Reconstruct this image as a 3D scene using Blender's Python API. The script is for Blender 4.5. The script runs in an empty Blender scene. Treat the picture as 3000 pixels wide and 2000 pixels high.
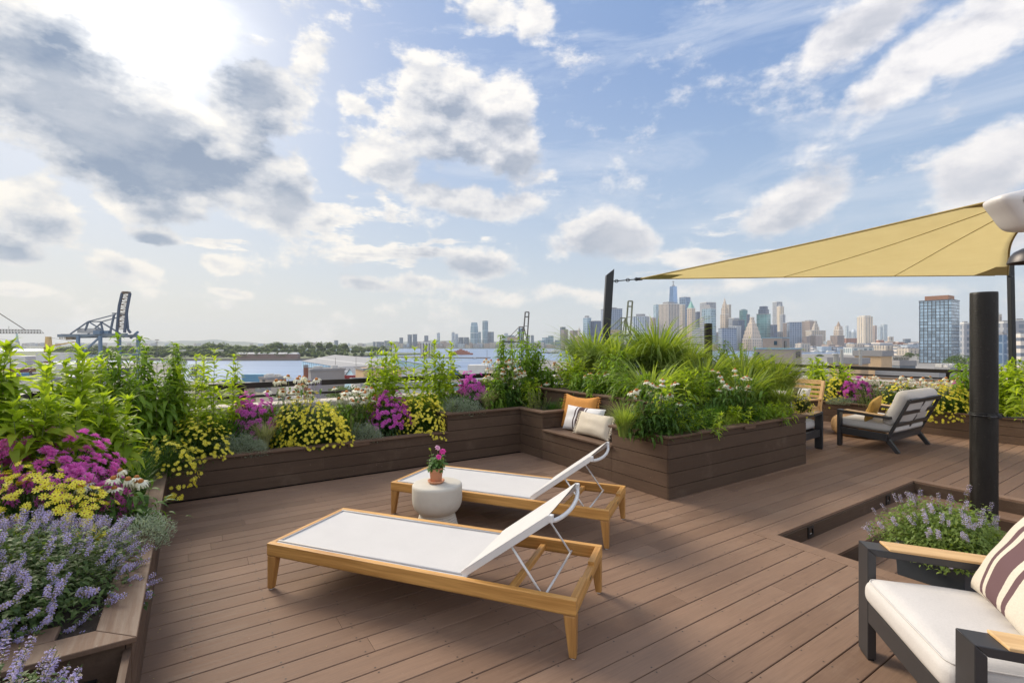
import bpy, math, random
import numpy as np
from mathutils import Vector, Matrix, Euler
random.seed(7); rng = np.random.default_rng(7)
S = bpy.context.scene
C = S.collection
R = math.radians
PI = math.pi
H = 1.75
AX = (0.83642, 0.54806)          # deck board direction; the deck frame is turned by TH
TH = math.atan2(AX[1], AX[0])
def D(a, b, z=0.0):               # deck frame -> world
    return Vector((a*AX[0]-b*AX[1], a*AX[1]+b*AX[0], z))
def WX(u, Y): return (u-1500)/1435*Y
def WZ(v, Y): return H-(v-1005)/1435*Y

# ------------------------------------------------------------------ mesh helpers
class MB:
    def __init__(s): s.V = []; s.F = []; s.M = []; s.UV = []; s.n = 0
    def add(s, V, F, m=0, uv=None):
        V = np.asarray(V, float).reshape(-1, 3)
        s.V.append(V)
        for f in F: s.F.append(tuple(i+s.n for i in f)); s.M.append(m)
        if uv is not None: s.UV.extend(uv)
        else: s.UV.extend([(0.0, 0.0)]*sum(len(f) for f in F))
        s.n += len(V)
    def box(s, x0, x1, y0, y1, z0, z1, m=0, mat=None, uvm=False):
        V = np.array([(x0,y0,z0),(x1,y0,z0),(x1,y1,z0),(x0,y1,z0),(x0,y0,z1),(x1,y0,z1),(x1,y1,z1),(x0,y1,z1)])
        F = [(0,3,2,1),(4,5,6,7),(0,1,5,4),(1,2,6,5),(2,3,7,6),(3,0,4,7)]
        uv = None
        if uvm:
            w, d, h = x1-x0, y1-y0, z1-z0
            uv = [(0,0)]*4+[(0,-9)]*4
            o = 0
            for L in (w, d, w, d):
                uv += [(o,0),(o+L,0),(o+L,h),(o,h)]; o += L
        if mat is not None: V = np.array([tuple(mat @ Vector(v)) for v in V])
        s.add(V, F, m, uv)
    def beam(s, p0, p1, w, h, up=(0,0,1), m=0, w1=None, h1=None):
        p0 = Vector(p0); p1 = Vector(p1); d = (p1-p0).normalized(); up = Vector(up)
        sx = d.cross(up)
        if sx.length < 1e-4: sx = d.cross(Vector((1,0,0)))
        sx.normalize(); uz = sx.cross(d).normalized()
        w1 = w if w1 is None else w1; h1 = h if h1 is None else h1
        V = []
        for p, a, b in ((p0, w, h), (p1, w1, h1)):
            for i, j in ((-1,-1),(1,-1),(1,1),(-1,1)): V.append(p+sx*i*a/2+uz*j*b/2)
        s.add([tuple(v) for v in V], [(3,2,1,0),(4,5,6,7),(0,1,5,4),(1,2,6,5),(2,3,7,6),(3,0,4,7)], m)
    def tube(s, pts, r, n=8, m=0, cap=True):
        P = [Vector(p) for p in pts]; rs = r if hasattr(r, '__len__') else [r]*len(P)
        V = []; prev = None
        for i, p in enumerate(P):
            d = (P[min(i+1, len(P)-1)]-P[max(i-1, 0)]).normalized()
            if prev is None:
                a = d.cross(Vector((0,0,1)))
                if a.length < 1e-3: a = d.cross(Vector((1,0,0)))
            else: a = prev-d*prev.dot(d)
            a.normalize(); prev = a; b = d.cross(a)
            for k in range(n):
                t = 2*PI*k/n; V.append(tuple(p+(a*math.cos(t)+b*math.sin(t))*rs[i]))
        F = [(i*n+k, i*n+(k+1)%n, (i+1)*n+(k+1)%n, (i+1)*n+k) for i in range(len(P)-1) for k in range(n)]
        if cap: F += [tuple(range(n))[::-1], tuple(range((len(P)-1)*n, len(P)*n))]
        s.add(V, F, m)
    def lathe(s, prof, n=32, m=0, c=(0,0,0)):
        V = [(c[0]+r*math.cos(2*PI*k/n), c[1]+r*math.sin(2*PI*k/n), c[2]+z) for r, z in prof for k in range(n)]
        F = [(i*n+k, i*n+(k+1)%n, (i+1)*n+(k+1)%n, (i+1)*n+k) for i in range(len(prof)-1) for k in range(n)]
        s.add(V, F, m)
    def prism(s, poly, z0, z1, m=0):
        n = len(poly); V = [(x,y,z0) for x,y in poly]+[(x,y,z1) for x,y in poly]
        s.add(V, [tuple(range(n))[::-1], tuple(range(n,2*n))]+[(i,(i+1)%n,n+(i+1)%n,n+i) for i in range(n)], m)
    def frustum(s, x0,x1,y0,y1,z0,X0,X1,Y0,Y1,z1, m=0):
        V = [(x0,y0,z0),(x1,y0,z0),(x1,y1,z0),(x0,y1,z0),(X0,Y0,z1),(X1,Y0,z1),(X1,Y1,z1),(X0,Y1,z1)]
        w, h = x1-x0, z1-z0; d = y1-y0
        uv = [(0,0)]*4+[(0,-9)]*4; o = 0
        for L in (w, d, w, d): uv += [(o,0),(o+L,0),(o+L,h),(o,h)]; o += L
        s.add(V, [(0,3,2,1),(4,5,6,7),(0,1,5,4),(1,2,6,5),(2,3,7,6),(3,0,4,7)], m, uv)
    def grid(s, fn, nu, nv, m=0, closed=False):
        V = [fn(i/nu, j/nv) for j in range(nv+1) for i in range(nu+1)]
        F = [(j*(nu+1)+i, j*(nu+1)+i+1, (j+1)*(nu+1)+i+1, (j+1)*(nu+1)+i) for j in range(nv) for i in range(nu)]
        s.add(V, F, m)
    def inst(s, tmpl, T, M, m=0):          # many copies of a small template: T (n,3), M (n,3,3)
        tv, tf = tmpl; n = len(T)
        if n == 0: return
        V = np.einsum('nij,kj->nki', M, tv)+T[:, None, :]
        k = len(tv)
        s.V.append(V.reshape(-1, 3))
        for i in range(n):
            o = s.n+i*k
            for f in tf: s.F.append(tuple(x+o for x in f))
        s.M.extend([m]*(n*len(tf))); s.UV.extend([(0.0,0.0)]*(n*sum(len(f) for f in tf)))
        s.n += n*k
    def mesh(s, name, mats, smooth=False):
        me = bpy.data.meshes.new(name)
        V = np.concatenate(s.V).astype(np.float32)
        me.vertices.add(len(V)); me.vertices.foreach_set('co', V.ravel())
        ln = np.array([len(f) for f in s.F], np.int32)
        idx = np.fromiter((i for f in s.F for i in f), np.int32, int(ln.sum()))
        me.loops.add(len(idx)); me.loops.foreach_set('vertex_index', idx)
        me.polygons.add(len(ln)); me.polygons.foreach_set('loop_start', np.concatenate([[0], np.cumsum(ln)[:-1]]).astype(np.int32))
        me.polygons.foreach_set('material_index', np.array(s.M, np.int32))
        me.polygons.foreach_set('use_smooth', np.full(len(ln), smooth))
        uvl = me.uv_layers.new(name='UVMap'); uvl.data.foreach_set('uv', np.array(s.UV, np.float32).ravel())
        me.update(calc_edges=True); me.validate()
        for m in (mats if isinstance(mats, (list, tuple)) else [mats]): me.materials.append(m)
        return me
def obj(name, data, parent=None, loc=(0,0,0), rot=None, bevel=0, smooth_by=None):
    o = bpy.data.objects.new(name, data); C.objects.link(o); o.location = loc
    if rot is not None: o.rotation_euler = rot if hasattr(rot, '__len__') else (0,0,rot)
    if parent is not None: o.parent = parent; KIDS.setdefault(parent.name, []).append(o)
    if bevel:
        b = o.modifiers.new('bevel', 'BEVEL'); b.width = bevel; b.segments = 2; b.limit_method = 'ANGLE'; b.angle_limit = R(40)
    return o
def tag(o, label=None, cat=None, group=None, kind=None):
    if label: o['label'] = label
    if cat: o['category'] = cat
    if group: o['group'] = group
    if kind: o['kind'] = kind
    return o
def empty(name, loc=(0,0,0), rot=0, label=None, cat=None, group=None):
    o = bpy.data.objects.new(name, None); C.objects.link(o); o.location = loc; o.empty_display_size = .1
    o.rotation_euler = rot if hasattr(rot, '__len__') else (0,0,rot)
    return tag(o, label, cat, group)
KIDS = {}
def copy_tree(o, parent=None, keep=True):
    c = o.copy(); C.objects.link(c)
    if parent is not None: c.parent = parent; KIDS.setdefault(parent.name, []).append(c)
    for ch in list(KIDS.get(o.name, [])): copy_tree(ch, c)
    return c

# ------------------------------------------------------------------ materials
def mat(name):
    m = bpy.data.materials.new(name); m.use_nodes = True
    nt = m.node_tree; bs = nt.nodes['Principled BSDF']
    return m, nt, bs
def N(nt, t, **k):
    n = nt.nodes.new(t)
    for a, v in k.items():
        if a in ('operation','blend_type','data_type','noise_dimensions','vector_type','interpolation_type','mapping_type','feature','bands_direction','wave_type','sky_type','noise_type','clamp','use_clamp','vector_type','distance'): setattr(n, a, v)
    return n
def math_(nt, op, a, b=None, c=None, clamp=False):
    n = nt.nodes.new('ShaderNodeMath'); n.operation = op; n.use_clamp = clamp
    for i, x in enumerate((a, b, c)):
        if x is None: continue
        if hasattr(x, 'links'): nt.links.new(x, n.inputs[i])
        else: n.inputs[i].default_value = x
    return n.outputs[0]
def mixc(nt, f, a, b, bt='MIX'):
    n = nt.nodes.new('ShaderNodeMix'); n.data_type = 'RGBA'; n.blend_type = bt
    for s_, x in ((n.inputs[0], f), (n.inputs[6], a), (n.inputs[7], b)):
        if hasattr(x, 'links'): nt.links.new(x, s_)
        elif hasattr(x, '__len__'): s_.default_value = (*x, 1)
        else: s_.default_value = x
    return n.outputs[2]
def maprange(nt, v, a, b, c=0, d=1, smooth=True):
    n = nt.nodes.new('ShaderNodeMapRange'); n.interpolation_type = 'SMOOTHSTEP' if smooth else 'LINEAR'
    nt.links.new(v, n.inputs[0])
    for i, x in enumerate((a, b, c, d)): n.inputs[i+1].default_value = x
    return n.outputs[0]
def noise(nt, vec, scale, detail=4, rough=.55, dims='3D', dist=0):
    n = nt.nodes.new('ShaderNodeTexNoise'); n.noise_dimensions = dims
    n.inputs['Scale'].default_value = scale; n.inputs['Detail'].default_value = detail; n.inputs['Roughness'].default_value = rough
    n.inputs['Distortion'].default_value = dist
    if vec is not None: nt.links.new(vec, n.inputs['Vector'])
    return n.outputs[0]
def scaled(nt, vec, sc, loc=(0,0,0), rot=(0,0,0), t='POINT'):
    n = nt.nodes.new('ShaderNodeMapping'); n.vector_type = t
    n.inputs['Scale'].default_value = sc; n.inputs['Location'].default_value = loc; n.inputs['Rotation'].default_value = rot
    nt.links.new(vec, n.inputs[0]); return n.outputs[0]
def bump(nt, bs, h, strength=.3, dist=.01):
    n = nt.nodes.new('ShaderNodeBump'); n.inputs['Strength'].default_value = strength; n.inputs['Distance'].default_value = dist
    nt.links.new(h, n.inputs['Height']); nt.links.new(n.outputs[0], bs.inputs['Normal'])
def simple(name, col, rough=.6, metal=0, var=.12, scale=8, bmp=0, stretch=(1,1,1), spec=.5):
    m, nt, bs = mat(name)
    tc = nt.nodes.new('ShaderNodeTexCoord').outputs['Object']
    v = scaled(nt, tc, stretch)
    n = noise(nt, v, scale, 5)
    c = mixc(nt, n, tuple(x*(1-var) for x in col), tuple(min(1, x*(1+var)) for x in col))
    nt.links.new(c, bs.inputs['Base Color'])
    bs.inputs['Roughness'].default_value = rough; bs.inputs['Metallic'].default_value = metal
    bs.inputs['Specular IOR Level'].default_value = spec
    if bmp: bump(nt, bs, noise(nt, v, scale*6, 4), bmp, .004)
    return m
def leafmat(name, c1, c2, trans=.4, rough=.5, tcol=None, spec=.3):
    m, nt, bs = mat(name)
    rnd = nt.nodes.new('ShaderNodeNewGeometry').outputs['Random Per Island']
    oi = nt.nodes.new('ShaderNodeObjectInfo').outputs['Random']
    f = math_(nt, 'ADD', math_(nt, 'MULTIPLY', rnd, .7), math_(nt, 'MULTIPLY', oi, .3))
    c = mixc(nt, f, c1, c2)
    nt.links.new(c, bs.inputs['Base Color']); bs.inputs['Roughness'].default_value = rough
    bs.inputs['Specular IOR Level'].default_value = spec
    tr = nt.nodes.new('ShaderNodeBsdfTranslucent')
    tint = mixc(nt, 1.0, c, tcol or (1.6, 1.55, .5), 'MULTIPLY')
    nt.links.new(tint, tr.inputs[0])
    mx = nt.nodes.new('ShaderNodeMixShader'); mx.inputs[0].default_value = trans
    nt.links.new(bs.outputs[0], mx.inputs[1]); nt.links.new(tr.outputs[0], mx.inputs[2])
    nt.links.new(mx.outputs[0], nt.nodes['Material Output'].inputs[0])
    return m
def boardmat(name, c1, c2, axis=0, rough=.66):
    """brown composite boards: fine streaks along the board, a tone per board"""
    m, nt, bs = mat(name)
    tc = nt.nodes.new('ShaderNodeTexCoord').outputs['Object']
    g = nt.nodes.new('ShaderNodeNewGeometry').outputs['Random Per Island']
    st = [14,14,14]; st[axis] = .55
    off = nt.nodes.new('ShaderNodeVectorMath'); off.operation = 'ADD'
    cb = nt.nodes.new('ShaderNodeCombineXYZ'); nt.links.new(math_(nt,'MULTIPLY',g,37.0), cb.inputs[0]); nt.links.new(math_(nt,'MULTIPLY',g,11.0), cb.inputs[1])
    nt.links.new(tc, off.inputs[0]); nt.links.new(cb.outputs[0], off.inputs[1])
    v = scaled(nt, off.outputs[0], st)
    n1 = noise(nt, v, 3.2, 7, .65); n2 = noise(nt, tc, .9, 4); 
    st2 = [90,90,90]; st2[axis] = 3
    n3 = noise(nt, scaled(nt, off.outputs[0], st2), 1.6, 3, .6)
    f = math_(nt, 'ADD', math_(nt,'MULTIPLY',n1,.55), math_(nt,'ADD', math_(nt,'MULTIPLY',g,.26), math_(nt,'ADD', math_(nt,'MULTIPLY',n2,.3), math_(nt,'MULTIPLY',n3,.35))))
    f = maprange(nt, f, .35, 1.2)
    c = mixc(nt, f, c1, c2)
    dust = maprange(nt, noise(nt, tc, 2.3, 6, .7), .50, .75, 0, .15)
    c = mixc(nt, dust, c, (.34,.26,.19))
    spot = maprange(nt, noise(nt, tc, 46, 3, .6), .70, .74, 0, .35)
    c = mixc(nt, spot, c, (.40,.32,.25))
    scuff = maprange(nt, noise(nt, scaled(nt, tc, (5,5,5), rot=(0,0,.7)), 1.3, 8, .72), .60, .68, 0, .18)
    c = mixc(nt, scuff, c, tuple(x*.6 for x in c1))
    nt.links.new(c, bs.inputs['Base Color'])
    nt.links.new(maprange(nt, n1, .3, .7, rough-.1, rough+.15), bs.inputs['Roughness'])
    bump(nt, bs, n3, .35, .002); bs.inputs['Specular IOR Level'].default_value = .22
    return m
def facade(name, wall, glass, pu, pv, fu, fv, rough=.35, edge=(0,0), metal=0, grime=.15):
    """wall with a grid of windows: period pu x pv metres, wall share fu / fv of each period"""
    m, nt, bs = mat(name)
    uv = nt.nodes.new('ShaderNodeTexCoord').outputs['UV']
    sp = nt.nodes.new('ShaderNodeSeparateXYZ'); nt.links.new(uv, sp.inputs[0])
    def cell(o, p, f):
        if f <= 0: return None
        fr = math_(nt, 'FRACT', math_(nt, 'DIVIDE', o, p))
        return math_(nt, 'LESS_THAN', fr, f)
    a = cell(sp.outputs[0], pu, fu); b = cell(sp.outputs[1], pv, fv)
    w = math_(nt, 'MAXIMUM', a, b) if (a and b) else (a or b)
    roof = math_(nt, 'LESS_THAN', sp.outputs[1], -.5)
    w = math_(nt, 'MAXIMUM', w, roof)
    # every pane a slightly different reflection
    ci = nt.nodes.new('ShaderNodeCombineXYZ')
    nt.links.new(math_(nt,'FLOOR', math_(nt,'DIVIDE', sp.outputs[0], pu)), ci.inputs[0]); nt.links.new(math_(nt,'FLOOR', math_(nt,'DIVIDE', sp.outputs[1], pv)), ci.inputs[1])
    wn = nt.nodes.new('ShaderNodeTexWhiteNoise'); nt.links.new(ci.outputs[0], wn.inputs[0])
    big = noise(nt, scaled(nt, uv, (.02,.012,1)), 1.0, 3)
    g = mixc(nt, math_(nt,'MULTIPLY', math_(nt,'ADD',wn.outputs[0],big), .5), tuple(x*.4 for x in glass), tuple(min(1,x*1.65) for x in glass))
    tc = nt.nodes.new('ShaderNodeTexCoord').outputs['Object']
    wl = mixc(nt, noise(nt, tc, .08, 5), tuple(x*(1-grime) for x in wall), tuple(min(1,x*(1+grime)) for x in wall))
    c = mixc(nt, w, g, wl)
    nt.links.new(c, bs.inputs['Base Color'])
    nt.links.new(maprange(nt, w, 0, 1, .12 if metal else rough, .8), bs.inputs['Roughness'])
    bs.inputs['Metallic'].default_value = 0
    if metal: nt.links.new(math_(nt,'MULTIPLY', math_(nt,'SUBTRACT',1.0,w), metal), bs.inputs['Metallic'])
    return m

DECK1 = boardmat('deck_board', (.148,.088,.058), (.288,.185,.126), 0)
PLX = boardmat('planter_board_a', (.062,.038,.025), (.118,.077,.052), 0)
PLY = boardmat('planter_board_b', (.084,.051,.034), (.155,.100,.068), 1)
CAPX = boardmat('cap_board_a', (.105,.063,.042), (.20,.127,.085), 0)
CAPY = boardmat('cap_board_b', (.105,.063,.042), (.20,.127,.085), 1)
DARKGAP = simple('gap_dark', (.018,.012,.01), .9)
SCREW = simple('screw_head', (.03,.02,.016), .5)
SOIL = simple('soil', (.035,.024,.017), .95, scale=25, bmp=.8, var=.5)
TEAK = None
def woodmat(name, c1, c2, axis, ring=1.0, stain=0):
    m, nt, bs = mat(name)
    tc = nt.nodes.new('ShaderNodeTexCoord').outputs['Object']
    st = [9,9,9]; st[axis] = .5
    n = noise(nt, scaled(nt, tc, st), 2.2*ring, 6, .6, dist=.6)
    st2 = [60,60,60]; st2[axis] = 2.5
    n2 = noise(nt, scaled(nt, tc, st2), 1.5, 4)
    f = math_(nt,'ADD', math_(nt,'MULTIPLY',n,.75), math_(nt,'MULTIPLY',n2,.3))
    c = mixc(nt, maprange(nt, f, .3, .75), c1, c2)
    if stain:
        sp = nt.nodes.new('ShaderNodeSeparateXYZ'); nt.links.new(tc, sp.inputs[0])
        edge = math_(nt,'ADD', sp.outputs[2], math_(nt,'MULTIPLY', noise(nt, tc, 7, 5, .7), .03))
        s = maprange(nt, edge, stain, stain+.008, 1, 0)
        line = math_(nt,'MULTIPLY', s, maprange(nt, edge, stain-.012, stain-.002, .25, 1))
        c = mixc(nt, math_(nt,'MULTIPLY', line, .55), c, tuple(x*.42 for x in c1))
    nt.links.new(c, bs.inputs['Base Color']); bs.inputs['Roughness'].default_value = .5
    bump(nt, bs, n2, .2, .002)
    return m
TEAKX = woodmat('teak_along_x', (.38,.175,.040), (.70,.385,.115), 0, stain=.262)
TEAKY = woodmat('teak_along_y', (.38,.175,.040), (.70,.385,.115), 1, stain=.262)
TEAKZ = woodmat('teak_leg', (.30,.135,.035), (.56,.30,.09), 2)
TEAKP = woodmat('pale_teak_x', (.56,.34,.15), (.74,.50,.25), 0)
TEAKPZ = woodmat('pale_teak_z', (.56,.34,.15), (.74,.50,.25), 2)
def fabric(name, col, var=.06, weave=260, rough=.85, bmp=.25):
    m, nt, bs = mat(name)
    tc = nt.nodes.new('ShaderNodeTexCoord').outputs['Object']
    a = noise(nt, scaled(nt, tc, (weave, weave*.25, weave)), 1, 2); b = noise(nt, scaled(nt, tc, (weave*.25, weave, weave)), 1, 2)
    f = math_(nt, 'MULTIPLY', math_(nt,'ADD',a,b), .5)
    big = noise(nt, tc, 5, 3)
    f2 = math_(nt,'ADD', math_(nt,'MULTIPLY',f,.7), math_(nt,'MULTIPLY',big,.3))
    nt.links.new(mixc(nt, maprange(nt,f2,.35,.65), tuple(x*(1-var*1.6) for x in col), tuple(min(1,x*(1+var)) for x in col)), bs.inputs['Base Color'])
    bs.inputs['Roughness'].default_value = rough; bs.inputs['Specular IOR Level'].default_value = .2
    h = math_(nt,'ADD', f, math_(nt,'MULTIPLY', noise(nt, tc, 14, 4), 2.0))
    bump(nt, bs, h, bmp, .003)
    return m, nt, bs
SLING, _, _ = fabric('white_sling', (.56,.54,.525), .03, 500, .6, .1)
WHITEM = simple('white_powder_coat', (.70,.68,.66), .35, var=.03)
CUSH, _, _ = fabric('white_cushion', (.56,.53,.505), .04)
CREAM, _, _ = fabric('cream_pillow', (.58,.51,.41), .08)
ORANGE, _, _ = fabric('orange_pillow', (.60,.27,.07), .12)
OCHRE, _, _ = fabric('ochre_pillow', (.42,.26,.07), .12)
def stripes(name, base, dark, bands, axis=0):
    m, nt, bs = fabric(name, base, .06)
    tc = nt.nodes.new('ShaderNodeTexCoord').outputs['Object']
    sp = nt.nodes.new('ShaderNodeSeparateXYZ'); nt.links.new(tc, sp.inputs[0]); x = sp.outputs[axis]
    x = math_(nt,'ADD', x, math_(nt,'MULTIPLY', noise(nt, tc, 180, 2), .004))
    w = None
    for a, b in bands:
        k = math_(nt,'MULTIPLY', math_(nt,'GREATER_THAN', x, a), math_(nt,'LESS_THAN', x, b))
        w = k if w is None else math_(nt,'MAXIMUM', w, k)
    old = bs.inputs['Base Color'].links[0].from_socket
    nt.links.new(mixc(nt, w, old, dark), bs.inputs['Base Color'])
    return m
STRIPE_SMALL = stripes('striped_pillow', (.68,.66,.65), (.075,.045,.05), [(-.13,-.105),(-.08,.035),(.06,.085)])
STRIPE_BIG = stripes('striped_cream_pillow', (.60,.54,.45), (.13,.075,.08), [(-.135,-.10),(-.065,.045),(.085,.12)])
CHAR = simple('charcoal_metal', (.048,.047,.05), .45, .3, var=.08, scale=30)
CHAR2 = simple('charcoal_pot', (.06,.065,.075), .5, .2, var=.12, scale=6)
BRONZE = simple('dark_bronze_rail', (.022,.016,.014), .45, .3)
STONE = simple('cast_stone', (.52,.48,.41), .8, var=.10, scale=12, bmp=.25)
TERRA = simple('terracotta', (.56,.26,.145), .75, var=.10, scale=14, bmp=.1)
WICK = None
COPING = simple('cream_coping', (.56,.50,.42), .8, var=.12, scale=3, bmp=.2)
def piptar(name):
    m, nt, bs = mat(name)
    tc = nt.nodes.new('ShaderNodeTexCoord').outputs['Object']
    v = scaled(nt, tc, (20,20,120)); n = noise(nt, v, 1.2, 5, .65)
    n2 = noise(nt, scaled(nt, tc, (7,7,1.3)), 1.5, 5, .6)
    sp = maprange(nt, noise(nt, tc, 55, 5, .75), .63, .7, 0, .5)
    side = mixc(nt, n2, (.006,.006,.006), (.018,.014,.011))
    nt.links.new(mixc(nt, sp, side, (.16,.14,.12)), bs.inputs['Base Color'])
    nt.links.new(maprange(nt, n2, .3,.7,.28,.6), bs.inputs['Roughness'])
    bump(nt, bs, n, .6, .006); bs.inputs['Specular IOR Level'].default_value = .32
    return m
PIPE = piptar('black_coated_steel')
DKMETAL = simple('black_bracket', (.02,.02,.021), .4, .4)
# ================================================================== SETTING: deck, steps, planters
ZJ = [0.0, .137, .295, .453, .611, .769, .927]
def board(mb, x0,x1,y0,y1,z0,z1, ch=.003, m=0):
    """box with a small chamfer on the long top edges (longest horizontal axis = board direction)"""
    if (x1-x0) >= (y1-y0):
        V = [(x,y,z) for x in (x0,x1) for (y,z) in ((y0,z0),(y1,z0),(y1,z1-ch),(y1-ch,z1),(y0+ch,z1),(y0,z1-ch))]
    else:
        V = [(x,y,z) for y in (y0,y1) for (x,z) in ((x1,z0),(x0,z0),(x0,z1-ch),(x0+ch,z1),(x1-ch,z1),(x1,z1-ch))]
    mb.add(V, [(5,4,3,2,1,0),(6,7,8,9,10,11)]+[(i,(i+1)%6,6+(i+1)%6,6+i) for i in range(6)], m)
def deck_frame(name, mb, mats, parent=None, **k):
    o = obj(name, mb.mesh(name, mats), parent, rot=TH if parent is None else None)
    tag(o, **k); return o

mb = MB()
P = .163; G = .0028
def screws(mb, a0, a1, b0, b1, z=0.0):
    x = math.ceil(a0/.415)*.415
    while x < a1:
        for y in (b0+.024, b1-.024):
            yy = y+random.uniform(-.004,.004); xx = x+random.uniform(-.008,.008); r = .0055
            if a0+.01 < xx < a1-.01: mb.add([(xx+r*math.cos(t*PI/3), yy+r*math.sin(t*PI/3), z+.0012) for t in range(6)], [tuple(range(6))], 1)
        x += .415
def run(mb, a0, a1, b0, b1, z=0.0, joints=True, sc=True):
    cuts = [a0]
    if joints:
        x = a0+random.uniform(.8, 4.6)
        while x < a1-.6: cuts.append(x); x += random.choice([2.44, 3.66, 4.88])
    cuts.append(a1)
    for p, q in zip(cuts, cuts[1:]):
        board(mb, p+.001, q-.001, b0+G, b1-G, z-.024, z)
        if sc: screws(mb, p, q, b0, b1, z)
O_A0, O_A1, O_B = 4.48, 7.70, 2.42     # the sunken stair opening: a from 4.48 to 7.70, b below 2.42
for k in range(-42, 27):
    b0 = 2.432+P*k; b1 = b0+P
    if b0 > 6.9: continue
    if b1 < 2.44:
        run(mb, -4.0, O_A0-.15, b0, b1); run(mb, O_A1+.15, 12.4, b0, b1)
    elif k == 0:
        run(mb, -4.0, O_A0-.15, b0, b1); board(mb, O_A0-.15, O_A1+.15, 2.556, b1-G, -.024, 0); run(mb, O_A1+.15, 12.4, b0, b1)
    else: run(mb, -4.0 if b0 < 6.5 else 4.5, 12.4, b0, b1)
# border boards round the opening, mitred
def poly_board(mb, poly, z, th=.025, m=0): mb.prism(poly, z-th, z, m)
poly_board(mb, [(O_A0-.15+G,-4.0),(O_A0,-4.0),(O_A0,O_B),(O_A0-.15+G,O_B+.134)], 0)
poly_board(mb, [(O_A0+.001,O_B),(O_A1-.001,O_B),(O_A1+.15,O_B+.134),(O_A0-.149,O_B+.134)], 0)
poly_board(mb, [(O_A1,-4.0),(O_A1+.15-G,-4.0),(O_A1+.15-G,O_B+.134),(O_A1,O_B-.001)], 0)
screws(mb, O_A0, O_A1, O_B+.005, O_B+.13)
mb.box(-4.0, O_A0-.02, -4.4, 6.9, -.06, -.03, 2); mb.box(O_A0-.02, 12.4, O_B+.02, 7.06, -.06, -.03, 2); mb.box(O_A1+.02, 12.4, -4.4, O_B+.02, -.06, -.03, 2)
deck = deck_frame('deck', mb, [DECK1, SCREW, DARKGAP], kind='structure')
# the steps inside the opening: riser, tread, riser, lower deck
RZ = .15
mb = MB()
mb.box(O_A0+.02, O_A1-.02, O_B-.02, O_B-.0, -RZ-.02, -.027); mb.box(O_A1-.02, O_A1, -4, O_B-.02, -RZ-.02, -.027)
mb.box(O_A0, O_A0+.02, -4, O_B, -2*RZ, -.027)
mb.box(O_A0+.02, O_A1-.33, O_B-.335, O_B-.315, -2*RZ-.02, -RZ-.027); mb.box(O_A1-.335, O_A1-.315, -4, O_B-.335, -2*RZ-.02, -RZ-.027)
deck_frame('step_risers', mb, PLX, kind='structure')
mb = MB()
b1 = O_B-.02; a1 = O_A1-.02
for i in range(2):
    w = .158; q0 = b1-(i+1)*w; q1 = b1-i*w-G; r0 = a1-(i+1)*w; r1 = a1-i*w-G
    poly_board(mb, [(O_A0+.021,q0),(r0,q0),(r1,q1),(O_A0+.021,q1)], -RZ)
    poly_board(mb, [(r0+.001,-4),(r1,-4),(r1,q1-.001),(r0+.001,q0)], -RZ)
    screws(mb, O_A0, r0, q0+.005, q1, -RZ)
for k in range(-40, -1):
    b0 = 2.432+P*k; b2 = min(b0+P, O_B-.34)
    if b0 < O_B-.34: run(mb, O_A0+.022, O_A1-.34, b0, b2, -2*RZ, False)
mb.box(O_A0, O_A1, -4.4, O_B, -2*RZ-.06, -2*RZ-.03, 2)
deck_frame('sunken_steps', mb, [DECK1, SCREW, DARKGAP], kind='structure')

def panel(mb, ax, c, p, q, z0, z1, out, cut=None):
    """boards of one planter face. ax 'a': runs along a at b=c; out = sign of the outward normal"""
    zs = [z0]+[z for z in ZJ if z0+.03 < z < z1-.03]+[z1]
    t = .022*out
    for u, v in zip(zs, zs[1:]):
        cuts = [p]
        if q-p > 3.2: cuts.append(p+random.uniform(1.0, q-p-1.0))
        cuts.append(q)
        for e, f in zip(cuts, cuts[1:]):
            lo, hi = sorted((c, c-t)); g = .0038; ch = .004
            if ax == 'a': mb.box(e+.0005, f-.0005, lo, hi, u+g, v-g)
            else: mb.box(lo, hi, e+.0005, f-.0005, u+g, v-g)
            x = math.ceil((e+.05)/.6)*.6
            while x < f-.03:
                for zz in (u+.03, v-.03):
                    if v-u < .1: continue
                    r = .005; pts = [(r*math.cos(k*PI/3), r*math.sin(k*PI/3)) for k in range(6)]
                    if ax == 'a': mb.add([(x+i, c+out*.0012, zz+j) for i, j in pts], [tuple(range(6))], 1)
                    else: mb.add([(c+out*.0012, x+i, zz+j) for i, j in pts], [tuple(range(6))], 1)
                x += .6
def mesh_part(name, mb, mats, parent, **k): return tag(obj(name, mb.mesh(name, mats), parent, bevel=k.pop('bevel', 0)), **k)
LOW, MID, HIGH = .455, .7125, .985

# --- long planter along the left-hand back of the deck: low section, raised section, return
t = empty('planter_box', rot=TH, label='long brown board planter running behind the loungers, low at left and stepped up at right', cat='planter')
mb = MB(); panel(mb, 'a', 6.55, -.22, 3.16, 0, LOW-.025, -1); panel(mb, 'a', 6.55, 3.16, 4.45, 0, MID-.025, -1)
panel(mb, 'b', 4.45, 5.95, 6.55, 0, MID-.025, -1)
mb.box(3.16, 3.18, 6.575, 7.42, LOW-.02, MID-.025)
panel(mb, 'a', 5.95, 4.475, 5.03, LOW, MID-.025, -1)
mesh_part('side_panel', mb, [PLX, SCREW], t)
mb = MB()
board(mb, -.36, 3.155, 6.52, 6.66, LOW-.025, LOW); board(mb, 3.14, 4.448, 6.52, 6.66, MID-.025, MID)
mb.prism([(4.42,5.92),(4.56,6.06),(4.56,6.66),(4.449,6.66),(4.449,6.52),(4.42,6.52)], MID-.025, MID); mb.prism([(4.42,5.92),(5.05,5.92),(5.05,6.06),(4.56,6.06)], MID-.0251, MID-.0001)
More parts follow.
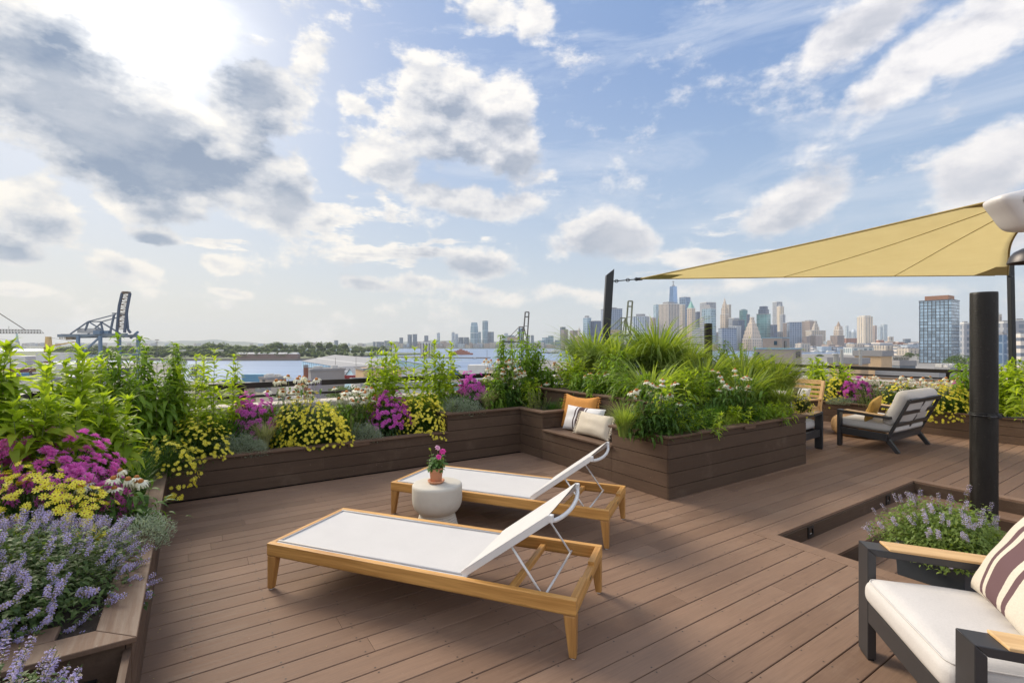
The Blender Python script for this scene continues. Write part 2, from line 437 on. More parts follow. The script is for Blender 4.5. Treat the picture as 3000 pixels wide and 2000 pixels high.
board(mb, 3.14, 3.28, 6.661, 7.42, MID-.025, MID)
mb.box(1.72, 2.0, 6.525, 6.547, LOW-.065, LOW-.027)
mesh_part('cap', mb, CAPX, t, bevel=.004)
mb = MB(); mb.box(-1.3, 3.16, 6.58, 7.42, .02, LOW-.05); mb.box(3.18, 5.9, 6.58, 7.42, .02, MID-.05); mb.box(4.48, 5.05, 5.98, 6.58, .02, MID-.05)
mesh_part('soil', mb, SOIL, t)
# --- near left planter
t = empty('planter_box', rot=TH, label='low brown board planter at the left edge of the deck, overgrown with lavender blue catmint', cat='planter')
mb = MB(); panel(mb, 'b', -.22, 2.76, 6.548, 0, LOW-.025, 1); mb.box(-1.3, -.245, 2.76, 2.78, 0, LOW-.025)
mb.box(-.25, -.222, .9, 2.755, 0, .395)
mesh_part('side_panel', mb, [PLY, SCREW], t)
mb = MB(); mb.prism([(-.20,2.72),(-.20,6.519),(-.36,6.519),(-.36,2.88)], LOW-.025, LOW)
mb.prism([(-.20,2.718),(-.362,2.88),(-1.3,2.88),(-1.3,2.718)], LOW-.0251, LOW-.0001); mb.box(-1.3, -.50, 2.885, 3.02, LOW-.025, LOW-.0005)
mesh_part('cap', mb, CAPY, t, bevel=.004)
mb = MB(); mb.box(-1.3, -.26, 2.79, 6.9, .02, LOW-.05)
mesh_part('soil', mb, SOIL, t)
mb = MB(); mb.box(-.48, -.34, 2.735, 2.757, .22, .30); mb.box(-.46, -.43, 2.70, 2.74, .235, .285); mb.tube([(-.445,2.71,.26),(-.36,2.71,.262)], .012)
mesh_part('latch', mb, DKMETAL, t)
mb = MB(); mb.box(-1.5, -.55, .7, 2.6, .02, .36); o = deck_frame('soil_bed', mb, SOIL, label='dark soil bed below the end of the near left planter', cat='soil bed')
# --- bench with a raised planter behind
t = empty('bench', rot=TH, label='built-in brown board bench with three pillows, between two planters', cat='bench')
mb = MB(); panel(mb, 'b', 4.45, 4.49, 5.948, 0, LOW-.03, -1)
mesh_part('front_panel', mb, [PLY, SCREW], t)
mb = MB()
for i in range(4): board(mb, 4.42+i*.158, 4.42+(i+1)*.158-.004, 4.515, 5.925, LOW-.026, LOW)
mb.box(4.42, 4.445, 4.47, 4.5145, LOW-.025, LOW-.0002)
mesh_part('seat', mb, CAPY, t, bevel=.003)
mb = MB(); panel(mb, 'b', 5.07, 4.52, 5.95, LOW, HIGH-.025, -1)
mesh_part('backrest', mb, [PLY, SCREW], t)
# --- tall bed behind the bench
t = empty('planter_box', rot=TH, label='tallest brown board planter behind the bench, filled with fountain grass', cat='planter')
mb = MB(); panel(mb, 'b', 5.10, 4.45, 7.4, LOW, HIGH-.026, -1); mb.box(5.12, 6.6, 7.38, 7.4, .02, HIGH-.03); mb.box(6.58, 6.6, 4.6, 7.38, 0, HIGH-.03)
mesh_part('side_panel', mb, [PLY, SCREW], t)
mb = MB(); board(mb, 5.04, 5.18, 3.95, 7.4, HIGH-.025, HIGH)
mesh_part('cap', mb, CAPY, t, bevel=.004)
mb = MB(); mb.box(5.13, 6.57, 4.5, 7.37, .02, HIGH-.05); mesh_part('soil', mb, SOIL, t)
# --- centre planter
t = empty('planter_box', rot=TH, label='brown board planter in the middle of the deck with its corner towards the loungers', cat='planter')
mb = MB(); panel(mb, 'b', 4.45, 3.6325, 4.488, 0, MID-.025, -1); panel(mb, 'a', 4.512, 4.474, 5.06, LOW+.002, MID-.025, 1)
mesh_part('side_panel', mb, [PLY, SCREW], t)
mb = MB(); panel(mb, 'a', 3.61, 4.45, 7.47, 0, MID-.025, -1); panel(mb, 'b', 7.47, 3.6325, 4.9, 0, MID-.025, 1)
mesh_part('side_panel', mb, [PLX, SCREW], t)
mb = MB(); mb.prism([(4.42,3.58),(4.56,3.72),(4.56,4.39),(4.42,4.53)], MID-.025, MID); mb.prism([(4.421,4.53),(4.561,4.39),(5.1,4.39),(5.1,4.53)], MID-.0251, MID-.0001)
mesh_part('cap', mb, CAPY, t, bevel=.004)
mb = MB(); mb.prism([(4.422,3.578),(7.50,3.578),(7.36,3.72),(4.562,3.72)], MID-.025, MID); mb.prism([(7.50,3.58),(7.50,4.9),(7.36,4.9),(7.36,3.722)], MID-.0251, MID-.0001)
mb.box(5.9, 6.14, 3.585, 3.606, MID-.06, MID-.027)
mesh_part('cap', mb, CAPX, t, bevel=.004)
mb = MB(); mb.box(4.48, 7.44, 3.64, 4.48, .02, MID-.05); mb.box(5.13, 7.44, 4.48, 4.9, .02, MID-.05); mesh_part('soil', mb, SOIL, t)
# --- right hand planter
t = empty('planter_box', rot=TH, label='long low brown board planter along the right-hand side behind the loveseat', cat='planter')
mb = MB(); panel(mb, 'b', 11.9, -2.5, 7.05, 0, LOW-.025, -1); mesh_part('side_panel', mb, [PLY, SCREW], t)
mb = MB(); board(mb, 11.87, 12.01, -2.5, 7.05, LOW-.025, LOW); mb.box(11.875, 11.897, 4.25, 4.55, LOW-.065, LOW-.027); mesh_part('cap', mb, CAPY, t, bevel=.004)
mb = MB(); mb.box(11.93, 12.85, -2.5, 7.05, .02, LOW-.05); mesh_part('soil', mb, SOIL, t)
t = empty('planter_box', rot=TH, label='far brown board planter at the back, mostly hidden behind the tall grasses', cat='planter')
mb = MB(); panel(mb, 'a', 7.05, 6.62, 11.88, 0, LOW-.025, -1); mesh_part('side_panel', mb, [PLX, SCREW], t)
mb = MB(); mb.box(6.62, 12.85, 7.08, 7.42, .02, LOW-.05); mesh_part('soil', mb, SOIL, t)

# --- parapets, roof slab, railings
mb = MB()
mb.box(-1.75, 13.4, 7.50, 7.86, -.6, .80); mb.box(-1.75, -1.36, -3.0, 7.498, -.6, .80); mb.box(13.0, 13.4, -3.0, 7.498, -.6, .80)
deck_frame('parapet_wall', mb, simple('parapet_stucco', (.46,.41,.34), .85, scale=4, bmp=.2), label='cream stucco parapet wall round the roof behind the planters', cat='wall')
o = C.objects['parapet_wall']
mb = MB(); mb.box(-1.79, 13.44, 7.46, 7.90, .80, .90); mb.box(-1.79, -1.32, -3.0, 7.458, .80, .90); mb.box(12.96, 13.44, -3.0, 7.458, .80, .90)
c = deck_frame('coping', mb, COPING, o, ); c.location = (0,0,0)
mb = MB(); mb.box(-1.7, 13.35, -3.0, 7.8, -33.0, -.62); deck_frame('apartment_building', mb, simple('own_building_wall', (.35,.28,.22), .85), label='building under the roof deck', cat='building')
def railing(name, p, q, label, axis):
    t = empty(name, rot=TH, label=label, cat='railing')
    (a0,b0), (a1,b1) = p, q
    for z, h in ((1.165, .078), (1.012, .036)):
        mb = MB(); mb.beam((a0,b0,z), (a1,b1,z), .045, h)
        mesh_part('rail', mb, BRONZE, t, bevel=.003)
    n = int(math.hypot(a1-a0, b1-b0)/1.9)
    for i in range(n+1):
        f = i/n; mb = MB(); x = a0+(a1-a0)*f; y = b0+(b1-b0)*f
        mb.box(x-.03, x+.03, y+.024, y+.064, .90, 1.19) if axis == 'a' else mb.box(x+.024, x+.064, y-.03, y+.03, .90, 1.19)
        mesh_part('post', mb, BRONZE, t)
railing('railing', (-1.5, 7.68), (13.1, 7.68), 'dark bronze railing of flat bars behind the long planter', 'a')
railing('railing', (-1.52, -2.5), (-1.52, 7.6), 'dark bronze railing above the left parapet behind the tall leafy plants', 'b')
railing('railing', (13.16, -2.5), (13.16, 7.6), 'dark bronze railing of flat bars on the right parapet behind the coneflowers', 'b')

# --- step lights
for i, (a, bb, ax, lab) in enumerate(((5.05, O_B-.022, 'a', 'small black recessed step light nearest the middle of the deck'), (6.86, O_B-.022, 'a', 'small black recessed step light close to the inner corner of the steps'), (O_A1-.022, 1.30, 'b', 'small black recessed step light to the right of the thick pole'))):
    t = empty('step_light', D(a, bb, -.085), TH if ax == 'a' else TH-PI/2, lab, 'step light', 'step lights in the risers')
    mb = MB()
    for x0,x1,z0,z1 in ((-.055,.055,.03,.052),(-.055,.055,-.052,-.022),(-.055,-.03,-.0218,.0298),(.03,.055,-.0218,.0298)): mb.box(x0,x1,-.008,.003,z0,z1)
    mesh_part('frame', mb, DKMETAL, t)
    mb = MB(); mb.add([(-.03,.0,-.022),(.03,.0,-.022),(.03,.018,.03),(-.03,.018,.03)], [(0,1,2,3)]); mesh_part('lens', mb, simple('lens_grey', (.45,.43,.40), .3), t)

# ================================================================== FURNITURE
def make_lounger(label, loc, rot, L=2.24, W=.81):
    t = empty('sun_lounger', loc, rot, label, 'sun lounger', 'teak and white sling sun loungers')
    zt, hr, th = .33, .088, .042
    mb = MB()
    for y0, y1 in ((0, th), (W-th, W)): mb.box(th*0, L, y0, y1, zt-hr, zt)
    mesh_part('side_rail', mb, TEAKX, t, bevel=.004)
    mb = MB(); mb.box(.0005, th, th+.001, W-th-.001, zt-hr, zt-.0005)
    mesh_part('foot_rail', mb, TEAKY, t, bevel=.004)
    mb = MB(); mb.box(L-th, L-.0005, th+.001, W*.36, zt-hr, zt-.0005); mb.box(L-th, L-.0005, W*.64, W-th-.001, zt-hr, zt-.0005); mb.box(L-th, L-.0005, W*.36, W*.64, zt-hr, zt-.022)
    mesh_part('head_rail', mb, TEAKY, t, bevel=.003)
    mb = MB(); mb.box(L-.0004, L+.001, W*.47, W*.53, zt-.058, zt-.044); mesh_part('badge', mb, DKMETAL, t)
    for x, y, sx, sy in ((0,0,1,1),(0,W,1,-1),(L,0,-1,1),(L,W,-1,-1)):
        mb = MB(); w0, w1 = .075, .042
        mb.frustum(*sorted((x+sx*.001, x+sx*w1)), *sorted((y+sy*.001, y+sy*w1)), .006, *sorted((x+sx*.001, x+sx*w0)), *sorted((y+sy*.001, y+sy*.06)), zt-hr)
        lg = mesh_part('leg', mb, TEAKZ, t, bevel=.008)
        mb = MB(); mb.lathe([(0,0),(.014,0),(.014,.007),(0,.007)], 12, c=(x+sx*.022, y+sy*.022, 0)); mesh_part('foot_glide', mb, WHITEM, lg)
    # sling deck, very slightly sagging, hemmed edges
    x0, x1, y0, y1 = th+.001, 1.55, th+.0012, W-th-.0012
    def f(u, v):
        sag = -.017*math.sin(PI*min(1,max(0,v)))**.7*math.sin(PI*u)**.5
        return (x0+(x1-x0)*u, y0+(y1-y0)*v, zt-.004+sag)
    mb = MB(); mb.grid(f, 30, 14); mb.grid(lambda u, v: (lambda p: (p[0],p[1],p[2]-.004))(f(1-u, v)), 30, 14)
    sl = obj('seat_sling', mb.mesh('seat_sling', SLING, True), t)
    mb = MB(); mb.tube([(x0, y0+.022, zt+.0005),(x1, y0+.022, zt+.0005)], .0055, 8); mb.tube([(x0, y1-.022, zt+.0005),(x1, y1-.022, zt+.0005)], .0055, 8); mb.tube([(x0+.01,y0+.03,zt),(x0+.01,y1-.03,zt)], .005, 8)
    obj('hem', mb.mesh('hem', SLING, True), sl)
    for xx in (.45, 1.82): mb = MB(); mb.box(xx-.018, xx+.018, th+.001, W-th-.001, zt-.075, zt-.035); mesh_part('cross_brace', mb, TEAKY, t, bevel=.003)
    # raised back
    px, pz = 1.53, zt+.012; ang = R(36.6); ln = .675; ca, sa = math.cos(ang), math.sin(ang)
    def bp(s, off=0): return (px+s*ca-off*sa, pz+s*sa+off*ca)
    ya, yb = th+.028, W-th-.028
    mb = MB()
    for y in (ya, yb):
        (X0,Z0), (X1,Z1) = bp(-.02), bp(ln); mb.beam((X0,y,Z0),(X1,y,Z1), .024, .04, (0,0,1))
    (X0,Z0) = bp(0); mb.tube([(X0,ya,Z0),(X0,yb,Z0)], .012, 8)
    (X0,Z0) = bp(ln*.97, -.008); 
    pts = []
    for k in range(17):
        v = k/16; s_ = math.sin(PI*v)**.6; X_, Z_ = bp(ln-.01, -.012); pts.append((X_+.046*s_, ya+(yb-ya)*v, Z_-.026*s_))
    mb.tube(pts, .014, 8)
    bf = mesh_part('back_frame', mb, WHITEM, t, bevel=.002)
    for y in (ya, yb): mb = MB(); (X0,Z0) = bp(ln+.004); mb.box(X0-.016, X0+.016, y-.016, y+.016, Z0-.028, Z0+.018); mesh_part('end_cap', mb, WHITEM, bf, bevel=.005)
    def g(u, v, o=0):
        X_, Z_ = bp(.01+u*(ln-.0), .021+o-.018*math.sin(PI*v)**.6*(math.sin(PI*min(1,u*1.02))**.4 if u < .98 else .1)); return (X_, ya-.012+(yb-ya+.024)*v, Z_)
    mb = MB(); mb.grid(g, 18, 14); mb.grid(lambda u, v: g(1-u, v, -.004), 18, 14)
    obj('back_sling', mb.mesh('back_sling', SLING, True), t)
    mb = MB(); (X0,Z0) = bp(.36, -.02); cx, cz = 2.03, zt-.055
    for y in (ya+.01, yb-.01): mb.tube([(X0,y,Z0),(cx,y,cz)], .0075, 8)
    mb.tube([(cx,th+.005,cz),(cx,W-th-.005,cz)], .0075, 8)
    obj('prop_frame', mb.mesh('prop_frame', WHITEM, True), t)
    return t
l1 = make_lounger('nearer teak and white sling sun lounger with raised back, in front of the stool', D(.45, 3.87), TH-R(53.8))
l2 = copy_tree(l1); l2.location = D(1.71, 4.88); l2.rotation_euler = (0,0,TH-R(56.2)); l2['label'] = 'farther teak and white sling sun lounger, behind the stone stool'

# stone stool and potted pansy
X, Y = -.69, 4.52
t = empty('garden_stool', (X, Y, 0), 0, 'round cream cast stone stool with ringed foot between the two loungers', 'stool')
mb = MB()
mb.lathe([(0,.463),(.205,.463),(.218,.459),(.227,.448),(.2285,.43),(.2285,.325),(.224,.285),(.212,.25),(.193,.222),(.172,.204),(.158,.198)], 64)
obj('seat', mb.mesh('seat', STONE, True), t)
mb = MB(); pr = [(.158,.198)]
for k in range(8):
    z0 = .190-k*.021; r0 = .156+k*.0055; pr += [(r0,z0+.004),(r0+.006,z0-.003),(r0+.003,z0-.010),(r0-.002,z0-.013)]
pr += [(.205,.018),(.207,.004),(.20,0),(0,0)]
mb.lathe(pr, 64); obj('foot', mb.mesh('foot', STONE, True), t)
t = empty('potted_flower', (X-.01, Y-.0, .463), 0, 'terracotta pot of magenta flowers standing on the stone stool', 'potted plant')
mb = MB(); mb.lathe([(0,.0),(.052,.0),(.072,.012),(.078,.022),(.078,.028),(.072,.028),(.060,.014),(0,.014)], 40); obj('saucer', mb.mesh('saucer', TERRA, True), t)
mb = MB(); mb.lathe([(0,.016),(.046,.016),(.050,.02),(.060,.105),(.0635,.106),(.067,.14),(.065,.144),(.058,.142),(.055,.125),(0,.122)], 40); obj('pot', mb.mesh('pot', TERRA, True), t)
POT = t

# pillows ---------------------------------------------------------------
def pillow_mesh(name, w, h, th, m, n=22, seed=0, pinch=.06, sag=0):
    r = random.Random(seed); ph = [r.uniform(0,6) for _ in range(8)]
    mb = MB()
    for sgn in (1, -1):
        def f(u, v):
            x, y = 2*u-1, 2*v-1
            e = max(0, (1-abs(x)**2.6))*max(0, (1-abs(y)**2.6))
            t_ = th/2*e**.42
            k = 1-pinch*(1-abs(y)**2) if True else 1
            X_ = x*w/2*(1-pinch*(1-y*y)*abs(x)); Y_ = y*h/2*(1-pinch*1.2*(1-x*x)*abs(y))
            wr = .006*(math.sin(5*x+ph[0]+2*y)+math.sin(7*y+ph[1]+sgn)*.7+math.sin(11*x*y+ph[2])*.6)*e
            Y_ -= sag*(1-x*x)*(y>0)*y
            return (X_, sgn*(t_+wr), Y_) if sgn > 0 else (X_, sgn*(t_+wr), Y_)
        mb.grid(f if sgn < 0 else (lambda u, v: f(1-u, v)), n, n)
    return mb.mesh(name, m, True)
def fringe(mb_w, h, side, ln, m, n=42, seed=1):
    r = random.Random(seed); mb = MB()
    for i in range(n):
        y = -h/2+h*(i+.5)/n; x = side*mb_w/2; k = r.uniform(.6,1.1)*ln
        p = [(x-side*.01, 0, y), (x+side*k*.5, r.uniform(-.006,.006), y+r.uniform(-.01,.004)), (x+side*k, r.uniform(-.014,.014), y-r.uniform(0,.03))]
        mb.tube(p, [.0035,.0045,.003], 5)
    return mb.mesh('fringe', m, True)
def pillow(label, loc, rz, tilt, w, h, th, m, seed=0, fr=None, roll=0, cat='pillow', group=None, sag=0):
    rot = (Matrix.Rotation(rz,3,'Z') @ Matrix.Rotation(tilt,3,'X') @ Matrix.Rotation(roll,3,'Y')).to_euler()
    t = empty('throw_pillow', loc, rot, label, cat, group)
    obj('cover', pillow_mesh('cover', w, h, th, m, seed=seed, sag=sag), t)
    if fr:
        for sd in (-1, 1): obj('fringe', fringe(w, h*.98, sd, fr[0], fr[1], seed=seed+sd), t)
    return t
# pillows on the bench face -a (towards the loungers); local -y is the front face
PR = TH-PI/2
def bench_pillow(label, a, b, z, w, h, th, m, **k):
    return pillow(label, D(a, b, z), PR+k.pop('yaw', 0), R(k.pop('tilt', -18)), w, h, th, m, group='pillows on the bench', **k)
bench_pillow('square orange linen pillow with fringed sides, at the back of the bench', 4.93, 5.66, LOW+.255, .64, .52, .15, ORANGE, fr=(.05, ORANGE), seed=3, tilt=-15, yaw=R(8), sag=.03)
bench_pillow('off-white bench pillow with charcoal stripes, between the orange and the cream one', 4.79, 5.41, LOW+.185, .74, .37, .16, STRIPE_SMALL, seed=5, tilt=-20, yaw=R(6))
bench_pillow('plain cream lumbar pillow with fringed ends, foremost on the bench', 4.65, 5.04, LOW+.165, .68, .33, .15, CREAM, fr=(.045, CREAM), seed=8, tilt=-22, yaw=R(-2))

# rounded cushion -------------------------------------------------------
def cushion_mesh(name, w, d, h, r, m, crown=.02, n=16, wr=.004, seed=0):
    rr = random.Random(seed); ph = [rr.uniform(0,6) for _ in range(6)]
    mb = MB()
    def ax(t, half):    # more samples near the edges
        s = 2*t-1; return half*math.copysign(abs(s)**.55, s) if s else 0
    def proc(p):
        q = [max(-k+r, min(k-r, c)) for c, k in zip(p, (w/2,d/2,h/2))]
        dv = Vector(p)-Vector(q)
        if dv.length > 1e-9: dv.normalize()
        v = Vector(q)+dv*r
        fx, fy = 1-(2*v.x/w)**2, 1-(2*v.y/d)**2
        fz = 1-(2*v.z/h)**2
        v.z += math.copysign(1, v.z)*crown*max(0,fx)*max(0,fy)*(abs(v.z)/(h/2))
        v.z += wr*(math.sin(v.x*13+ph[0])*math.sin(v.y*9+ph[1]))*max(0,fx)**.5
        v.x += math.copysign(1,v.x)*.012*max(0,fz)*(abs(v.x) > w/2-r-.001); v.y += math.copysign(1,v.y)*.012*max(0,fz)*(abs(v.y) > d/2-r-.001)
        return tuple(v)
    for a, b, c_, sz in ((0,1,2,(w,d,h)),(1,2,0,(w,d,h)),(2,0,1,(w,d,h))):
        for sg in (1,-1):
            def f(u, v):
                if sg < 0: u = 1-u
                p = [0,0,0]; p[a] = ax(u, sz[a]/2); p[b] = ax(v, sz[b]/2); p[c_] = sg*sz[c_]/2; return proc(p)
            mb.grid(f, n, n)
    return mb.mesh(name, m, True)
def piping(w, d, z, m, r=.004):
    mb = MB(); pts = []
    R_ = .05
    for cx, cy, a0 in ((w/2-R_, d/2-R_, 0),(-w/2+R_, d/2-R_, 90),(-w/2+R_, -d/2+R_, 180),(w/2-R_, -d/2+R_, 270)):
        for k in range(5):
            t_ = R(a0+k*22.5); pts.append((cx+R_*math.cos(t_), cy+R_*math.sin(t_), z))
    pts.append(pts[0]); mb.tube(pts, r, 6, cap=False); return mb.mesh('piping', m, True)

# --- charcoal aluminium armchair. local: +x = towards the front, y = width, origin on the floor at the middle of the front edge
def make_armchair(label, loc, rot, W, seat_n=1, dep=.80, cat='armchair'):
    t = empty('armchair' if cat == 'armchair' else cat.replace(' ','_'), loc, rot, label, cat)
    lw = .12; zt = .62; zb = .575
    for s in (-1, 1):
        y0, y1 = sorted((s*(W/2), s*(W/2-lw)))
        mb = MB(); 
        mb.add([(0,y0,.012),(0,y1,.012),(0,y1,zt),(0,y0,zt),(-.042,y0,.012),(-.042,y1,.012),(-.042,y1,zt-.04),(-.042,y0,zt-.04)], [(0,1,2,3),(5,4,7,6),(0,4,5,1),(1,5,6,2),(4,0,3,7),(2,6,7,3)])
        lg = mesh_part('front_leg', mb, CHAR, t, bevel=.004)
        mb = MB(); mb.box(-.036, -.006, y0+.01, y1-.01, 0, .0125); mesh_part('foot_glide', mb, DKMETAL, lg)
        mb = MB(); xe = -dep+.04
        mb.add([(-.0003,y0,zt+.0002),(-.0003,y1,zt+.0002),(xe,y1,zb),(xe,y0,zb),(-.0425,y0,zt-.04),(-.0425,y1,zt-.04),(xe,y1,zb-.04),(xe,y0,zb-.04)], [(0,1,2,3),(7,6,5,4),(0,4,5,1),(3,2,6,7),(0,3,7,4),(1,5,6,2)])
        ar = mesh_part('arm', mb, CHAR, t, bevel=.003)
        sl = (zb-zt)/(xe); mb = MB(); z0 = zt+.001; xa, xb = -.105, -.66
        k = (zb-zt)/(xe); yo = s*.004
        mb.add([(xa-(0 if s<0 else 0),y0-.003,zt+k*xa),(xa,y1+.003,zt+k*xa),(xb,y1+.003,zt+k*xb),(xb,y0-.003,zt+k*xb),(xa-.0,y0-.003,zt+k*xa+.014),(xa,y1+.003,zt+k*xa+.014),(xb,y1+.003,zt+k*xb+.014),(xb,y0-.003,zt+k*xb+.014)], [(0,1,2,3),(7,6,5,4),(0,4,5,1),(1,5,6,2),(2,6,7,3),(3,7,4,0)])
        mesh_part('arm_cap', mb, TEAKP, ar, bevel=.004)
        mb = MB(); ym = s*(W/2-.055)
        mb.beam((-.043, ym, .265), (-dep+.09, ym, .235), .05, .115); mesh_part('side_rail', mb, CHAR, t, bevel=.003)
        mb = MB(); mb.beam((-dep+.10, s*(W/2-.09), .20), (-dep-.05, s*(W/2-.09), .0), .055, .075, (1,0,0), w1=.05, h1=.06); mesh_part('rear_leg', mb, CHAR, t, bevel=.006)
    mb = MB(); mb.box(-.041, -.0012, -W/2+lw+.001, W/2-lw-.001, .215, .325); mesh_part('front_rail', mb, CHAR, t, bevel=.003)
    mb = MB(); mb.box(-dep+.06, -dep+.10, -W/2+.085, W/2-.085, .17, .28); mesh_part('rear_rail', mb, CHAR, t, bevel=.003)
    # reclined slatted back frame
    b0 = Vector((-dep+.08, 0, .24)); b1 = Vector((-dep-.20, 0, .86)); dv = b1-b0
    def q(f, y): p = b0+dv*f; return (p.x, y, p.z)
    up = dv.cross(Vector((0,1,0)))
    bw = W/2-.06
    mb = MB()
    for y in (-bw, bw): mb.beam(q(0,y), q(1,y), .05, .04, up)
    for f in (.97, .66, .34, .06): mb.beam(q(f,-bw+.026), q(f,bw-.026), .035 if f < .9 else .035, .07, dv)
    for y in ((0,) if W > 1.2 else ()): mb.beam(q(.1,y), q(.93,y), .06, .03, up)
    mesh_part('back_frame', mb, CHAR, t, bevel=.003)
    # cushions
    cw = (W-2*.12-.01)
    me = cushion_mesh('seat_cushion', dep+.0, cw-.004, .155, .06, CUSH, .028, 26, .0055, seed=int(W*10))
    sc = obj('seat_cushion', me, t, loc=(-dep/2+.018, 0, .388), rot=(0, R(-2.0), 0))
    me = piping(dep-.01, cw-.02, 0, CUSH); obj('piping', me, sc, loc=(0,0,.058))
    me = cushion_mesh('back_cushion', .60, cw+.04, .20, .085, CUSH, .035, 20, .012, seed=3)
    bc = obj('back_cushion', me, t, loc=(-dep-.0, 0, .70), rot=(0, R(-114.3), 0))
    return t
def frame_from(front_mid, facing_deg): return front_mid, R(facing_deg)
# foreground armchair
fx = Vector((-.967, .253, 0)); A_ = Vector((1.99, 2.815, 0)); B_ = Vector((1.765, 1.955, 0))
wdir = (B_-A_).normalized(); Wd = (A_-B_).length+.124; midp = (A_+(B_+wdir*.124))/2
ch1 = make_armchair('charcoal metal armchair with wood arm caps in the right foreground, holding a striped pillow', midp, math.atan2(-wdir.x, wdir.y)+0*PI, Wd)
f_ang = math.atan2(fx.y, fx.x); ch1.rotation_euler.z = f_ang
def loc_on(t, x, y, z):
    m = Matrix.Rotation(t.rotation_euler.z, 3, 'Z'); return t.location+m @ Vector((x,y,z))
# striped pillow leaning in it
pl = pillow('large cream pillow with dark plum stripes leaning in the foreground armchair', loc_on(ch1, -.52, -.02, .70), f_ang+PI/2-R(10), R(-30), .62, .50, .19, STRIPE_BIG, seed=11, roll=R(0))
# far loveseat, its back to the camera
Wl = 1.46
ch2 = make_armchair('wide charcoal loveseat with white cushions seen from behind on the right of the deck', D(9.26+.75, 3.98), TH+PI/2, Wl, cat='loveseat')
pillow('small ochre pillow standing against the back of the white loveseat', loc_on(ch2, -.42, .42, .65), TH+PI/2+PI/2+R(8), R(-20), .44, .40, .13, OCHRE, seed=21, roll=R(12))
# dark chair half hidden behind the centre planter, facing away to the right
ch3 = make_armchair('charcoal armchair with white seat, half hidden behind the right end of the centre planter', D(8.74, 4.40), TH, .90)

# --- pale teak armchair at the back
def make_teak(label, loc, rot):
    t = empty('armchair', loc, rot, label, 'armchair'); W = .66
    for s in (-1,1):
        y = s*W/2
        mb = MB(); mb.box(-.06, 0, y-.03, y+.03, 0, .60); mesh_part('front_leg', mb, TEAKPZ, t, bevel=.004)
        mb = MB(); mb.beam((-.60, y, .0),(-.56,y,.45), .058, .06, (1,0,0)); mb.beam((-.56,y,.449),(-.70,y,.98), .0578, .055, (1,0,0)); mesh_part('rear_leg', mb, TEAKPZ, t, bevel=.004)
        mb = MB(); mb.box(-.62, .02, y-.04, y+.04, .601, .628); mesh_part('arm', mb, TEAKP, t, bevel=.004)
        mb = MB(); mb.box(-.56, -.061, y-.015, y+.015, .36, .44); mesh_part('side_rail', mb, TEAKP, t)
    mb = MB(); mb.box(-.04, -.012, -W/2+.031, W/2-.031, .36, .44); mesh_part('front_rail', mb, TEAKP, t)
    mb = MB()
    for i in range(6): mb.box(-.58+i*.095, -.58+i*.095+.085, -W/2+.03, W/2-.03, .441, .458)
    mesh_part('seat', mb, TEAKP, t, bevel=.002)
    mb = MB()
    for f, h in ((.94,.09),(.74,.06),(.56,.05),(.40,.05)): mb.beam((-.56-.14*f, -W/2+.03, .45+.53*f), (-.56-.14*f, W/2-.03, .45+.53*f), .022, h)
    mesh_part('backrest', mb, TEAKP, t, bevel=.003)
    return t
tk = make_teak('pale teak armchair with slatted back at the back of the deck, beside the yellow flowers', D(10.75, 5.22), TH-PI*.66)
tk.location = (5.60, 9.98, 0); tk.rotation_euler.z = R(-152)
pillow('white pillow with dark stripes standing on the pale teak armchair', loc_on(tk, -.36, 0, .65), tk.rotation_euler.z+PI/2, R(-17), .50, .38, .14, STRIPE_SMALL, seed=31)
# --- woven pouf
m, nt, bs = mat('woven_rattan'); WICK = m
tc = nt.nodes.new('ShaderNodeTexCoord').outputs['Object']
w = nt.nodes.new('ShaderNodeTexWave'); w.wave_type = 'BANDS'; w.bands_direction = 'Z'; w.inputs['Scale'].default_value = 14; w.inputs['Distortion'].default_value = .6; nt.links.new(tc, w.inputs[0])
nt.links.new(mixc(nt, w.outputs[1], (.30,.16,.06), (.60,.38,.18)), bs.inputs['Base Color']); bs.inputs['Roughness'].default_value = .8; bump(nt, bs, w.outputs[1], .9, .01)
mb = MB(); pr = [(0,.0),(.30,.005)]
for k in range(19):
    a = -PI/2+PI*k/18; pr.append((.34+.11*math.cos(a), .18+.17*math.sin(a)))
pr += [(.22,.358),(0,.36)]
mb.lathe(pr, 56); o = obj('pouf', mb.mesh('pouf', WICK, True), loc=(6.62, 9.35, 0)); tag(o, 'round tan woven pouf behind the front of the loveseat', 'pouf')

# --- pipes, posts, sail
def pipe(label, loc, r, h, lean=None):
    mb = MB(); mb.lathe([(0,0),(r,0)]+[(r*(1+.004*math.sin(z*19)), z) for z in np.linspace(.01, h-.02, 30)]+[(r-.002,h),(r-.02,h+.002),(r-.025,h-.01),(0,h-.012)], 48)
    o = obj('steel_pole', mb.mesh('steel_pole', PIPE, True), loc=loc); tag(o, label, 'pole'); return o
PX, PY = 4.98, 5.17
pipe('thick black tarred steel pole standing in the sunken steps on the right', (PX, PY, -.30), .112, 2.585)
pipe('short black steel pole rising behind the tall grasses of the centre planter', (WX(2075, 11.2), 11.2, -.1), .088, 2.3)
t = empty('cable_clamp', (PX, PY, 0), 0, 'black cable tie and taut cable round the thick pole', 'cable')
zc = WZ(1220, 5.05)
mb = MB(); mb.tube([(.118*math.cos(2*PI*k/32), .118*math.sin(2*PI*k/32), zc) for k in range(33)], .008, 6, cap=False)
mb.tube([(.120*math.cos(2*PI*k/32), .120*math.sin(2*PI*k/32), zc+.022+.004*math.sin(k)) for k in range(33)], .004, 6, cap=False)
obj('ring', mb.mesh('ring', DKMETAL, True), t)
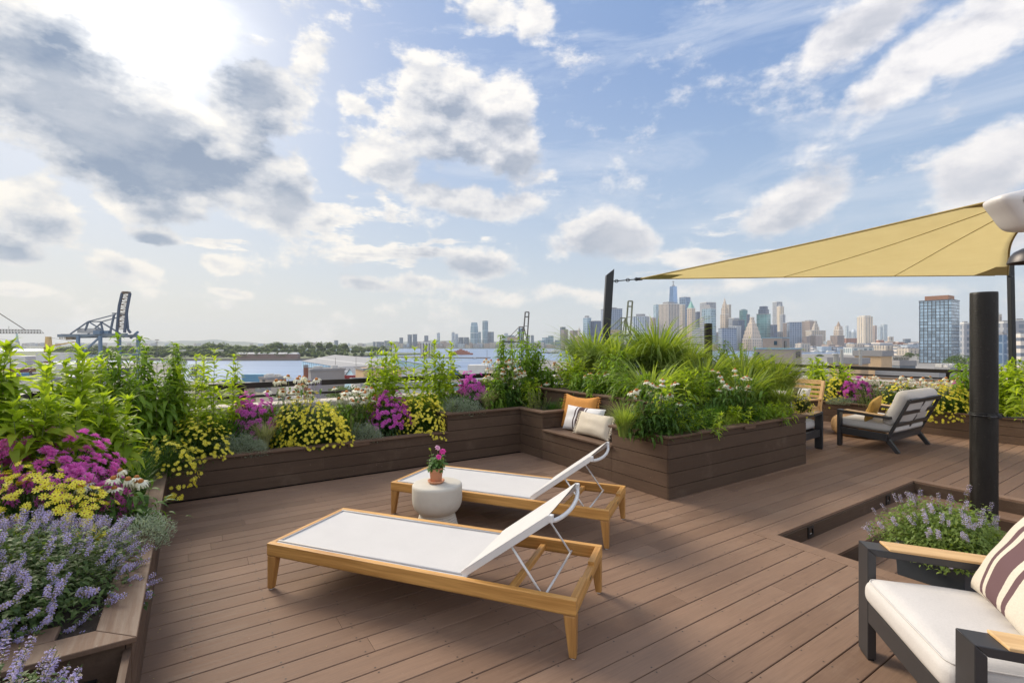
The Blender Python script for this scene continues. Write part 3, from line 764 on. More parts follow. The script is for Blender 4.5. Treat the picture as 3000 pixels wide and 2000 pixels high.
mb = MB(); mb.box(-.07,-.0,-.148,-.113,zc-.02,zc+.025); mb.box(.01,.05,-.145,-.113,zc-.018,zc+.02); mb.tube([(-.03,-.17,zc+.005),(-.13,-.20,zc+.006)], .006); mesh_part('buckle', mb, DKMETAL, t)
mb = MB(); mb.tube([(-.16,-.16,zc+.01),(.2,-.12,zc-.012),(1.6,.1,zc-.04)], .008, 6); obj('cable', mb.mesh('cable', DKMETAL, True), t)
def sail_post(label, base, top, w, slant=.10):
    base = Vector(base); top = Vector(top); d = (top-base).normalized(); up = Vector((0,1,0)); sx = d.cross(up).normalized(); sy = sx.cross(d)
    mb = MB(); V = []
    for k, (i, j) in enumerate(((-1,-1),(1,-1),(1,1),(-1,1))): V.append(base+sx*i*w/2+sy*j*w/2)
    for k, (i, j) in enumerate(((-1,-1),(1,-1),(1,1),(-1,1))): V.append(top+sx*i*w/2+sy*j*w/2-d*(slant if i > 0 else 0))
    mb.add([tuple(v) for v in V], [(3,2,1,0),(4,5,6,7),(0,1,5,4),(1,2,6,5),(2,3,7,6),(3,0,4,7)])
    o = obj('sail_post', mb.mesh('sail_post', simple('post_black', (.025,.026,.028), .4, .3, scale=3)), bevel=.006); tag(o, label, 'post', 'posts of the shade sail'); return o
SY = 9.6
sail_post('leaning black square post with slanted top holding the left corner of the sail', (WX(1756,SY), SY, -.2), (WX(1790,SY), SY+.1, WZ(786,SY)), .145, .13)
RY = 9.1
sail_post('slim black post holding the far right corner of the sail', (WX(2988,RY), RY+.1, -.2), (WX(2960,RY), RY, WZ(760,RY)), .078, -.05)
# sail surface
m, nt, bs = mat('sail_cloth')
tc = nt.nodes.new('ShaderNodeTexCoord').outputs['Object']
n = noise(nt, scaled(nt, tc, (1,1,6)), 4, 5)
cc = mixc(nt, n, (.76,.68,.47), (.84,.77,.56)); nt.links.new(cc, bs.inputs['Base Color']); bs.inputs['Roughness'].default_value = .9; bs.inputs['Specular IOR Level'].default_value = .1
bump(nt, bs, noise(nt, scaled(nt, tc, (.6,.6,5)), 3, 5), .5, .03)
tr = nt.nodes.new('ShaderNodeBsdfTranslucent'); nt.links.new(mixc(nt, 1.0, cc, (1.0,.98,.92), 'MULTIPLY'), tr.inputs[0])
mx = nt.nodes.new('ShaderNodeMixShader'); mx.inputs[0].default_value = .80; nt.links.new(bs.outputs[0], mx.inputs[1]); nt.links.new(tr.outputs[0], mx.inputs[2]); nt.links.new(mx.outputs[0], nt.nodes['Material Output'].inputs[0])
SAIL = m
SAILD = simple('sail_hem', (.36,.26,.09), .9)
QL = Vector((WX(1874,9.55), 9.55, WZ(817,9.55))); QR = Vector((WX(2952,8.95), 8.95, WZ(806,8.95))); QN = Vector((WX(3085,5.0), 5.0, WZ(548,5.0)))
cen = (QL+QR+QN)/3
def edge(P0, P1, f, dep):
    p = P0.lerp(P1, f); return p+(cen-p).normalized()*dep*4*f*(1-f)
def sail(u, v):    # u 0..1 along L->R, v 0..1 towards N
    b = edge(QL, QR, u, .03); l = edge(QL, QN, v, .10); r = edge(QR, QN, v, .14)
    p = (b+(QN-b)*v)
    lin = QL.lerp(QN, v).lerp(QR.lerp(QN, v), u)
    p = b*(1-v)+QN*v+(l-QL.lerp(QN, v))*(1-u)+(r-QR.lerp(QN, v))*u
    p = p+Vector((0,0,-.05*math.sin(PI*u)*math.sin(PI*v)))
    return p
t = empty('shade_sail', tuple(cen), 0, 'ochre triangular shade sail stretched over the right side of the deck', 'shade sail')
mb = MB(); mb.grid(lambda u, v: tuple(sail(u, v)-cen), 30, 30); o = obj('cloth', mb.mesh('cloth', SAIL, True), t)
so = o.modifiers.new('s', 'SOLIDIFY'); so.thickness = .002
mb = MB()
for f in (lambda k: sail(k, 0), lambda k: sail(0, k), lambda k: sail(1, k)): mb.tube([tuple(f(k/30)-cen) for k in range(30)], .013, 6)
obj('hem', mb.mesh('hem', SAILD, True), t)
for us in (.40, .705):
    mb = MB(); mb.tube([tuple(sail(us, k/30)-cen+Vector((0,0,-.006))) for k in range(29)], .005, 5); obj('seam', mb.mesh('seam', SAILD, True), t)
def patch(c0, fn, n=6):
    mb = MB(); mb.grid(lambda u, v: tuple(fn(u, v)-cen+Vector((0,-.006,-.004))), n, n); mesh_part('corner_patch', mb, simple('patch', (.52,.40,.17), .9), t)
patch(QL, lambda u, v: sail(u*.085*(1-v*.2), v*.085)); patch(QR, lambda u, v: sail(1-u*.09*(1-v*.6), v*.16)); patch(QN, lambda u, v: sail(u, 1-.13*v*(1-.25*math.sin(PI*u))))
t = empty('sail_tackle', tuple(QL), 0, 'steel turnbuckle and shackles tying the left sail corner to its post', 'tackle')
e0 = Vector((WX(1797,9.6), 9.6, WZ(824,9.6)))-QL
mb = MB(); mb.tube([tuple(e0), (0,0,0)], .011, 6); obj('rod', mb.mesh('rod', DKMETAL, True), t)
mb = MB()
for f in (.12, .55, .88): p = e0*(1-f); mb.tube([tuple(p+Vector((.035*math.cos(2*PI*k/12), 0, .028*math.sin(2*PI*k/12)))) for k in range(13)], .008, 6, cap=False)
obj('shackle', mb.mesh('shackle', DKMETAL, True), t)
mb = MB(); mb.beam(tuple(e0*.14), (.05,0,.0), .06, .05); mesh_part('corner_plate', mb, DKMETAL, t)
sail_post('black square post just outside the right edge holding the near corner of the sail', (5.80, 4.96, -.3), (5.70, 4.97, 3.62), .10, .08)
t = empty('sail_tackle', tuple(QN), 0, 'steel shackle tying the near sail corner to its post', 'tackle')
mb = MB(); mb.tube([(-.02,0,0),(5.66-QN.x,-.02,.02)], .012, 6); obj('shackle', mb.mesh('shackle', DKMETAL, True), t)
t = empty('sail_tackle', tuple(QR), 0, 'steel shackle tying the far right sail corner to the slim post', 'tackle')
mb = MB(); mb.tube([(0,0,0),(.07,.02,-.03),(.13,.03,-.02)], .012, 6); mb.tube([(.04+.03*math.cos(2*PI*k/12), 0, -.01+.03*math.sin(2*PI*k/12)) for k in range(13)], .007, 6, cap=False); obj('shackle', mb.mesh('shackle', DKMETAL, True), t)
# white casing + dome lamp on a post just outside the frame
HY = 2.55
hx, hz = WX(3010, HY), WZ(600, HY)
t = empty('casing', (hx, HY, hz), 0, 'rounded white plastic casing with an embossed oval emblem at the right edge', 'outdoor heater')
WPL = simple('white_plastic', (.62,.59,.57), .35, var=.02)
OUT = [(2917,588),(2921,576),(2945,568),(3000,556),(3060,548),(3105,552),(3120,585),(3112,640),(3075,668),(3015,678),(2985,672),(2966,655),(2944,626),(2925,602)]
def cat(i, f):
    p = [OUT[(i+k-1) % len(OUT)] for k in range(4)]
    return tuple(.5*((2*p[1][c])+(-p[0][c]+p[2][c])*f+(2*p[0][c]-5*p[1][c]+4*p[2][c]-p[3][c])*f*f+(-p[0][c]+3*p[1][c]-3*p[2][c]+p[3][c])*f**3) for c in (0,1))
RIM = [cat(i, k/4) for i in range(len(OUT)) for k in range(4)]; RIM.append(RIM[0])
RIM = [(WX(u, HY)-hx, WZ(v, HY)-hz) for u, v in RIM]; nR = len(RIM)-1
mb = MB()
mb.grid(lambda u, v: (lambda q, e: (q[0]*e, -.075*math.cos(PI/2*v)**.55-.0, q[1]*e))(RIM[round(u*nR)], math.sin(PI/2*v)), nR, 14)
mb.grid(lambda u, v: (lambda q: (q[0]*(1-.12*v*v), .09*v, q[1]*(1-.12*v*v)))(RIM[round(u*nR)]), nR, 4)
mb.grid(lambda u, v: (lambda q: (q[0]*.88*(1-v), .0901, q[1]*.88*(1-v)))(RIM[round(u*nR)]), nR, 2)
obj('shell', mb.mesh('shell', WPL, True), t)
mb = MB()
def ov(r, y): return [(-.053+r*.037*math.cos(2*PI*k/32), y+.0, .010+r*.029*math.sin(2*PI*k/32)) for k in range(33)]
mb.tube(ov(1, -.0695), .0045, 6, cap=False); mb.tube(ov(.74, -.0705), .0028, 6, cap=False)
mb.tube([(-.053-.018+.0045*k, -.0735, .010+(.006 if k % 2 else -.006)) for k in range(9)], .0025, 5)
obj('emblem', mb.mesh('emblem', simple('emblem_grey', (.46,.44,.43), .5), True), t)
mb = MB(); mb.tube([(.0,.08,0),(.15,.12,.02),(.32,.13,.02)], .022, 8); obj('bracket', mb.mesh('bracket', DKMETAL, True), t)
LY = 3.6
t = empty('dome_lamp', (WX(3032, LY), LY, WZ(768, LY)), 0, 'dark metal dome lamp shade at the right edge of the picture', 'lamp')
mb = MB(); mb.lathe([(.150,.0),(.148,.012),(.135,.05),(.11,.082),(.07,.105),(.03,.115),(.03,.15),(0,.15)], 36); mb.lathe([(.15,0),(.146,.001),(.13,.048),(.10,.078),(.05,.1),(0,.103)], 36)
obj('lamp_shade', mb.mesh('lamp_shade', simple('lamp_metal', (.06,.055,.055), .4, .6), True), t)
mb = MB(); mb.tube([(0,0,.14),(.02,0,.22),(.12,0,.26),(.34,.0,.26)], .012, 8); obj('arm', mb.mesh('arm', DKMETAL, True), t)
mb = MB(); mb.box(hx+.31, hx+.39, HY+.09, HY+.17, 0, 3.1); o = obj('steel_post', mb.mesh('steel_post', DKMETAL)); tag(o, 'slim black post just outside the right edge carrying the white casing', 'post')
mb = MB(); mb.box(WX(3032,LY)+.33, WX(3032,LY)+.41, LY-.04, LY+.04, 0, 3.0); o = obj('steel_post', mb.mesh('steel_post', DKMETAL)); tag(o, 'slim black post just outside the right edge carrying the dome lamp', 'post')
# ================================================================== PLANTS
def leaf_t(w=.28, droop=.25, fold=.12, n=4, tip=1.0, belly=.38):
    V = []; 
    for i in range(n+1):
        t = i/n; ww = w/2*math.sin(PI*min(1,t**(math.log(.5)/math.log(belly))))**.9 if 0 < t < 1 else 0
        y = t*math.cos(droop*t); z = -t*math.sin(droop*t)*1.0+.10*t*(1-t)
        if i in (0, n): V.append((0, y, z))
        else: V += [(-ww, y, z+fold*ww*2), (0, y, z), (ww, y, z+fold*ww*2)]
    F = [(0,2,1),(0,3,2)]
    for i in range(n-2):
        a = 1+3*i; F += [(a,a+1,a+4,a+3),(a+1,a+2,a+5,a+4)]
    a = 1+3*(n-2); e = len(V)-1; F += [(a,a+1,e),(a+1,a+2,e)]
    return np.array(V), F
def blade_t(w=.03, arch=1.0, n=7, rise=1.0):
    """grass blade rising and arching towards +Y, unit length about 1"""
    V = []; y = z = 0; th = R(86)
    for i in range(n+1):
        t = i/n; ww = w/2*(1-t**2.2)*(.55+.45*math.sin(PI*min(1,t*1.3+.1)))
        V += [(-ww, y, z), (ww, y, z+ww*.4)] if i < n else [(0, y, z)]
        th -= arch*R(150)/n*(t**.8+.12); y += math.cos(th)/n; z += math.sin(th)/n*rise
    F = [(2*i,2*i+1,2*i+3,2*i+2) for i in range(n-1)]+[(2*n-2,2*n-1,2*n)]
    return np.array(V), F
def frames(az, el, sc, roll=None, wsc=None):
    az = np.asarray(az); el = np.asarray(el); n = len(az)
    y = np.stack([np.cos(el)*np.cos(az), np.cos(el)*np.sin(az), np.sin(el)], 1)
    x = np.stack([np.sin(az), -np.cos(az), np.zeros(n)], 1); z = np.cross(x, y)
    if roll is not None:
        c, s = np.cos(roll)[:,None], np.sin(roll)[:,None]; x, z = x*c+z*s, z*c-x*s
    sc = np.broadcast_to(sc, (n,))[:,None]; ws = sc if wsc is None else np.broadcast_to(wsc,(n,))[:,None]
    return np.stack([x*ws, y*sc, z*sc], 2)
def zframes(az, sc, scz=None):
    n = len(az); M = np.zeros((n,3,3)); sc = np.broadcast_to(sc,(n,)); z = sc if scz is None else np.broadcast_to(scz,(n,))
    # +Y of template -> azimuth az
    M[:,0,0] = np.sin(az)*sc; M[:,1,0] = -np.cos(az)*sc; M[:,0,1] = np.cos(az)*sc; M[:,1,1] = np.sin(az)*sc; M[:,2,2] = z
    return M
def tmpl(mb): return np.concatenate(mb.V), list(mb.F), list(mb.M)
def inst_multi(mb, T3, T, M):
    tv, tf, tm = T3
    for k in sorted(set(tm)): pass
    n = len(T)
    if not n: return
    V = np.einsum('nij,kj->nki', M, tv)+T[:,None,:]; kk = len(tv); mb.V.append(V.reshape(-1,3))
    for i in range(n):
        o = mb.n+i*kk
        for f, m_ in zip(tf, tm): mb.F.append(tuple(x+o for x in f)); mb.M.append(m_)
    mb.UV.extend([(0.0,0.0)]*(n*sum(len(f) for f in tf))); mb.n += n*kk
def heads(name, parent, me, T3, pos, M, mats, limit=100, sub=None, many=None):
    """individual flower parts: the nearest `limit` as objects, the rest as one stuff part"""
    base = Vector(parent.location)
    d = [(Vector(p)+base-Vector((0,0,H))).length-(.4*p[2]) for p in pos]
    order = np.argsort(d); out = []
    for i in order[:limit]:
        o = obj(name, me, parent); o.matrix_local = Matrix([[*M[i][r], pos[i][r]] for r in range(3)]+[[0,0,0,1]]); out.append(o)
        if sub: obj(sub[0], sub[1], o)
    rest = order[limit:]
    if len(rest):
        mb = MB(); inst_multi(mb, T3, np.array(pos)[rest], np.array(M)[rest])
        tag(obj(many or name+'s', mb.mesh(name+'s', mats), parent), kind='stuff')
    return out
def dirframes(dirs, sc, spin=None):
    """frames whose Z looks along dirs"""
    d = np.asarray(dirs, float); d /= np.linalg.norm(d, axis=1)[:,None]
    ref = np.where(np.abs(d[:,2:3]) < .95, np.array([[0,0,1.]]), np.array([[1.,0,0]]))
    x = np.cross(ref, d); x /= np.linalg.norm(x, axis=1)[:,None]; y = np.cross(d, x)
    a = rng.uniform(0, 2*PI, len(d)) if spin is None else spin
    c, s = np.cos(a)[:,None], np.sin(a)[:,None]; x, y = x*c+y*s, y*c-x*s
    sc = np.broadcast_to(sc,(len(d),))[:,None]
    return np.stack([x*sc, y*sc, d*sc], 2)
def dome(n, rx, ry, rz, r0=.8, r1=1.0, zmin=0.0, low=0):
    u = rng.uniform(zmin, 1, n); a = rng.uniform(0, 2*PI, n); s = np.sqrt(1-u*u)
    r = rng.uniform(r0, r1, n)
    dirs = np.stack([s*np.cos(a), s*np.sin(a), u], 1)
    lump = 1+.10*np.sin(a*3+low)+.08*np.sin(a*5+u*6+low*2)
    P_ = dirs*np.array([rx, ry, rz])*(r*lump)[:,None]
    return P_, dirs/np.array([rx, ry, rz])*rz, a

L_TALL = leafmat('leaf_bright', (.21,.31,.028), (.46,.56,.075), .58)
L_TALLD = leafmat('leaf_green', (.10,.195,.022), (.27,.40,.05), .5)
L_STEM = leafmat('stem_green', (.16,.20,.06), (.26,.28,.10), .2)
L_CORE = leafmat('coreopsis_leaf', (.03,.07,.012), (.085,.15,.03), .35)
L_DARK = leafmat('leaf_dark', (.02,.05,.014), (.05,.10,.025), .3)
L_CONE = leafmat('coneflower_leaf', (.045,.10,.016), (.12,.22,.04), .4)
L_SILV = leafmat('silver_leaf', (.24,.30,.20), (.46,.52,.38), .3, tcol=(1.1,1.15,.9))
L_SEDGE = leafmat('sedge_blade', (.20,.23,.08), (.56,.54,.30), .35, tcol=(1.2,1.2,.7))
L_GRASS = leafmat('grass_blade', (.12,.20,.03), (.36,.44,.13), .48)
L_LIRI = leafmat('fine_grass_blade', (.03,.085,.015), (.09,.19,.03), .35)
L_SPIKE = leafmat('spike_leaf', (.11,.14,.04), (.24,.27,.10), .3)
L_CAT = leafmat('catmint_leaf', (.05,.095,.03), (.13,.20,.06), .35)
L_CATL = leafmat('catmint_leaf_light', (.12,.19,.04), (.28,.36,.10), .4)
P_YEL = leafmat('petal_yellow', (.86,.74,.03), (.93,.86,.14), .35, tcol=(1.05,1.05,.5))
P_YC = simple('flower_eye', (.42,.24,.02), .8)
P_MAG = leafmat('petal_magenta', (.56,.09,.46), (.82,.27,.70), .4, tcol=(1.2,.8,1.2))
P_WHITE = leafmat('petal_white', (.72,.70,.52), (.86,.85,.74), .3, tcol=(1.05,1.05,.85))
P_CONE = simple('cone_orange', (.48,.17,.03), .7, scale=220, var=.5, bmp=1.0)
P_LAV = leafmat('petal_lavender', (.36,.30,.56), (.60,.53,.76), .3, tcol=(1,1,1.1))
P_CALYX = leafmat('calyx', (.24,.19,.20), (.40,.34,.24), .25)
P_PLUME = leafmat('plume', (.30,.36,.14), (.46,.50,.26), .4)
STEMB = simple('stem_brown', (.14,.13,.06), .7)

LT = [leaf_t(.29, dr, .14) for dr in (.15,.55,.95,1.3)]
LTS = [leaf_t(.45, dr, .1, 3) for dr in (.2,.7)]
LTN = [leaf_t(.10, dr, .1, 3) for dr in (.1,.5)]
TINY = (np.array([(-.22,.45,0.03),(0,0,0),(.22,.45,.03),(0,1,-.05)]), [(1,2,3,0)])
BL = [blade_t(.022, a) for a in (.45,.75,1.0,1.25)]
BLW = [blade_t(.046, a, 10) for a in (.72,.95,1.2,1.5)]

def pick(lst, n):
    return rng.integers(0, len(lst), n)
def scatter(mb, tl, T, M, m=0):
    k = pick(tl, len(T))
    for i, t in enumerate(tl):
        s = k == i; mb.inst(t, np.asarray(T)[s], M[s], m)
def stem_path(x, y, h, lean, az, n=8):
    t = np.linspace(0, 1, n); r = lean*t**1.6
    return np.stack([x+r*np.cos(az), y+r*np.sin(az), h*t], 1)
def tall_leafy(label, loc, h, n=4, spread=.14, L=.13, bright=True, group='tall leafy perennials', z0=.08, dens=.042, hv=.18, ls=1.32):
    t = empty('leafy_plant', loc, 0, label, 'plant', group)
    ms = MB(); ml = MB(); L *= ls; n = int(n*1.4+.5)
    for i in range(n):
        hh = h*(1-(rng.uniform(0, hv) if i else 0)); az = rng.uniform(0, 2*PI)
        x, y = (rng.normal(0, spread*.5), rng.normal(0, spread*.5)) if i else (0, 0)
        P_ = stem_path(x, y, hh, rng.uniform(.02,.10) if i else .03, az, 9)
        ms.tube([tuple(p) for p in P_], list(np.linspace(.0055,.0022,9)), 6)
        nodes = int(hh*(1-z0)/dens); f = np.linspace(z0, .985, nodes)
        f = 1-(1-f)**1.0
        k = rng.integers(2, 4, nodes); k[:] = 3
        az0 = np.arange(nodes)*1.15+rng.uniform(0, 6)
        T=[]; A=[]; E_=[]; S_=[]
        for j in range(nodes):
            p = np.array([np.interp(f[j]*8, range(9), P_[:,c]) for c in range(3)])
            top = max(0, (f[j]-.86)/.14)
            size = L*(.72+.42*math.sin(PI*min(1,f[j]*.75+.2)))*(1-.42*top)
            for q in range(3):
                T.append(p); A.append(az0[j]+q*2.094+rng.normal(0,.25)); E_.append(R(28+40*top)+rng.normal(0,.2)); S_.append(size*rng.uniform(.75,1.15))
        for q in range(6):
            T.append(P_[-1]); A.append(q*1.05+rng.normal(0,.2)); E_.append(R(rng.uniform(40,75))); S_.append(L*rng.uniform(.45,.7))
        scatter(ml, LT[:3] if bright else LT[1:], T, frames(A, E_, np.array(S_), rng.normal(0,.25,len(A))))
    obj('stem', ms.mesh('stem', L_STEM, True), t)
    obj('foliage', ml.mesh('foliage', L_TALL if bright else L_TALLD, True), t)
    return t
# flower templates
mb = MB()
for k in range(8):
    a = k*PI/4; ca, sa = math.cos(a), math.sin(a)
    def q(x, y, z): return (x*ca-y*sa, x*sa+y*ca, z)
    mb.add([q(0,0,0), q(.3,-.17,.05), q(1,-.2,.12), q(1.06,0,.10), q(1,.2,.12), q(.3,.17,.05)], [(0,1,2,3),(0,3,4,5)])
mb.lathe([(.24,.02),(.2,.14),(0,.2)], 6, 1)
CORE_T = tmpl(mb); CORE_M = mb.mesh('coreopsis_flower', [P_YEL, P_YC])
def petal_ring(mb, n, L, w, z, droop, m=0, jit=.1):
    for k in range(n):
        a = 2*PI*k/n+random.uniform(-jit, jit); l = L*random.uniform(.88,1.08); dd = droop*random.uniform(.7,1.2); V = []
        for i, t_ in enumerate((0,.3,.65,1)):
            r = .16+l*t_*math.cos(dd*t_); zz = z-l*t_*math.sin(dd*t_); ww = w*(.45,1,.95,.4)[i]
            for s in (-1,1): V.append((r*math.cos(a)-s*ww*math.sin(a), r*math.sin(a)+s*ww*math.cos(a), zz))
        mb.add(V, [(0,1,3,2),(2,3,5,4),(4,5,7,6)], m)
CONE_V = []
for v_ in range(3):
    mb = MB(); petal_ring(mb, 14, 1.0, .145, 0, (.55,.95,.3)[v_]); pm = mb.mesh('coneflower_petals', P_WHITE); pt = tmpl(mb)
    mc = MB(); mc.lathe([(0,-.08),(.28,-.06),(.36,.06),(.33,.24),(.20,.38),(0,.43)], 14); cm = mc.mesh('coneflower_cone', P_CONE, True); CONE_V.append((pm, cm, pt))
mb = MB()
for i in range(70):
    u = random.uniform(.0,1); a = random.uniform(0,2*PI); s = math.sqrt(1-u*u); d = Vector((s*math.cos(a), s*math.sin(a), u*.75)); r = random.uniform(.75,1.1)
    x = d.cross(Vector((0,0,1))); x = (x if x.length > .01 else Vector((1,0,0))).normalized()*.07
    p0 = d*.25; p1 = d*r*.7; p2 = d*r+Vector((0,0,-.08)); mb.add([tuple(p0-x*.5), tuple(p0+x*.5), tuple(p1+x), tuple(p2), tuple(p1-x)], [(0,1,2,3,4)])
BEE_T = tmpl(mb); BEE_M = mb.mesh('bee_balm_head', [P_MAG])
mb = MB()       # catmint spike along +Z, unit length 1
for i in range(40):
    z = .25+.75*(i/40); z = .25+.75*round((z-.25)*9)/9*.5+(z-.25)*.5; a = i*2.4; r = .062*(1-.5*(z-.25)); d = Vector((math.cos(a), math.sin(a), .35)).normalized()
    c = Vector((d.x*r*.5, d.y*r*.5, z)); x = d.cross(Vector((0,0,1))).normalized()*.032
    tip = c+d*.085; m_ = 0 if random.random() < .58 else 1
    mb.add([tuple(c-x*.4), tuple(c+x*.4), tuple(tip+x), tuple(tip+Vector((0,0,-.02))), tuple(tip-x)], [(0,1,2,3,4)], m_)
    if m_ == 0: mb.add([tuple(tip-x*1.1+Vector((0,0,-.0))), tuple(tip+x*1.1), tuple(tip+d*.035-Vector((0,0,.05)))], [(0,1,2)], 0)
mb.beam((0,0,0),(0,0,1),.012,.012, (1,0,0), 2)
for k in range(6): mb.inst(LTS[0], np.array([(0,0,.05+.03*k)]), frames(np.array([k*1.7]), np.array([.5]), np.array([.13])), 2)
CAT_T = tmpl(mb); CAT_M = mb.mesh('catmint_spike', [P_LAV, P_CALYX, L_CAT])

CAT_M2 = CAT_M.copy(); CAT_M2.materials[0] = leafmat('petal_pale_lavender', (.40,.35,.52), (.62,.56,.70), .3, tcol=(1,1,1.1))
def coreopsis(label, loc, rx, ry, h, nf, fs=.019, zmin=-.15, dark=False):
    nf = int(nf*2.5); fs *= .92
    t = empty('coreopsis', loc, 0, label, 'flower bush', 'yellow coreopsis mounds')
    ml = MB(); P_, d, a = dome(int(1500*rx/.4), rx, ry, h, .35, .98, -.1)
    ml.inst(LTN[0], P_-d*0, frames(a+rng.normal(0,.9,len(a)), rng.uniform(-.2,1.3,len(a)), rng.uniform(.05,.10,len(a))))
    P_, d, a = dome(int(700*rx/.4), rx*.8, ry*.8, h*.85, .4, .95, 0); ml.inst(LTN[1], P_, frames(a, rng.uniform(.2,1.4,len(a)), rng.uniform(.06,.12,len(a))))
    for i in range(40):
        e, _, _ = dome(1, rx*.9, ry*.9, h*.95, .9, 1, .0); ml.tube([(rng.normal(0,.03),rng.normal(0,.03),-.02), tuple(e[0]*[.5,.5,.6]), tuple(e[0])], [.003,.002,.001], 4)
    obj('foliage', ml.mesh('foliage', L_CORE), t)
    P_, d, a = dome(nf, rx, ry, h, .93, 1.12, zmin, low=rng.uniform(0,6))
    keep = (P_[:,1] < ry*.55); P_, d = P_[keep], d[keep]
    d = d+rng.normal(0,.35,d.shape)+np.array([0,-.25,.45])
    heads('flower', t, CORE_M, CORE_T, P_, dirframes(d, rng.uniform(fs*.75, fs*1.15, len(P_))), [P_YEL, P_YC])
    return t
def bee_balm(label, loc, rx, ry, h, nf, hs=.030, flat=.22):
    nf = int(nf*1.7); hs *= 1.3
    t = empty('bee_balm', loc, 0, label, 'flower bush', 'magenta bee balm clumps')
    ml = MB(); P_, d, a = dome(900, rx*.95, ry*.95, h*.9, .4, .95, -.1); scatter(ml, LT, P_, frames(a, rng.uniform(-.3,.6,len(a)), rng.uniform(.05,.085,len(a))))
    nf = int(nf*1.0)
    for i in range(26): ml.tube([(rng.uniform(-.4,.4)*rx, rng.uniform(-.4,.4)*ry, 0), (rng.uniform(-.7,.7)*rx, rng.uniform(-.7,.7)*ry, h*.85)], .003, 4)
    obj('foliage', ml.mesh('foliage', L_DARK), t)
    P_, d, a = dome(nf, rx, ry, h, .92, 1.04, flat)
    heads('flower', t, BEE_M, BEE_T, P_, dirframes(d+rng.normal(0,.2,d.shape)+np.array([0,0,.3]), rng.uniform(hs*.8,hs*1.2,len(P_))), [P_MAG])
    return t
def coneflower(label, loc, h, spread, nf, hs=.040, leafy=1.0, hv=.25, group='white coneflower clumps', dep=None):
    hs *= 1.35; nf = int(nf*1.35+.5)
    t = empty('coneflower', loc, 0, label, 'flower bush', group); dep = dep or spread*.6
    ml = MB(); ms = MB(); n = int(480*leafy)
    X_ = rng.normal(0, spread*.55, n); Y_ = rng.normal(0, dep*.55, n); Z_ = np.abs(rng.normal(0, h*.33, n)).clip(0, h*.8)
    a = np.arctan2(Y_, X_)+rng.normal(0,1,n)
    scatter(ml, LT, np.stack([X_,Y_,Z_],1), frames(a, rng.uniform(-.1,.9,n), rng.uniform(.07,.13,n)))
    pos = []; M_ = []
    for i in range(nf):
        x, y = rng.uniform(-1,1)*spread, rng.uniform(-1,1)*dep; hh = h*(1-rng.uniform(0,hv))
        b = (x*.45+rng.normal(0,.02), y*.45+rng.normal(0,.02), 0)
        ms.tube([b, ((b[0]+x)/2+rng.normal(0,.008), (b[1]+y)/2, hh*.55), (x, y, hh)], [.0032,.0028,.0022], 5)
        for q in range(3):
            f = rng.uniform(.25,.8); p = np.array([[b[0]+(x-b[0])*f, b[1]+(y-b[1])*f, hh*f]]); ml.inst(LT[int(rng.integers(0,4))], p, frames(rng.uniform(0,6,1), rng.uniform(.1,.9,1), rng.uniform(.05,.09,1)))
        pos.append((x,y,hh)); M_.append(dirframes([(rng.normal(0,.22), rng.normal(-.12,.22), 1)], hs*rng.uniform(.75,1.15))[0])
    obj('stem', ms.mesh('stem', L_STEM, True), t); obj('foliage', ml.mesh('foliage', L_CONE), t)
    for i, (p, M1) in enumerate(zip(pos, M_)):
        pm, cm, pt = CONE_V[int(rng.integers(0,3))]
        o = obj('flower', pm, t); o.matrix_local = Matrix([[*M1[r], p[r]] for r in range(3)]+[[0,0,0,1]]); obj('cone', cm, o)
    return t
def silver_mound(label, loc, rx, ry, h):
    t = empty('artemisia', loc, 0, label, 'plant', 'silver artemisia mounds')
    ml = MB(); n = int(5200*rx/.35)
    P_, d, a = dome(n, rx, ry, h, .55, 1.03, -.05, low=rng.uniform(0,6))
    ml.inst(TINY, P_, frames(a+rng.normal(0,.8,n), rng.uniform(-.1,1.4,n), rng.uniform(.016,.034,n), rng.normal(0,.8,n), rng.uniform(.008,.016,n)))
    o = tag(obj('artemisia_f', ml.mesh('foliage', L_SILV), t)); o.name = 'foliage'
    ms = MB()
    for i in range(30):
        e, _, _ = dome(1, rx, ry, h, .7, .95, .1); ms.tube([(0,0,-.02), tuple(e[0]*.5), tuple(e[0])], [.004,.003,.002], 4)
    obj('stem', ms.mesh('stem', STEMB), t)
    return t
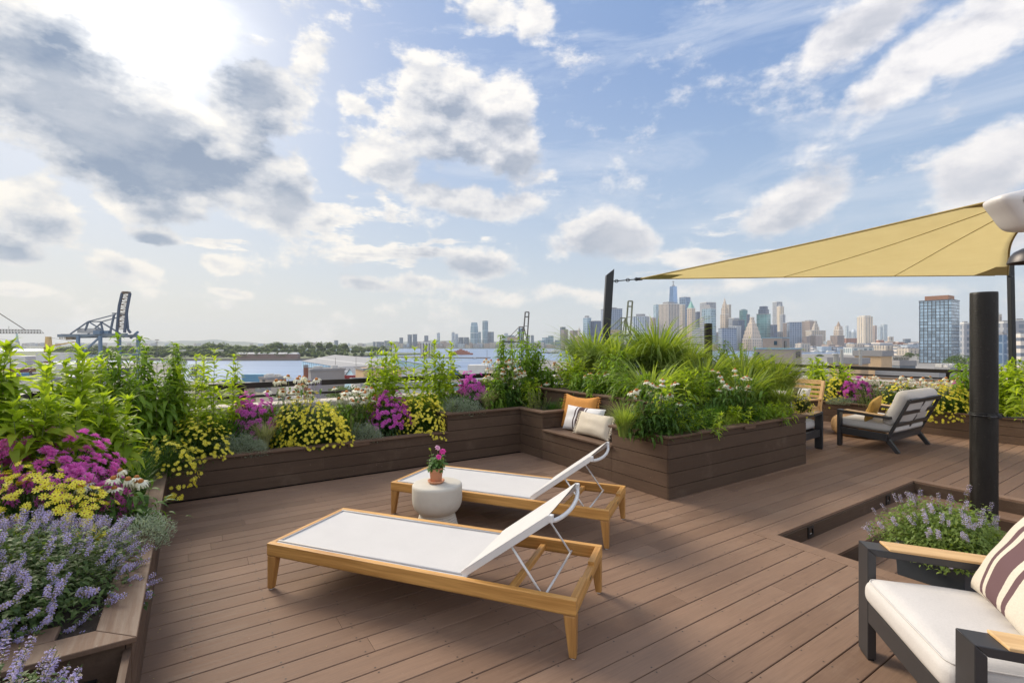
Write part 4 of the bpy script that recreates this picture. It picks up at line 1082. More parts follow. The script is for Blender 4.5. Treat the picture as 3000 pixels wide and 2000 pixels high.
def tuft(label, loc, h, n, mat_, tl=BL, name='ornamental_grass', cat='grass tuft', group=None, spread=.05, var=.35, wide=1.0, plumes=0, flat=1.0, lean=None):
    t = empty(name, loc, 0, label, cat, group); mb = MB()
    az = rng.uniform(0, 2*PI, n); r = rng.uniform(0, spread, n)
    if lean is not None: az = np.where(rng.random(n) < .55, rng.normal(lean, .7, n), az)
    T = np.stack([r*np.cos(az), r*np.sin(az), np.zeros(n)], 1); sc = h*rng.uniform(1-var, 1.15, n)
    M_ = zframes(az, sc*wide, sc*flat); M_[:,:,0] *= (1/wide)*rng.uniform(.7,1.2,n)[:,None]*(h/sc)[:,None]
    scatter(mb, tl, T, M_)
    obj('blades', mb.mesh('blades', mat_, True), t)
    for i in range(plumes):
        a = rng.uniform(0, 2*PI); k = rng.uniform(.85,1.15)*h; pts = [(k*.05*math.cos(a), k*.05*math.sin(a), 0)]
        for s in np.linspace(.2,1,7): pts.append((k*(.42*s**2)*math.cos(a), k*(.42*s**2)*math.sin(a), k*(1.12*s-.22*s**3)))
        ms = MB(); ms.tube(pts, .0018, 4)
        e = Vector(pts[-1]); q = []
        for s in range(9):
            f = s/8; q.append((e.x+.11*f*math.cos(a), e.y+.11*f*math.sin(a), e.z-.06*f*f+.02*f))
        mp = MB(); Q = np.array(q)
        for j in range(150):
            f = rng.uniform(0, 8); p = np.array([[np.interp(f, range(9), Q[:,c]) for c in range(3)]]); w_ = .016*math.sin(PI*(f/8*.85+.1))
            mp.inst(LTN[0], p, frames(rng.uniform(0,6.28,1), rng.normal(0,.9,1), np.array([w_*1.5])))
        st = obj('plume_stem', ms.mesh('plume_stem', P_PLUME), t); obj('plume', mp.mesh('plume', P_PLUME), st)
    return t
def spikes(label, loc, h, n, rx, ry, m=None):
    t = empty('spiky_perennial', loc, 0, label, 'plant', 'upright spiky perennials'); mb = MB()
    for i in range(n):
        x, y = rng.uniform(-rx, rx), rng.uniform(-ry, ry); hh = h*rng.uniform(.65,1.1); lx = rng.normal(0,.06)+x*.25
        mb.tube([(x,y,0),(x+lx*.5,y,hh*.5),(x+lx,y,hh)], [.004,.003,.002], 4)
        k = int(hh/.006); f = np.linspace(.1,1,k); T = np.stack([x+lx*f, np.full(k,y), hh*f],1)
        mb.inst(TINY, T, frames(np.arange(k)*2.4, np.full(k,.75), np.full(k,.024), None, np.full(k,.016)))
    obj('foliage', mb.mesh('foliage', m or L_SPIKE), t); return t
def catmint(label, loc, rx, ry, h, nleaf, nsp, sl=(.10,.17), light=False, zmin=.0, limit=100, lsz=.030, out=.35):
    t = empty('catmint', loc, 0, label, 'flower bush', 'catmint clumps'); ml = MB(); low = rng.uniform(0,6)
    P_, d, a = dome(nleaf, rx, ry, h, .45, 1.0, zmin-.15, low=low)
    scatter(ml, LTS, P_, frames(a+rng.normal(0,.9,nleaf), rng.uniform(-.5,.9,nleaf), rng.uniform(lsz*.6,lsz*1.2,nleaf)))
    for i in range(60):
        e, _, _ = dome(1, rx, ry, h, .8, 1, zmin); ml.tube([(rng.normal(0,.05),rng.normal(0,.05),0), tuple(e[0]*[.55,.55,.7]), tuple(e[0])], [.004,.003,.002], 4)
    obj('foliage', ml.mesh('foliage', L_CATL if light else L_CAT), t)
    P_, d, a = dome(nsp, rx, ry, h, .86, 1.0, zmin-.1, low=low)
    d = d/np.linalg.norm(d,axis=1)[:,None]+rng.normal(0,.28,d.shape)+np.array([0,0,out])
    heads('flower_spike', t, CAT_M2 if light else CAT_M, CAT_T, P_, dirframes(d, rng.uniform(*sl, nsp)), [P_LAV, P_CALYX, L_CAT], limit)
    return t
# positions: u is where the plant stands across the view, b (or a) the depth of its bed
def UB(u, b, z):
    x = (u-1500)/1435; Y = b/(-AX[1]*x+AX[0]); return Vector((x*Y, Y, z)), Y
def UA(u, a, z):
    x = (u-1500)/1435; Y = a/(AX[0]*x+AX[1]); return Vector((x*Y, Y, z)), Y
def hgt(v, Y, z): return WZ(v, Y)-z
ZL, ZM, ZH_ = .41, .665, .94
def at(u, b, z, v): p, Y = UB(u, b, z); return p, hgt(v, Y, z), Y
def atA(u, a, z, v): p, Y = UA(u, a, z); return p, hgt(v, Y, z), Y

# ---- left corner: tall leafy perennials
p, h, Y = at(60, 5.9, ZL, 1000)
for (u, a, vt, n, L, br, lab) in (
    (45, -.95, 1020, 4, .155, True, 'tall bright green leafy plant furthest left in the near left planter'),
    (215, -.85, 1032, 4, .15, True, 'tall leafy plant in front of the yellow ship crane in the near left planter'),
    (135, -.55, 1165, 5, .15, True, 'lower bushy leafy plant at the left, just behind the magenta flowers'),
    (300, -.62, 1165, 5, .14, True, 'bright lime leafy plant in the middle of the left corner bed'),
    (445, -.38, 1168, 3, .13, True, 'lime green leafy stem standing above the yellow flowers in the left corner'),
    (20, -.50, 1120, 4, .15, False, 'darker leafy plant at the left edge beside the pale parapet')):
    x = (u-1500)/1435; Y = a/(AX[0]*x+AX[1])
    if Y < 0 or Y > 12: Y = 4.6
    Y = min(max(Y, 3.6), 6.2)
    P0 = Vector((x*Y, Y, ZL)); tall_leafy(lab, P0, hgt(vt, Y, ZL), n+1, .22, L, br)
for (u, b, vt, n, L, br, lab) in (
    (350, 6.95, 992, 4, .13, False, 'tallest leafy plant in front of the blue gantry crane legs'),
    (430, 7.2, 1020, 4, .12, False, 'tall dark leafy plant right of the blue gantry crane'),
    (505, 7.0, 1010, 4, .12, False, 'tall leafy plant with dark top left of the light mast'),
    (570, 7.0, 1045, 3, .12, True, 'leafy plant with three bright stems near the railing end'),
    (625, 7.05, 1032, 3, .12, True, 'rightmost tall leafy plant of the left corner, in front of the river'),
    (270, 6.7, 1060, 4, .13, True, 'leafy plant below the gantry crane on the left'),
    (390, 6.6, 1110, 5, .12, False, 'dense dark leafy plant low in the left corner bed'),
    (500, 6.75, 1120, 4, .12, False, 'dark leafy plant behind the yellow coreopsis of the corner')):
    p, h, Y = at(u, b, ZL, vt); tall_leafy(lab, p, h, n, .18, L, br)
# ---- near left planter
catmint('big lavender blue catmint mound in the near left planter', D(-.88, 3.42, ZL-.03), .56, .74, .42, 12500, 620, (.075,.125), lsz=.042, zmin=0, limit=100)
catmint('lavender catmint in the bottom left corner of the picture', D(-.60, 2.26, .30), .36, .30, .36, 3600, 170, (.08,.14), lsz=.036)
NB = bee_balm('magenta bee balm clump at the left edge behind the catmint', D(-.92, 4.80, ZL), .60, .34, .64, 240, .034, .05)
PM2 = leafmat('petal_magenta_bright', (.70,.12,.50), (.90,.36,.74), .45, tcol=(1.15,.9,1.15)); bm2 = BEE_M.copy(); bm2.materials[0] = PM2
for c_ in KIDS[NB.name]:
    if c_.data is BEE_M: c_.data = bm2
    elif c_.get('kind') == 'stuff': c_.data.materials[0] = PM2
coreopsis('low yellow flowers between the catmint and the magenta bee balm', D(-.92, 4.42, ZL), .58, .24, .50, 170, .026, .1)
coneflower('white coneflower clump with orange cones beside the catmint, above the planter edge', D(-.42, 4.42, ZL), .42, .22, 9, .038, .8, .25)
silver_mound('small silver artemisia spilling over the near left planter edge', D(-.28, 4.05, ZL), .17, .22, .20)
tuft('fine dark green grass on the inner edge of the near left planter', D(-.42, 5.1, ZL), .42, 260, L_LIRI, group='fine grasses', spread=.12)
tuft('fine green grass tuft beside the corner of the two left planters', D(-.42, 5.75, ZL), .42, 260, L_LIRI, group='fine grasses', spread=.12)
coreopsis('yellow coreopsis hanging over the corner where the two left planters meet', D(-.22, 6.12, ZL), .30, .30, .34, 150, .021, -.5)
# ---- long planter, front row
p, h, Y = at(565, 6.78, ZL, 1238); coreopsis('yellow coreopsis with dark foliage in the left corner bed', p, .40, .24, h, 190, .020, .0)
for u, rx, v, lab in ((705, .36, 1272, 'wide silver artemisia mound below the first magenta bee balm'), (1068, .27, 1240, 'silver artemisia mound below the second magenta bee balm')):
    p, h, Y = at(u, 6.74, ZL, v); silver_mound(lab, p, rx, .17, h)
p, h, Y = at(1345, 6.76, ZM-.01, 1160); silver_mound('silver artemisia mound in the raised part of the long planter', p, .36, .20, h)
p, h, Y = at(775, 6.80, ZL, 1222); tuft('cream striped sedge tuft left of the largest yellow coreopsis', p, h*1.15, 300, L_SEDGE, group='cream striped sedge tufts', name='sedge')
p, h, Y = at(1428, 6.78, ZM-.01, 1142); tuft('cream striped sedge tuft at the right end of the long planter', p, h*1.15, 300, L_SEDGE, group='cream striped sedge tufts', name='sedge')
p, h, Y = at(908, 6.86, ZL, 1178); coreopsis('largest yellow coreopsis mound in the middle of the long planter', p, .52, .32, h, 400, .021, .0)
p, h, Y = at(1228, 6.84, ZL, 1162); coreopsis('yellow coreopsis mound at the step of the long planter', p, .37, .26, h, 300, .021, -.12)
for u, v, lab in ((1005, 1212, 'upright yellow green spikes right of the largest coreopsis'),):
    p, h, Y = at(u, 6.85, ZL, v); spikes(lab, p, h, 30, .20, .12)
p, h, Y = at(1138, 6.92, ZL, 1158); bee_balm('magenta bee balm clump between the silver artemisia and the yellow coreopsis', p, .34, .26, h, 130, .028)
# back row
p, h, Y = at(738, 7.15, ZL, 1166); bee_balm('magenta bee balm clump in front of the parapet, left of the coneflowers', p, .33, .22, h, 120, .028)
p, h, Y = at(668, 7.05, ZL, 1205); tuft('dark green narrow grass left of the first magenta clump', p, h*1.3, 300, L_LIRI, group='fine grasses', spread=.14)
p, h, Y = at(848, 7.12, ZL, 1098); coneflower('white coneflower clump above the largest coreopsis, in front of the railing', p, h, .30, 20, .046, 1.4, .35)
p, h, Y = at(1040, 7.12, ZL, 1128); coneflower('white coneflower clump left of the second magenta bee balm', p, h, .28, 20, .044, 1.4, .35)
p, h, Y = at(925, 7.2, ZL, 1112)
t = empty('russian_sage', p, 0, 'thin lavender spikes of sage behind the largest coreopsis', 'plant'); mb = MB()
for i in range(22):
    x = rng.uniform(-.11,.11); hh = h*rng.uniform(.8,1.05); mb.tube([(x*.5,0,0),(x,0,hh)], .0018, 4); k = 34; f = np.linspace(.55,1,k)
    mb.inst(TINY, np.stack([x*(.5+.5*f), np.zeros(k), hh*f],1), frames(np.arange(k)*2.4, np.full(k,.5), np.full(k,.018), None, np.full(k,.013)))
obj('flower_spike', mb.mesh('flower_spike', leafmat('pale_lavender', (.38,.34,.50), (.55,.52,.62), .3, tcol=(1,1,1.1))), t)
for (u, vt, n, lab) in ((1100, 1035, 4, 'leftmost stem group of the tall leafy plants behind the railing middle'), (1152, 1010, 3, 'tall leafy plant in front of the blue roofed warehouses, second from left of its row'), (1215, 1024, 3, 'tall leafy plant in front of the pale striped pier tower, left side'), (1272, 1004, 4, 'tall leafy plant in front of the pale striped pier tower, right side'), (1318, 1012, 3, 'rightmost leafy plant of the row in front of the warehouses')):
    p, h, Y = at(u, 7.2, ZL, vt); tall_leafy(lab, p, h, n, .16, .13, True, dens=.052, hv=.3)
p, h, Y = at(1350, 7.1, ZM, 1135); tuft('dark green upright grass behind the raised silver artemisia', p, h*1.25, 320, L_LIRI, group='fine grasses', spread=.16)
p, h, Y = at(1382, 7.15, ZM, 1097); bee_balm('magenta bee balm clump at the right end of the railing', p, .28, .2, h, 110, .028)
p, h, Y = at(1478, 7.1, ZM, 1052); coneflower('tallest white coneflower clump, in front of the small dark crane', p, h, .36, 36, .042, 1.8, .5)
p, h, Y = at(1500, 6.9, ZM, 1140); tuft('short green grass at the right corner of the long planter', p, h*.7, 180, L_LIRI, group='fine grasses', spread=.2)
for (u, vt, n, lab) in ((1470, 985, 4, 'tall leafy plant with a narrow top left of the small dark crane'), (1532, 975, 4, 'tallest leafy plant in front of the small dark crane'), (1575, 1005, 4, 'tall leafy plant right of the small dark crane')):
    p, h, Y = at(u, 7.25, ZM, vt); tall_leafy(lab, p, h, n+2, .2, .115, False, dens=.045, hv=.3)
for (u, b, vt, sp, n, lab) in ((1600, 6.9, 1120, .20, 9, 'low white coneflower clump at the corner of the bench planter'), (1665, 7.15, 1062, .36, 32, 'wide white coneflower clump behind the orange pillow')):
    p, h, Y = at(u, b, ZM, vt); coneflower(lab, p, h, sp, n, .040, 1.7, .4)
p, h, Y = at(1568, 6.35, ZM, 1150); spikes('thin green spikes on the corner planter beside the bench', p, h, 26, .16, .1)
p, h, Y = at(1620, 6.2, ZM, 1160); tuft('short dark green tuft on the corner planter left of the orange pillow', p, h*.9, 220, L_LIRI, group='fine grasses', spread=.15)
p, h, Y = at(1665, 6.2, ZM, 1165); tall_leafy('low bushy green plant just left of the orange pillow', p, h, 8, .22, .09, False, dens=.03)
# ---- centre: fountain grasses and flowers
GR = 'fountain grasses in the centre planters'
for (u, b, vt, z, n, pl_, lab) in (
    (1735, 6.95, 985, ZH_, 420, 0, 'fountain grass at the left end of the tall bed behind the bench'),
    (1805, 6.2, 1000, ZH_, 430, 0, 'fountain grass arching over the bench backrest'),
    (1925, 5.9, 972, ZH_, 460, 0, 'tallest fountain grass in the middle of the tall bed'),
    (2010, 6.4, 1015, ZH_, 420, 0, 'fountain grass left of the short black pole'),
    (2060, 5.0, 1058, ZM, 420, 1, 'fountain grass in front of the short black pole'),
    (2175, 5.2, 1040, ZM, 430, 2, 'fountain grass right of the short black pole with curved plumes'),
    (2265, 4.7, 1062, ZM, 430, 2, 'fountain grass at the right end of the centre planter with curved plumes'),
    (2180, 4.3, 1090, ZM, 400, 0, 'lower fountain grass over the long front edge of the centre planter'),
    (1905, 4.85, 1080, ZM, 300, 0, 'pale arching fountain grass right behind the bench end')):
    p, h, Y = at(u, b, z, vt); tuft(lab, p, h*1.42, int(n*1.6), L_GRASS, BLW, group=GR, name='fountain_grass', spread=.24, wide=1.0, var=.5, plumes=pl_)
p, h, Y = at(2285, 4.1, ZM, 1130); tuft('small arching grass at the front right end of the centre planter', p, h*1.3, 340, L_GRASS, BLW, group=GR, name='fountain_grass', spread=.12)
p, h, Y = at(1830, 4.05, ZM, 1190); tuft('bright green fine grass hanging over the front left edge of the centre planter', p, h*1.35, 420, L_GRASS, BL, group='fine grasses', spread=.07)
p, h, Y = at(2090, 3.95, ZM, 1185); tuft('dark fine grass low in the front of the centre planter', p, h*1.3, 480, L_LIRI, BL, group='fine grasses', spread=.10)
for (u, b, vt, n, br, z, lab) in ((1900, 6.6, 985, 4, False, ZH_, 'dark leafy plant in front of the white striped office tower'), (2125, 6.6, 1000, 4, False, ZM, 'leafy plant right of the short black pole'), (2175, 6.8, 1010, 4, False, ZM, 'leafy plant left of the grey brick rooftop house'), (2015, 4.4, 1085, 5, True, ZM, 'bright green leafy plant in the middle of the centre planter'), (1960, 4.05, 1115, 4, True, ZM, 'yellow green leafy plant at the front of the centre planter'), (1990, 6.9, 1010, 4, False, ZH_, 'dark leafy plant among the grasses behind the bench'), (2120, 4.6, 1080, 5, False, ZM, 'dark leafy plant among the grasses in the right half of the centre planter'), (2240, 4.25, 1120, 5, False, ZM, 'dark leafy plant near the right end of the centre planter')):
    p, h, Y = at(u, b, z, vt); tall_leafy(lab, p, h, n, .2, .11, br, hv=.25)
for (u, b, vt, sp, n, z, lab) in ((1760, 5.75, 1092, .24, 12, ZH_, 'white coneflower clump in the tall bed above the pillows'), (1925, 3.85, 1098, .30, 12, ZM, 'white coneflower clump at the front corner of the centre planter'), (2150, 3.95, 1080, .26, 11, ZM, 'white coneflower clump among the grasses right of the centre'), (1985, 3.9, 1175, .16, 3, ZM, 'few small white coneflowers low over the front edge of the centre planter')):
    p, h, Y = at(u, b, z, vt); coneflower(lab, p, h, sp, int(n*1.3), .034, 2.2, .4)
p, h, Y = at(2345, 4.0, ZM, 1150); coreopsis('small yellow coreopsis at the right end of the centre planter', p, .18, .16, h, 70, .016, -.2)
for (u, b, n) in ((1990, 3.82, 1), (2050, 3.80, 2)):
    p, h, Y = at(u, b, ZM, 1230); tall_leafy(('low round leaved ground plant at the front corner of the centre planter', 'low ground plant along the front edge of the centre planter')[n-1], p, .10, 12, .30, .055, False, dens=.02, group='low ground plants')
for i, (a_, b_, z_, h_) in enumerate(((5.4,6.5,ZH_,.62),(5.6,5.5,ZH_,.66),(6.0,6.0,ZH_,.70),(5.3,4.7,ZM,.62),(5.9,4.6,ZM,.66),(6.5,4.5,ZM,.62),(7.0,4.3,ZM,.52),(6.3,5.0,ZM,.70))):
    tall_leafy('leafy green plant growing up through the grasses, '+('left part of the tall bed','middle of the tall bed','back of the tall bed','just right of the bench end','left half of the centre planter','middle of the centre planter','right half of the centre planter','back of the centre planter')[i], D(a_, b_, z_), h_, 6, .26, .11, i % 2 == 0, dens=.035, hv=.4, group='leafy plants among the grasses')
for i in range(11):
    b_, a_ = (3.80, 4.75+i*.26) if i < 10 else (4.2, 4.62)
    tuft_z = D(a_, b_, ZM-.03)
    if i % 2 == 0: tuft(('short grass tuft on the front edge of the centre planter, nearest its corner','short grass tuft on the centre planter edge below the coneflowers','short grass tuft midway along the front edge of the centre planter','short grass tuft right of the middle of the centre planter front edge','short grass tuft near the right end of the centre planter front edge','short grass tuft on the corner of the centre planter above the bench end')[i//2], tuft_z, .30, 200, L_LIRI if i % 4 else L_GRASS, BL, group='short edging tufts', spread=.14)
    else: tall_leafy(('low leafy edging plant on the centre planter near its front corner','low leafy edging plant on the centre planter below the coneflowers','low leafy edging plant midway along the centre planter','low leafy edging plant right of the middle of the centre planter','low leafy edging plant at the right end of the centre planter')[i//2], tuft_z, .26, 7, .22, .075, i % 4 == 1, dens=.022, group='low leafy edging plants')
for i in range(5):
    tall_leafy(('low leafy filler in the tall bed right above the pillows','low leafy filler in the tall bed left end','low leafy filler in the tall bed above the bench backrest, middle','low leafy filler in the tall bed above the bench backrest, right','low leafy filler in the tall bed at its near end')[i], D(5.3, (6.1,6.9,5.6,5.1,4.7)[i], ZH_-.02), .34, 7, .22, .085, False, dens=.025, group='low leafy filler plants')
for i, (u, b, z) in enumerate(((640,7.2,ZL),(800,7.2,ZL),(950,7.2,ZL),(1000,7.05,ZL),(1100,7.15,ZL),(1200,7.2,ZL),(1270,7.1,ZL),(1420,7.1,ZM),(1540,7.0,ZM),(1450,6.95,ZM))):
    x_ = (u-1500)/1435; Y_ = b/(-AX[1]*x_+AX[0])
    tall_leafy('low leafy filler in the long planter, '+('behind the leftmost magenta clump','between magenta clump and coneflowers','right behind the largest coreopsis','behind the yellow green spikes','behind the second magenta clump','behind the step of the planter','left of the raised silver mound','behind the striped sedge','at the foot of the tall coneflowers','left foot of the tall coneflowers')[i], Vector((x_*Y_, Y_, z-.02)), .48, 7, .22, .10, i % 2 == 0, dens=.03, group='low leafy filler plants')
# ---- right hand bed
for (u, a, vt, n, lab) in ((2395, 12.55, 1052, 5, 'leafy plant left of the yellow flowers in the right hand planter'), (2445, 12.5, 1068, 5, 'leafy plant above the yellow flowers in the right hand planter'), (2835, 12.5, 1052, 3, 'tall leafy plant just left of the thick black pole'), (2945, 12.3, 1078, 4, 'tall leafy plant just right of the thick black pole'), (2990, 12.1, 1060, 5, 'tall bright leafy plant at the right edge of the picture'), (2880, 12.6, 1062, 4, 'tall leafy plant behind the thick black pole')):
    p, h, Y = atA(u, a, ZL, vt); tall_leafy(lab, p, h, n, .26, .15, n != 3, dens=.05)
for (u, a, vt, rx, n, lab) in ((2452, 12.3, 1102, .42, 200, 'yellow coreopsis mound left of the right hand bee balm'), (2650, 12.25, 1128, .40, 120, 'yellow coreopsis behind the back cushion of the loveseat'), (2790, 12.15, 1132, .62, 360, 'large yellow coreopsis mound right of the loveseat')):
    p, h, Y = atA(u, a, ZL, vt); coreopsis(lab, p, rx, .3, h, n, .026, -.25)
p, h, Y = atA(2512, 12.35, ZL, 1108); bee_balm('magenta bee balm clump in the right hand planter', p, .36, .26, h, 80, .036)
p, h, Y = atA(2815, 12.6, ZL, 1125); bee_balm('small magenta bee balm beside the thick pole', p, .22, .2, h, 30, .034)
for (u, a, vt, sp, n, lab) in ((2605, 12.5, 1100, .42, 22, 'white coneflower clump in the right hand planter behind the loveseat arm'), (2735, 12.55, 1100, .50, 20, 'white coneflower clump above the back of the loveseat')):
    p, h, Y = atA(u, a, ZL, vt); coneflower(lab, p, h, sp, n, .048, 1.4, .55)
p, h, Y = atA(2485, 12.1, ZL, 1162); silver_mound('silver artemisia in the right hand planter', p, .42, .25, h)
p, h, Y = atA(2435, 12.1, ZL, 1165); tuft('fine green grass tuft in the right hand planter beside the teak armchair', p, h*1.2, 300, L_LIRI, group='fine grasses', spread=.2)
p, h, Y = atA(2570, 12.1, ZL, 1135); spikes('yellow green spikes in the right hand planter behind the loveseat', p, h, 46, .42, .2)
# ---- pot with catmint in the sunken steps
t = empty('planter_pot', (3.36, 3.78, -.30), TH*0+R(20), 'square charcoal metal planter pot behind the foreground armchair', 'pot')
mb = MB(); s0, s1, hh = .21, .235, .46
for sx, sy in ((1,0),(-1,0),(0,1),(0,-1)):
    c0 = Vector((sx*s0, sy*s0)); 
mb.frustum(-s0,s0,-s0,s0,0,-s1,s1,-s1,s1,hh); mesh_part('body', mb, CHAR2, t, bevel=.006)
mb = MB()
for x0,x1,y0,y1 in ((-s1-.006,s1+.006,-s1-.006,-s1+.02),(-s1-.006,s1+.006,s1-.02,s1+.006),(-s1-.006,-s1+.02,-s1+.0201,s1-.0201),(s1-.02,s1+.006,-s1+.0201,s1-.0201)): mb.box(x0,x1,y0,y1,hh+.0005,hh+.03)
mesh_part('rim', mb, CHAR2, t, bevel=.003)
mb = MB(); mb.box(-s1+.021,s1-.021,-s1+.021,s1-.021,hh+.001,hh+.012); mesh_part('soil', mb, SOIL, t)
catmint('light green catmint with lavender tips growing in the charcoal pot', Vector((3.38, 3.80, .14)), .45, .42, .36, 8000, 90, (.08,.15), light=True, lsz=.038, zmin=.08, out=.7)
# ---- potted pansy on the stool
mb = MB(); P_, d, a = dome(190, .075, .075, .135, .3, 1.05, -.1); scatter(mb, [leaf_t(.72,.3,.1,3), leaf_t(.7,.8,.1,3)], P_+[0,0,.135], frames(a, rng.uniform(-.5,.6,190), rng.uniform(.032,.055,190)))
obj('foliage', mb.mesh('foliage', leafmat('pansy_leaf', (.05,.11,.03), (.12,.22,.05), .3)), POT)
ms = MB()
for i, (x,y,z,r) in enumerate(((.062,-.02,.295,.034),(.034,-.06,.255,.030),(.015,.0,.325,.030),(-.055,-.01,.315,.015),(.07,-.03,.232,.012))):
    ms.tube([(x*.4,y*.4,.15),(x*.9,y*.9,z-.01)], .0018, 5); mb = MB()
    for ring, (rr, nn, el) in enumerate(((1,7,.25),(.75,6,.7),(.45,5,1.1))):
        aa = np.arange(nn)*2*PI/nn+ring*.4; mb.inst(leaf_t(.9,.5,.2,3), np.zeros((nn,3)), frames(aa, np.full(nn, el), np.full(nn, rr*r)))
    o = obj('flower', mb.mesh('flower', leafmat('pansy_petal', (.55,.02,.25), (.75,.10,.42), .3, tcol=(1.2,.7,1)) if i < 2 else (leafmat('pansy_petal_pink', (.70,.30,.50), (.85,.60,.70), .3, tcol=(1,1,1)) if i == 2 else L_TALL)), POT, loc=(x,y,z), rot=(R(50), 0, R(20*i)))
obj('stem', ms.mesh('stem', L_STEM), POT)

# ---- fallen petals and leaf bits blown against the planters
mb = MB(); spots_ = []
for i in range(170):
    k = rng.random()
    if k < .35: a, b = rng.uniform(0, 4.3), 6.52-abs(rng.normal(0,.16))
    elif k < .55: a, b = -.2+abs(rng.normal(0,.14)), rng.uniform(2.9, 6.4)
    elif k < .75: a, b = rng.uniform(4.5, 7.5), 3.57-abs(rng.normal(0,.14))
    elif k < .85: a, b = 4.40-abs(rng.normal(0,.12)), rng.uniform(3.6, 6.3)
    else: a, b = rng.uniform(-.1, 4.2), rng.uniform(0.5, 6.3)
    spots_.append(D(a, b, .004))
T_ = np.array([tuple(p) for p in spots_]); n_ = len(T_)
mb.inst((np.array([(-.3,.5,.1),(0,0,0),(.3,.5,.15),(0,1,.05)]), [(1,2,3,0)]), T_, frames(rng.uniform(0,6.28,n_), rng.uniform(-.02,.15,n_), rng.uniform(.007,.018,n_), None, rng.uniform(.006,.012,n_)))
tag(obj('fallen_petals', mb.mesh('fallen_petals', leafmat('dry_bits', (.20,.13,.05), (.50,.42,.14), .2))), 'small dry leaves and petals lying on the deck boards near the planters', 'leaf litter', kind='stuff')
# ================================================================== FAR SETTING
GZ, WZ0 = -31.0, -33.0
def ground_mat(name, c1, c2, sc, rough=.9):
    m, nt, bs = mat(name); tc = nt.nodes.new('ShaderNodeTexCoord').outputs['Object']
    n = noise(nt, tc, sc, 8, .65); n2 = noise(nt, tc, sc*.12, 3)
    nt.links.new(mixc(nt, maprange(nt, math_(nt,'ADD',math_(nt,'MULTIPLY',n,.6),math_(nt,'MULTIPLY',n2,.4)), .35,.65), c1, c2), bs.inputs['Base Color']); bs.inputs['Roughness'].default_value = rough
    return m
def sheet(name, poly, z, m, th=None, kind='structure'):
    mb = MB()
    if th: mb.prism(poly, z-th, z)
    else: mb.add([(x,y,z) for x,y in poly], [tuple(range(len(poly)))])
    return tag(obj(name, mb.mesh(name, m)), kind=kind)
m, nt, bs = mat('river_water'); tc = nt.nodes.new('ShaderNodeTexCoord').outputs['Object']
n1 = noise(nt, scaled(nt, tc, (.02,.10,1)), 1, 6, .65); n2 = noise(nt, scaled(nt, tc, (.25,.6,1)), 1, 4, .6)
nt.links.new(mixc(nt, maprange(nt, noise(nt, scaled(nt,tc,(.0012,.010,1)),1,5,.6), .35,.65), (.12,.19,.33), (.22,.31,.46)), bs.inputs['Base Color'])
bs.inputs['Roughness'].default_value = .35; bs.inputs['IOR'].default_value = 1.33
b1_ = nt.nodes.new('ShaderNodeBump'); b1_.inputs['Strength'].default_value = .6; b1_.inputs['Distance'].default_value = 1.2
nt.links.new(math_(nt,'ADD',n1,math_(nt,'MULTIPLY',n2,.4)), b1_.inputs['Height']); nt.links.new(b1_.outputs[0], bs.inputs['Normal'])
sheet('water', [(-11500,-2500),(11500,-2500),(11500,12500),(-11500,12500)], WZ0, m)
GMAT = ground_mat('port_ground', (.16,.15,.14), (.30,.28,.26), .05)
# land on our side of the river: shore polygon (X, Y)
def XY(u, v, z=GZ): Y = 1435*(H-z)/(v-1005); return (WX(u, Y), Y)
near = [(-2500,-1500),(4000,-1500),(4000,2300),(900,1500),(620,1250),(430,1000),(230,640),(60,520),(-20,470),(-60,425),(-292,425),(-560,820),(-1500,900),(-2500,950)]
sheet('ground', near, GZ, GMAT, th=3)
sheet('pier', [(-92,430),(-58,425),(-40,560),(-175,760),(-205,740)], GZ+.3, GMAT, th=3.2)
sheet('pier', [(40,560),(150,600),(60,1000),(0,960)], GZ+.2, GMAT, th=3.2)
sheet('breakwater', [(-60,1120),(-50,1150),(-260,1180),(-262,1160)], WZ0+1.6, ground_mat('rocks', (.10,.085,.07), (.20,.17,.14), .4), th=4)
sheet('breakwater', [(-35,590),(20,600),(22,612),(-38,602)], WZ0+2.2, ground_mat('rocks2', (.12,.10,.08), (.24,.20,.16), .4), th=4)
# Governors-like island, far shores, hills
IM = ground_mat('island_grass', (.07,.10,.035), (.14,.16,.07), .02)
sheet('island', [XY(150,1054,WZ0),XY(480,1055.5,WZ0),XY(700,1056.5,WZ0),XY(870,1056,WZ0),XY(960,1052,WZ0),XY(1110,1042,WZ0),XY(1230,1039,WZ0),(-300,1600),(-1600,2400),(-2200,1500)], WZ0+3.0, IM, th=5)
SW = simple('seawall_stone', (.20,.17,.14), .9, scale=.2, var=.3)
mb = MB(); q = [XY(150,1054,WZ0),XY(480,1055.5,WZ0),XY(700,1056.5,WZ0),XY(870,1056,WZ0),XY(960,1052,WZ0),XY(1110,1042,WZ0)]
for p0, p1 in zip(q, q[1:]): mb.beam((p0[0],p0[1]-1,WZ0+1.8),(p1[0],p1[1]-1,WZ0+1.8), 1.5, 4.2)
tag(obj('seawall', mb.mesh('seawall', SW)), 'dark stone seawall along the shore of the wooded island', 'seawall')
sheet('far_shore', [(-3400,3150),(900,3150),(2500,3600),(9000,5000),(9000,12000),(-9000,12000),(-9000,5200),(-4500,3600)], WZ0+2.5, ground_mat('shore', (.08,.10,.05), (.16,.16,.10), .004), th=5)
sheet('far_shore', [(300,2230),(900,2150),(2300,2500),(3800,3300),(3800,4800),(300,3300)], WZ0+2.4, ground_mat('shore2', (.16,.15,.14), (.25,.24,.22), .01), th=5)
mb = MB(); 
def hill(x, y0, amp, seed):
    return amp*(.45+.3*math.sin(x*.0009+seed)+.15*math.sin(x*.0031+seed*2)+.1*math.sin(x*.008+seed))
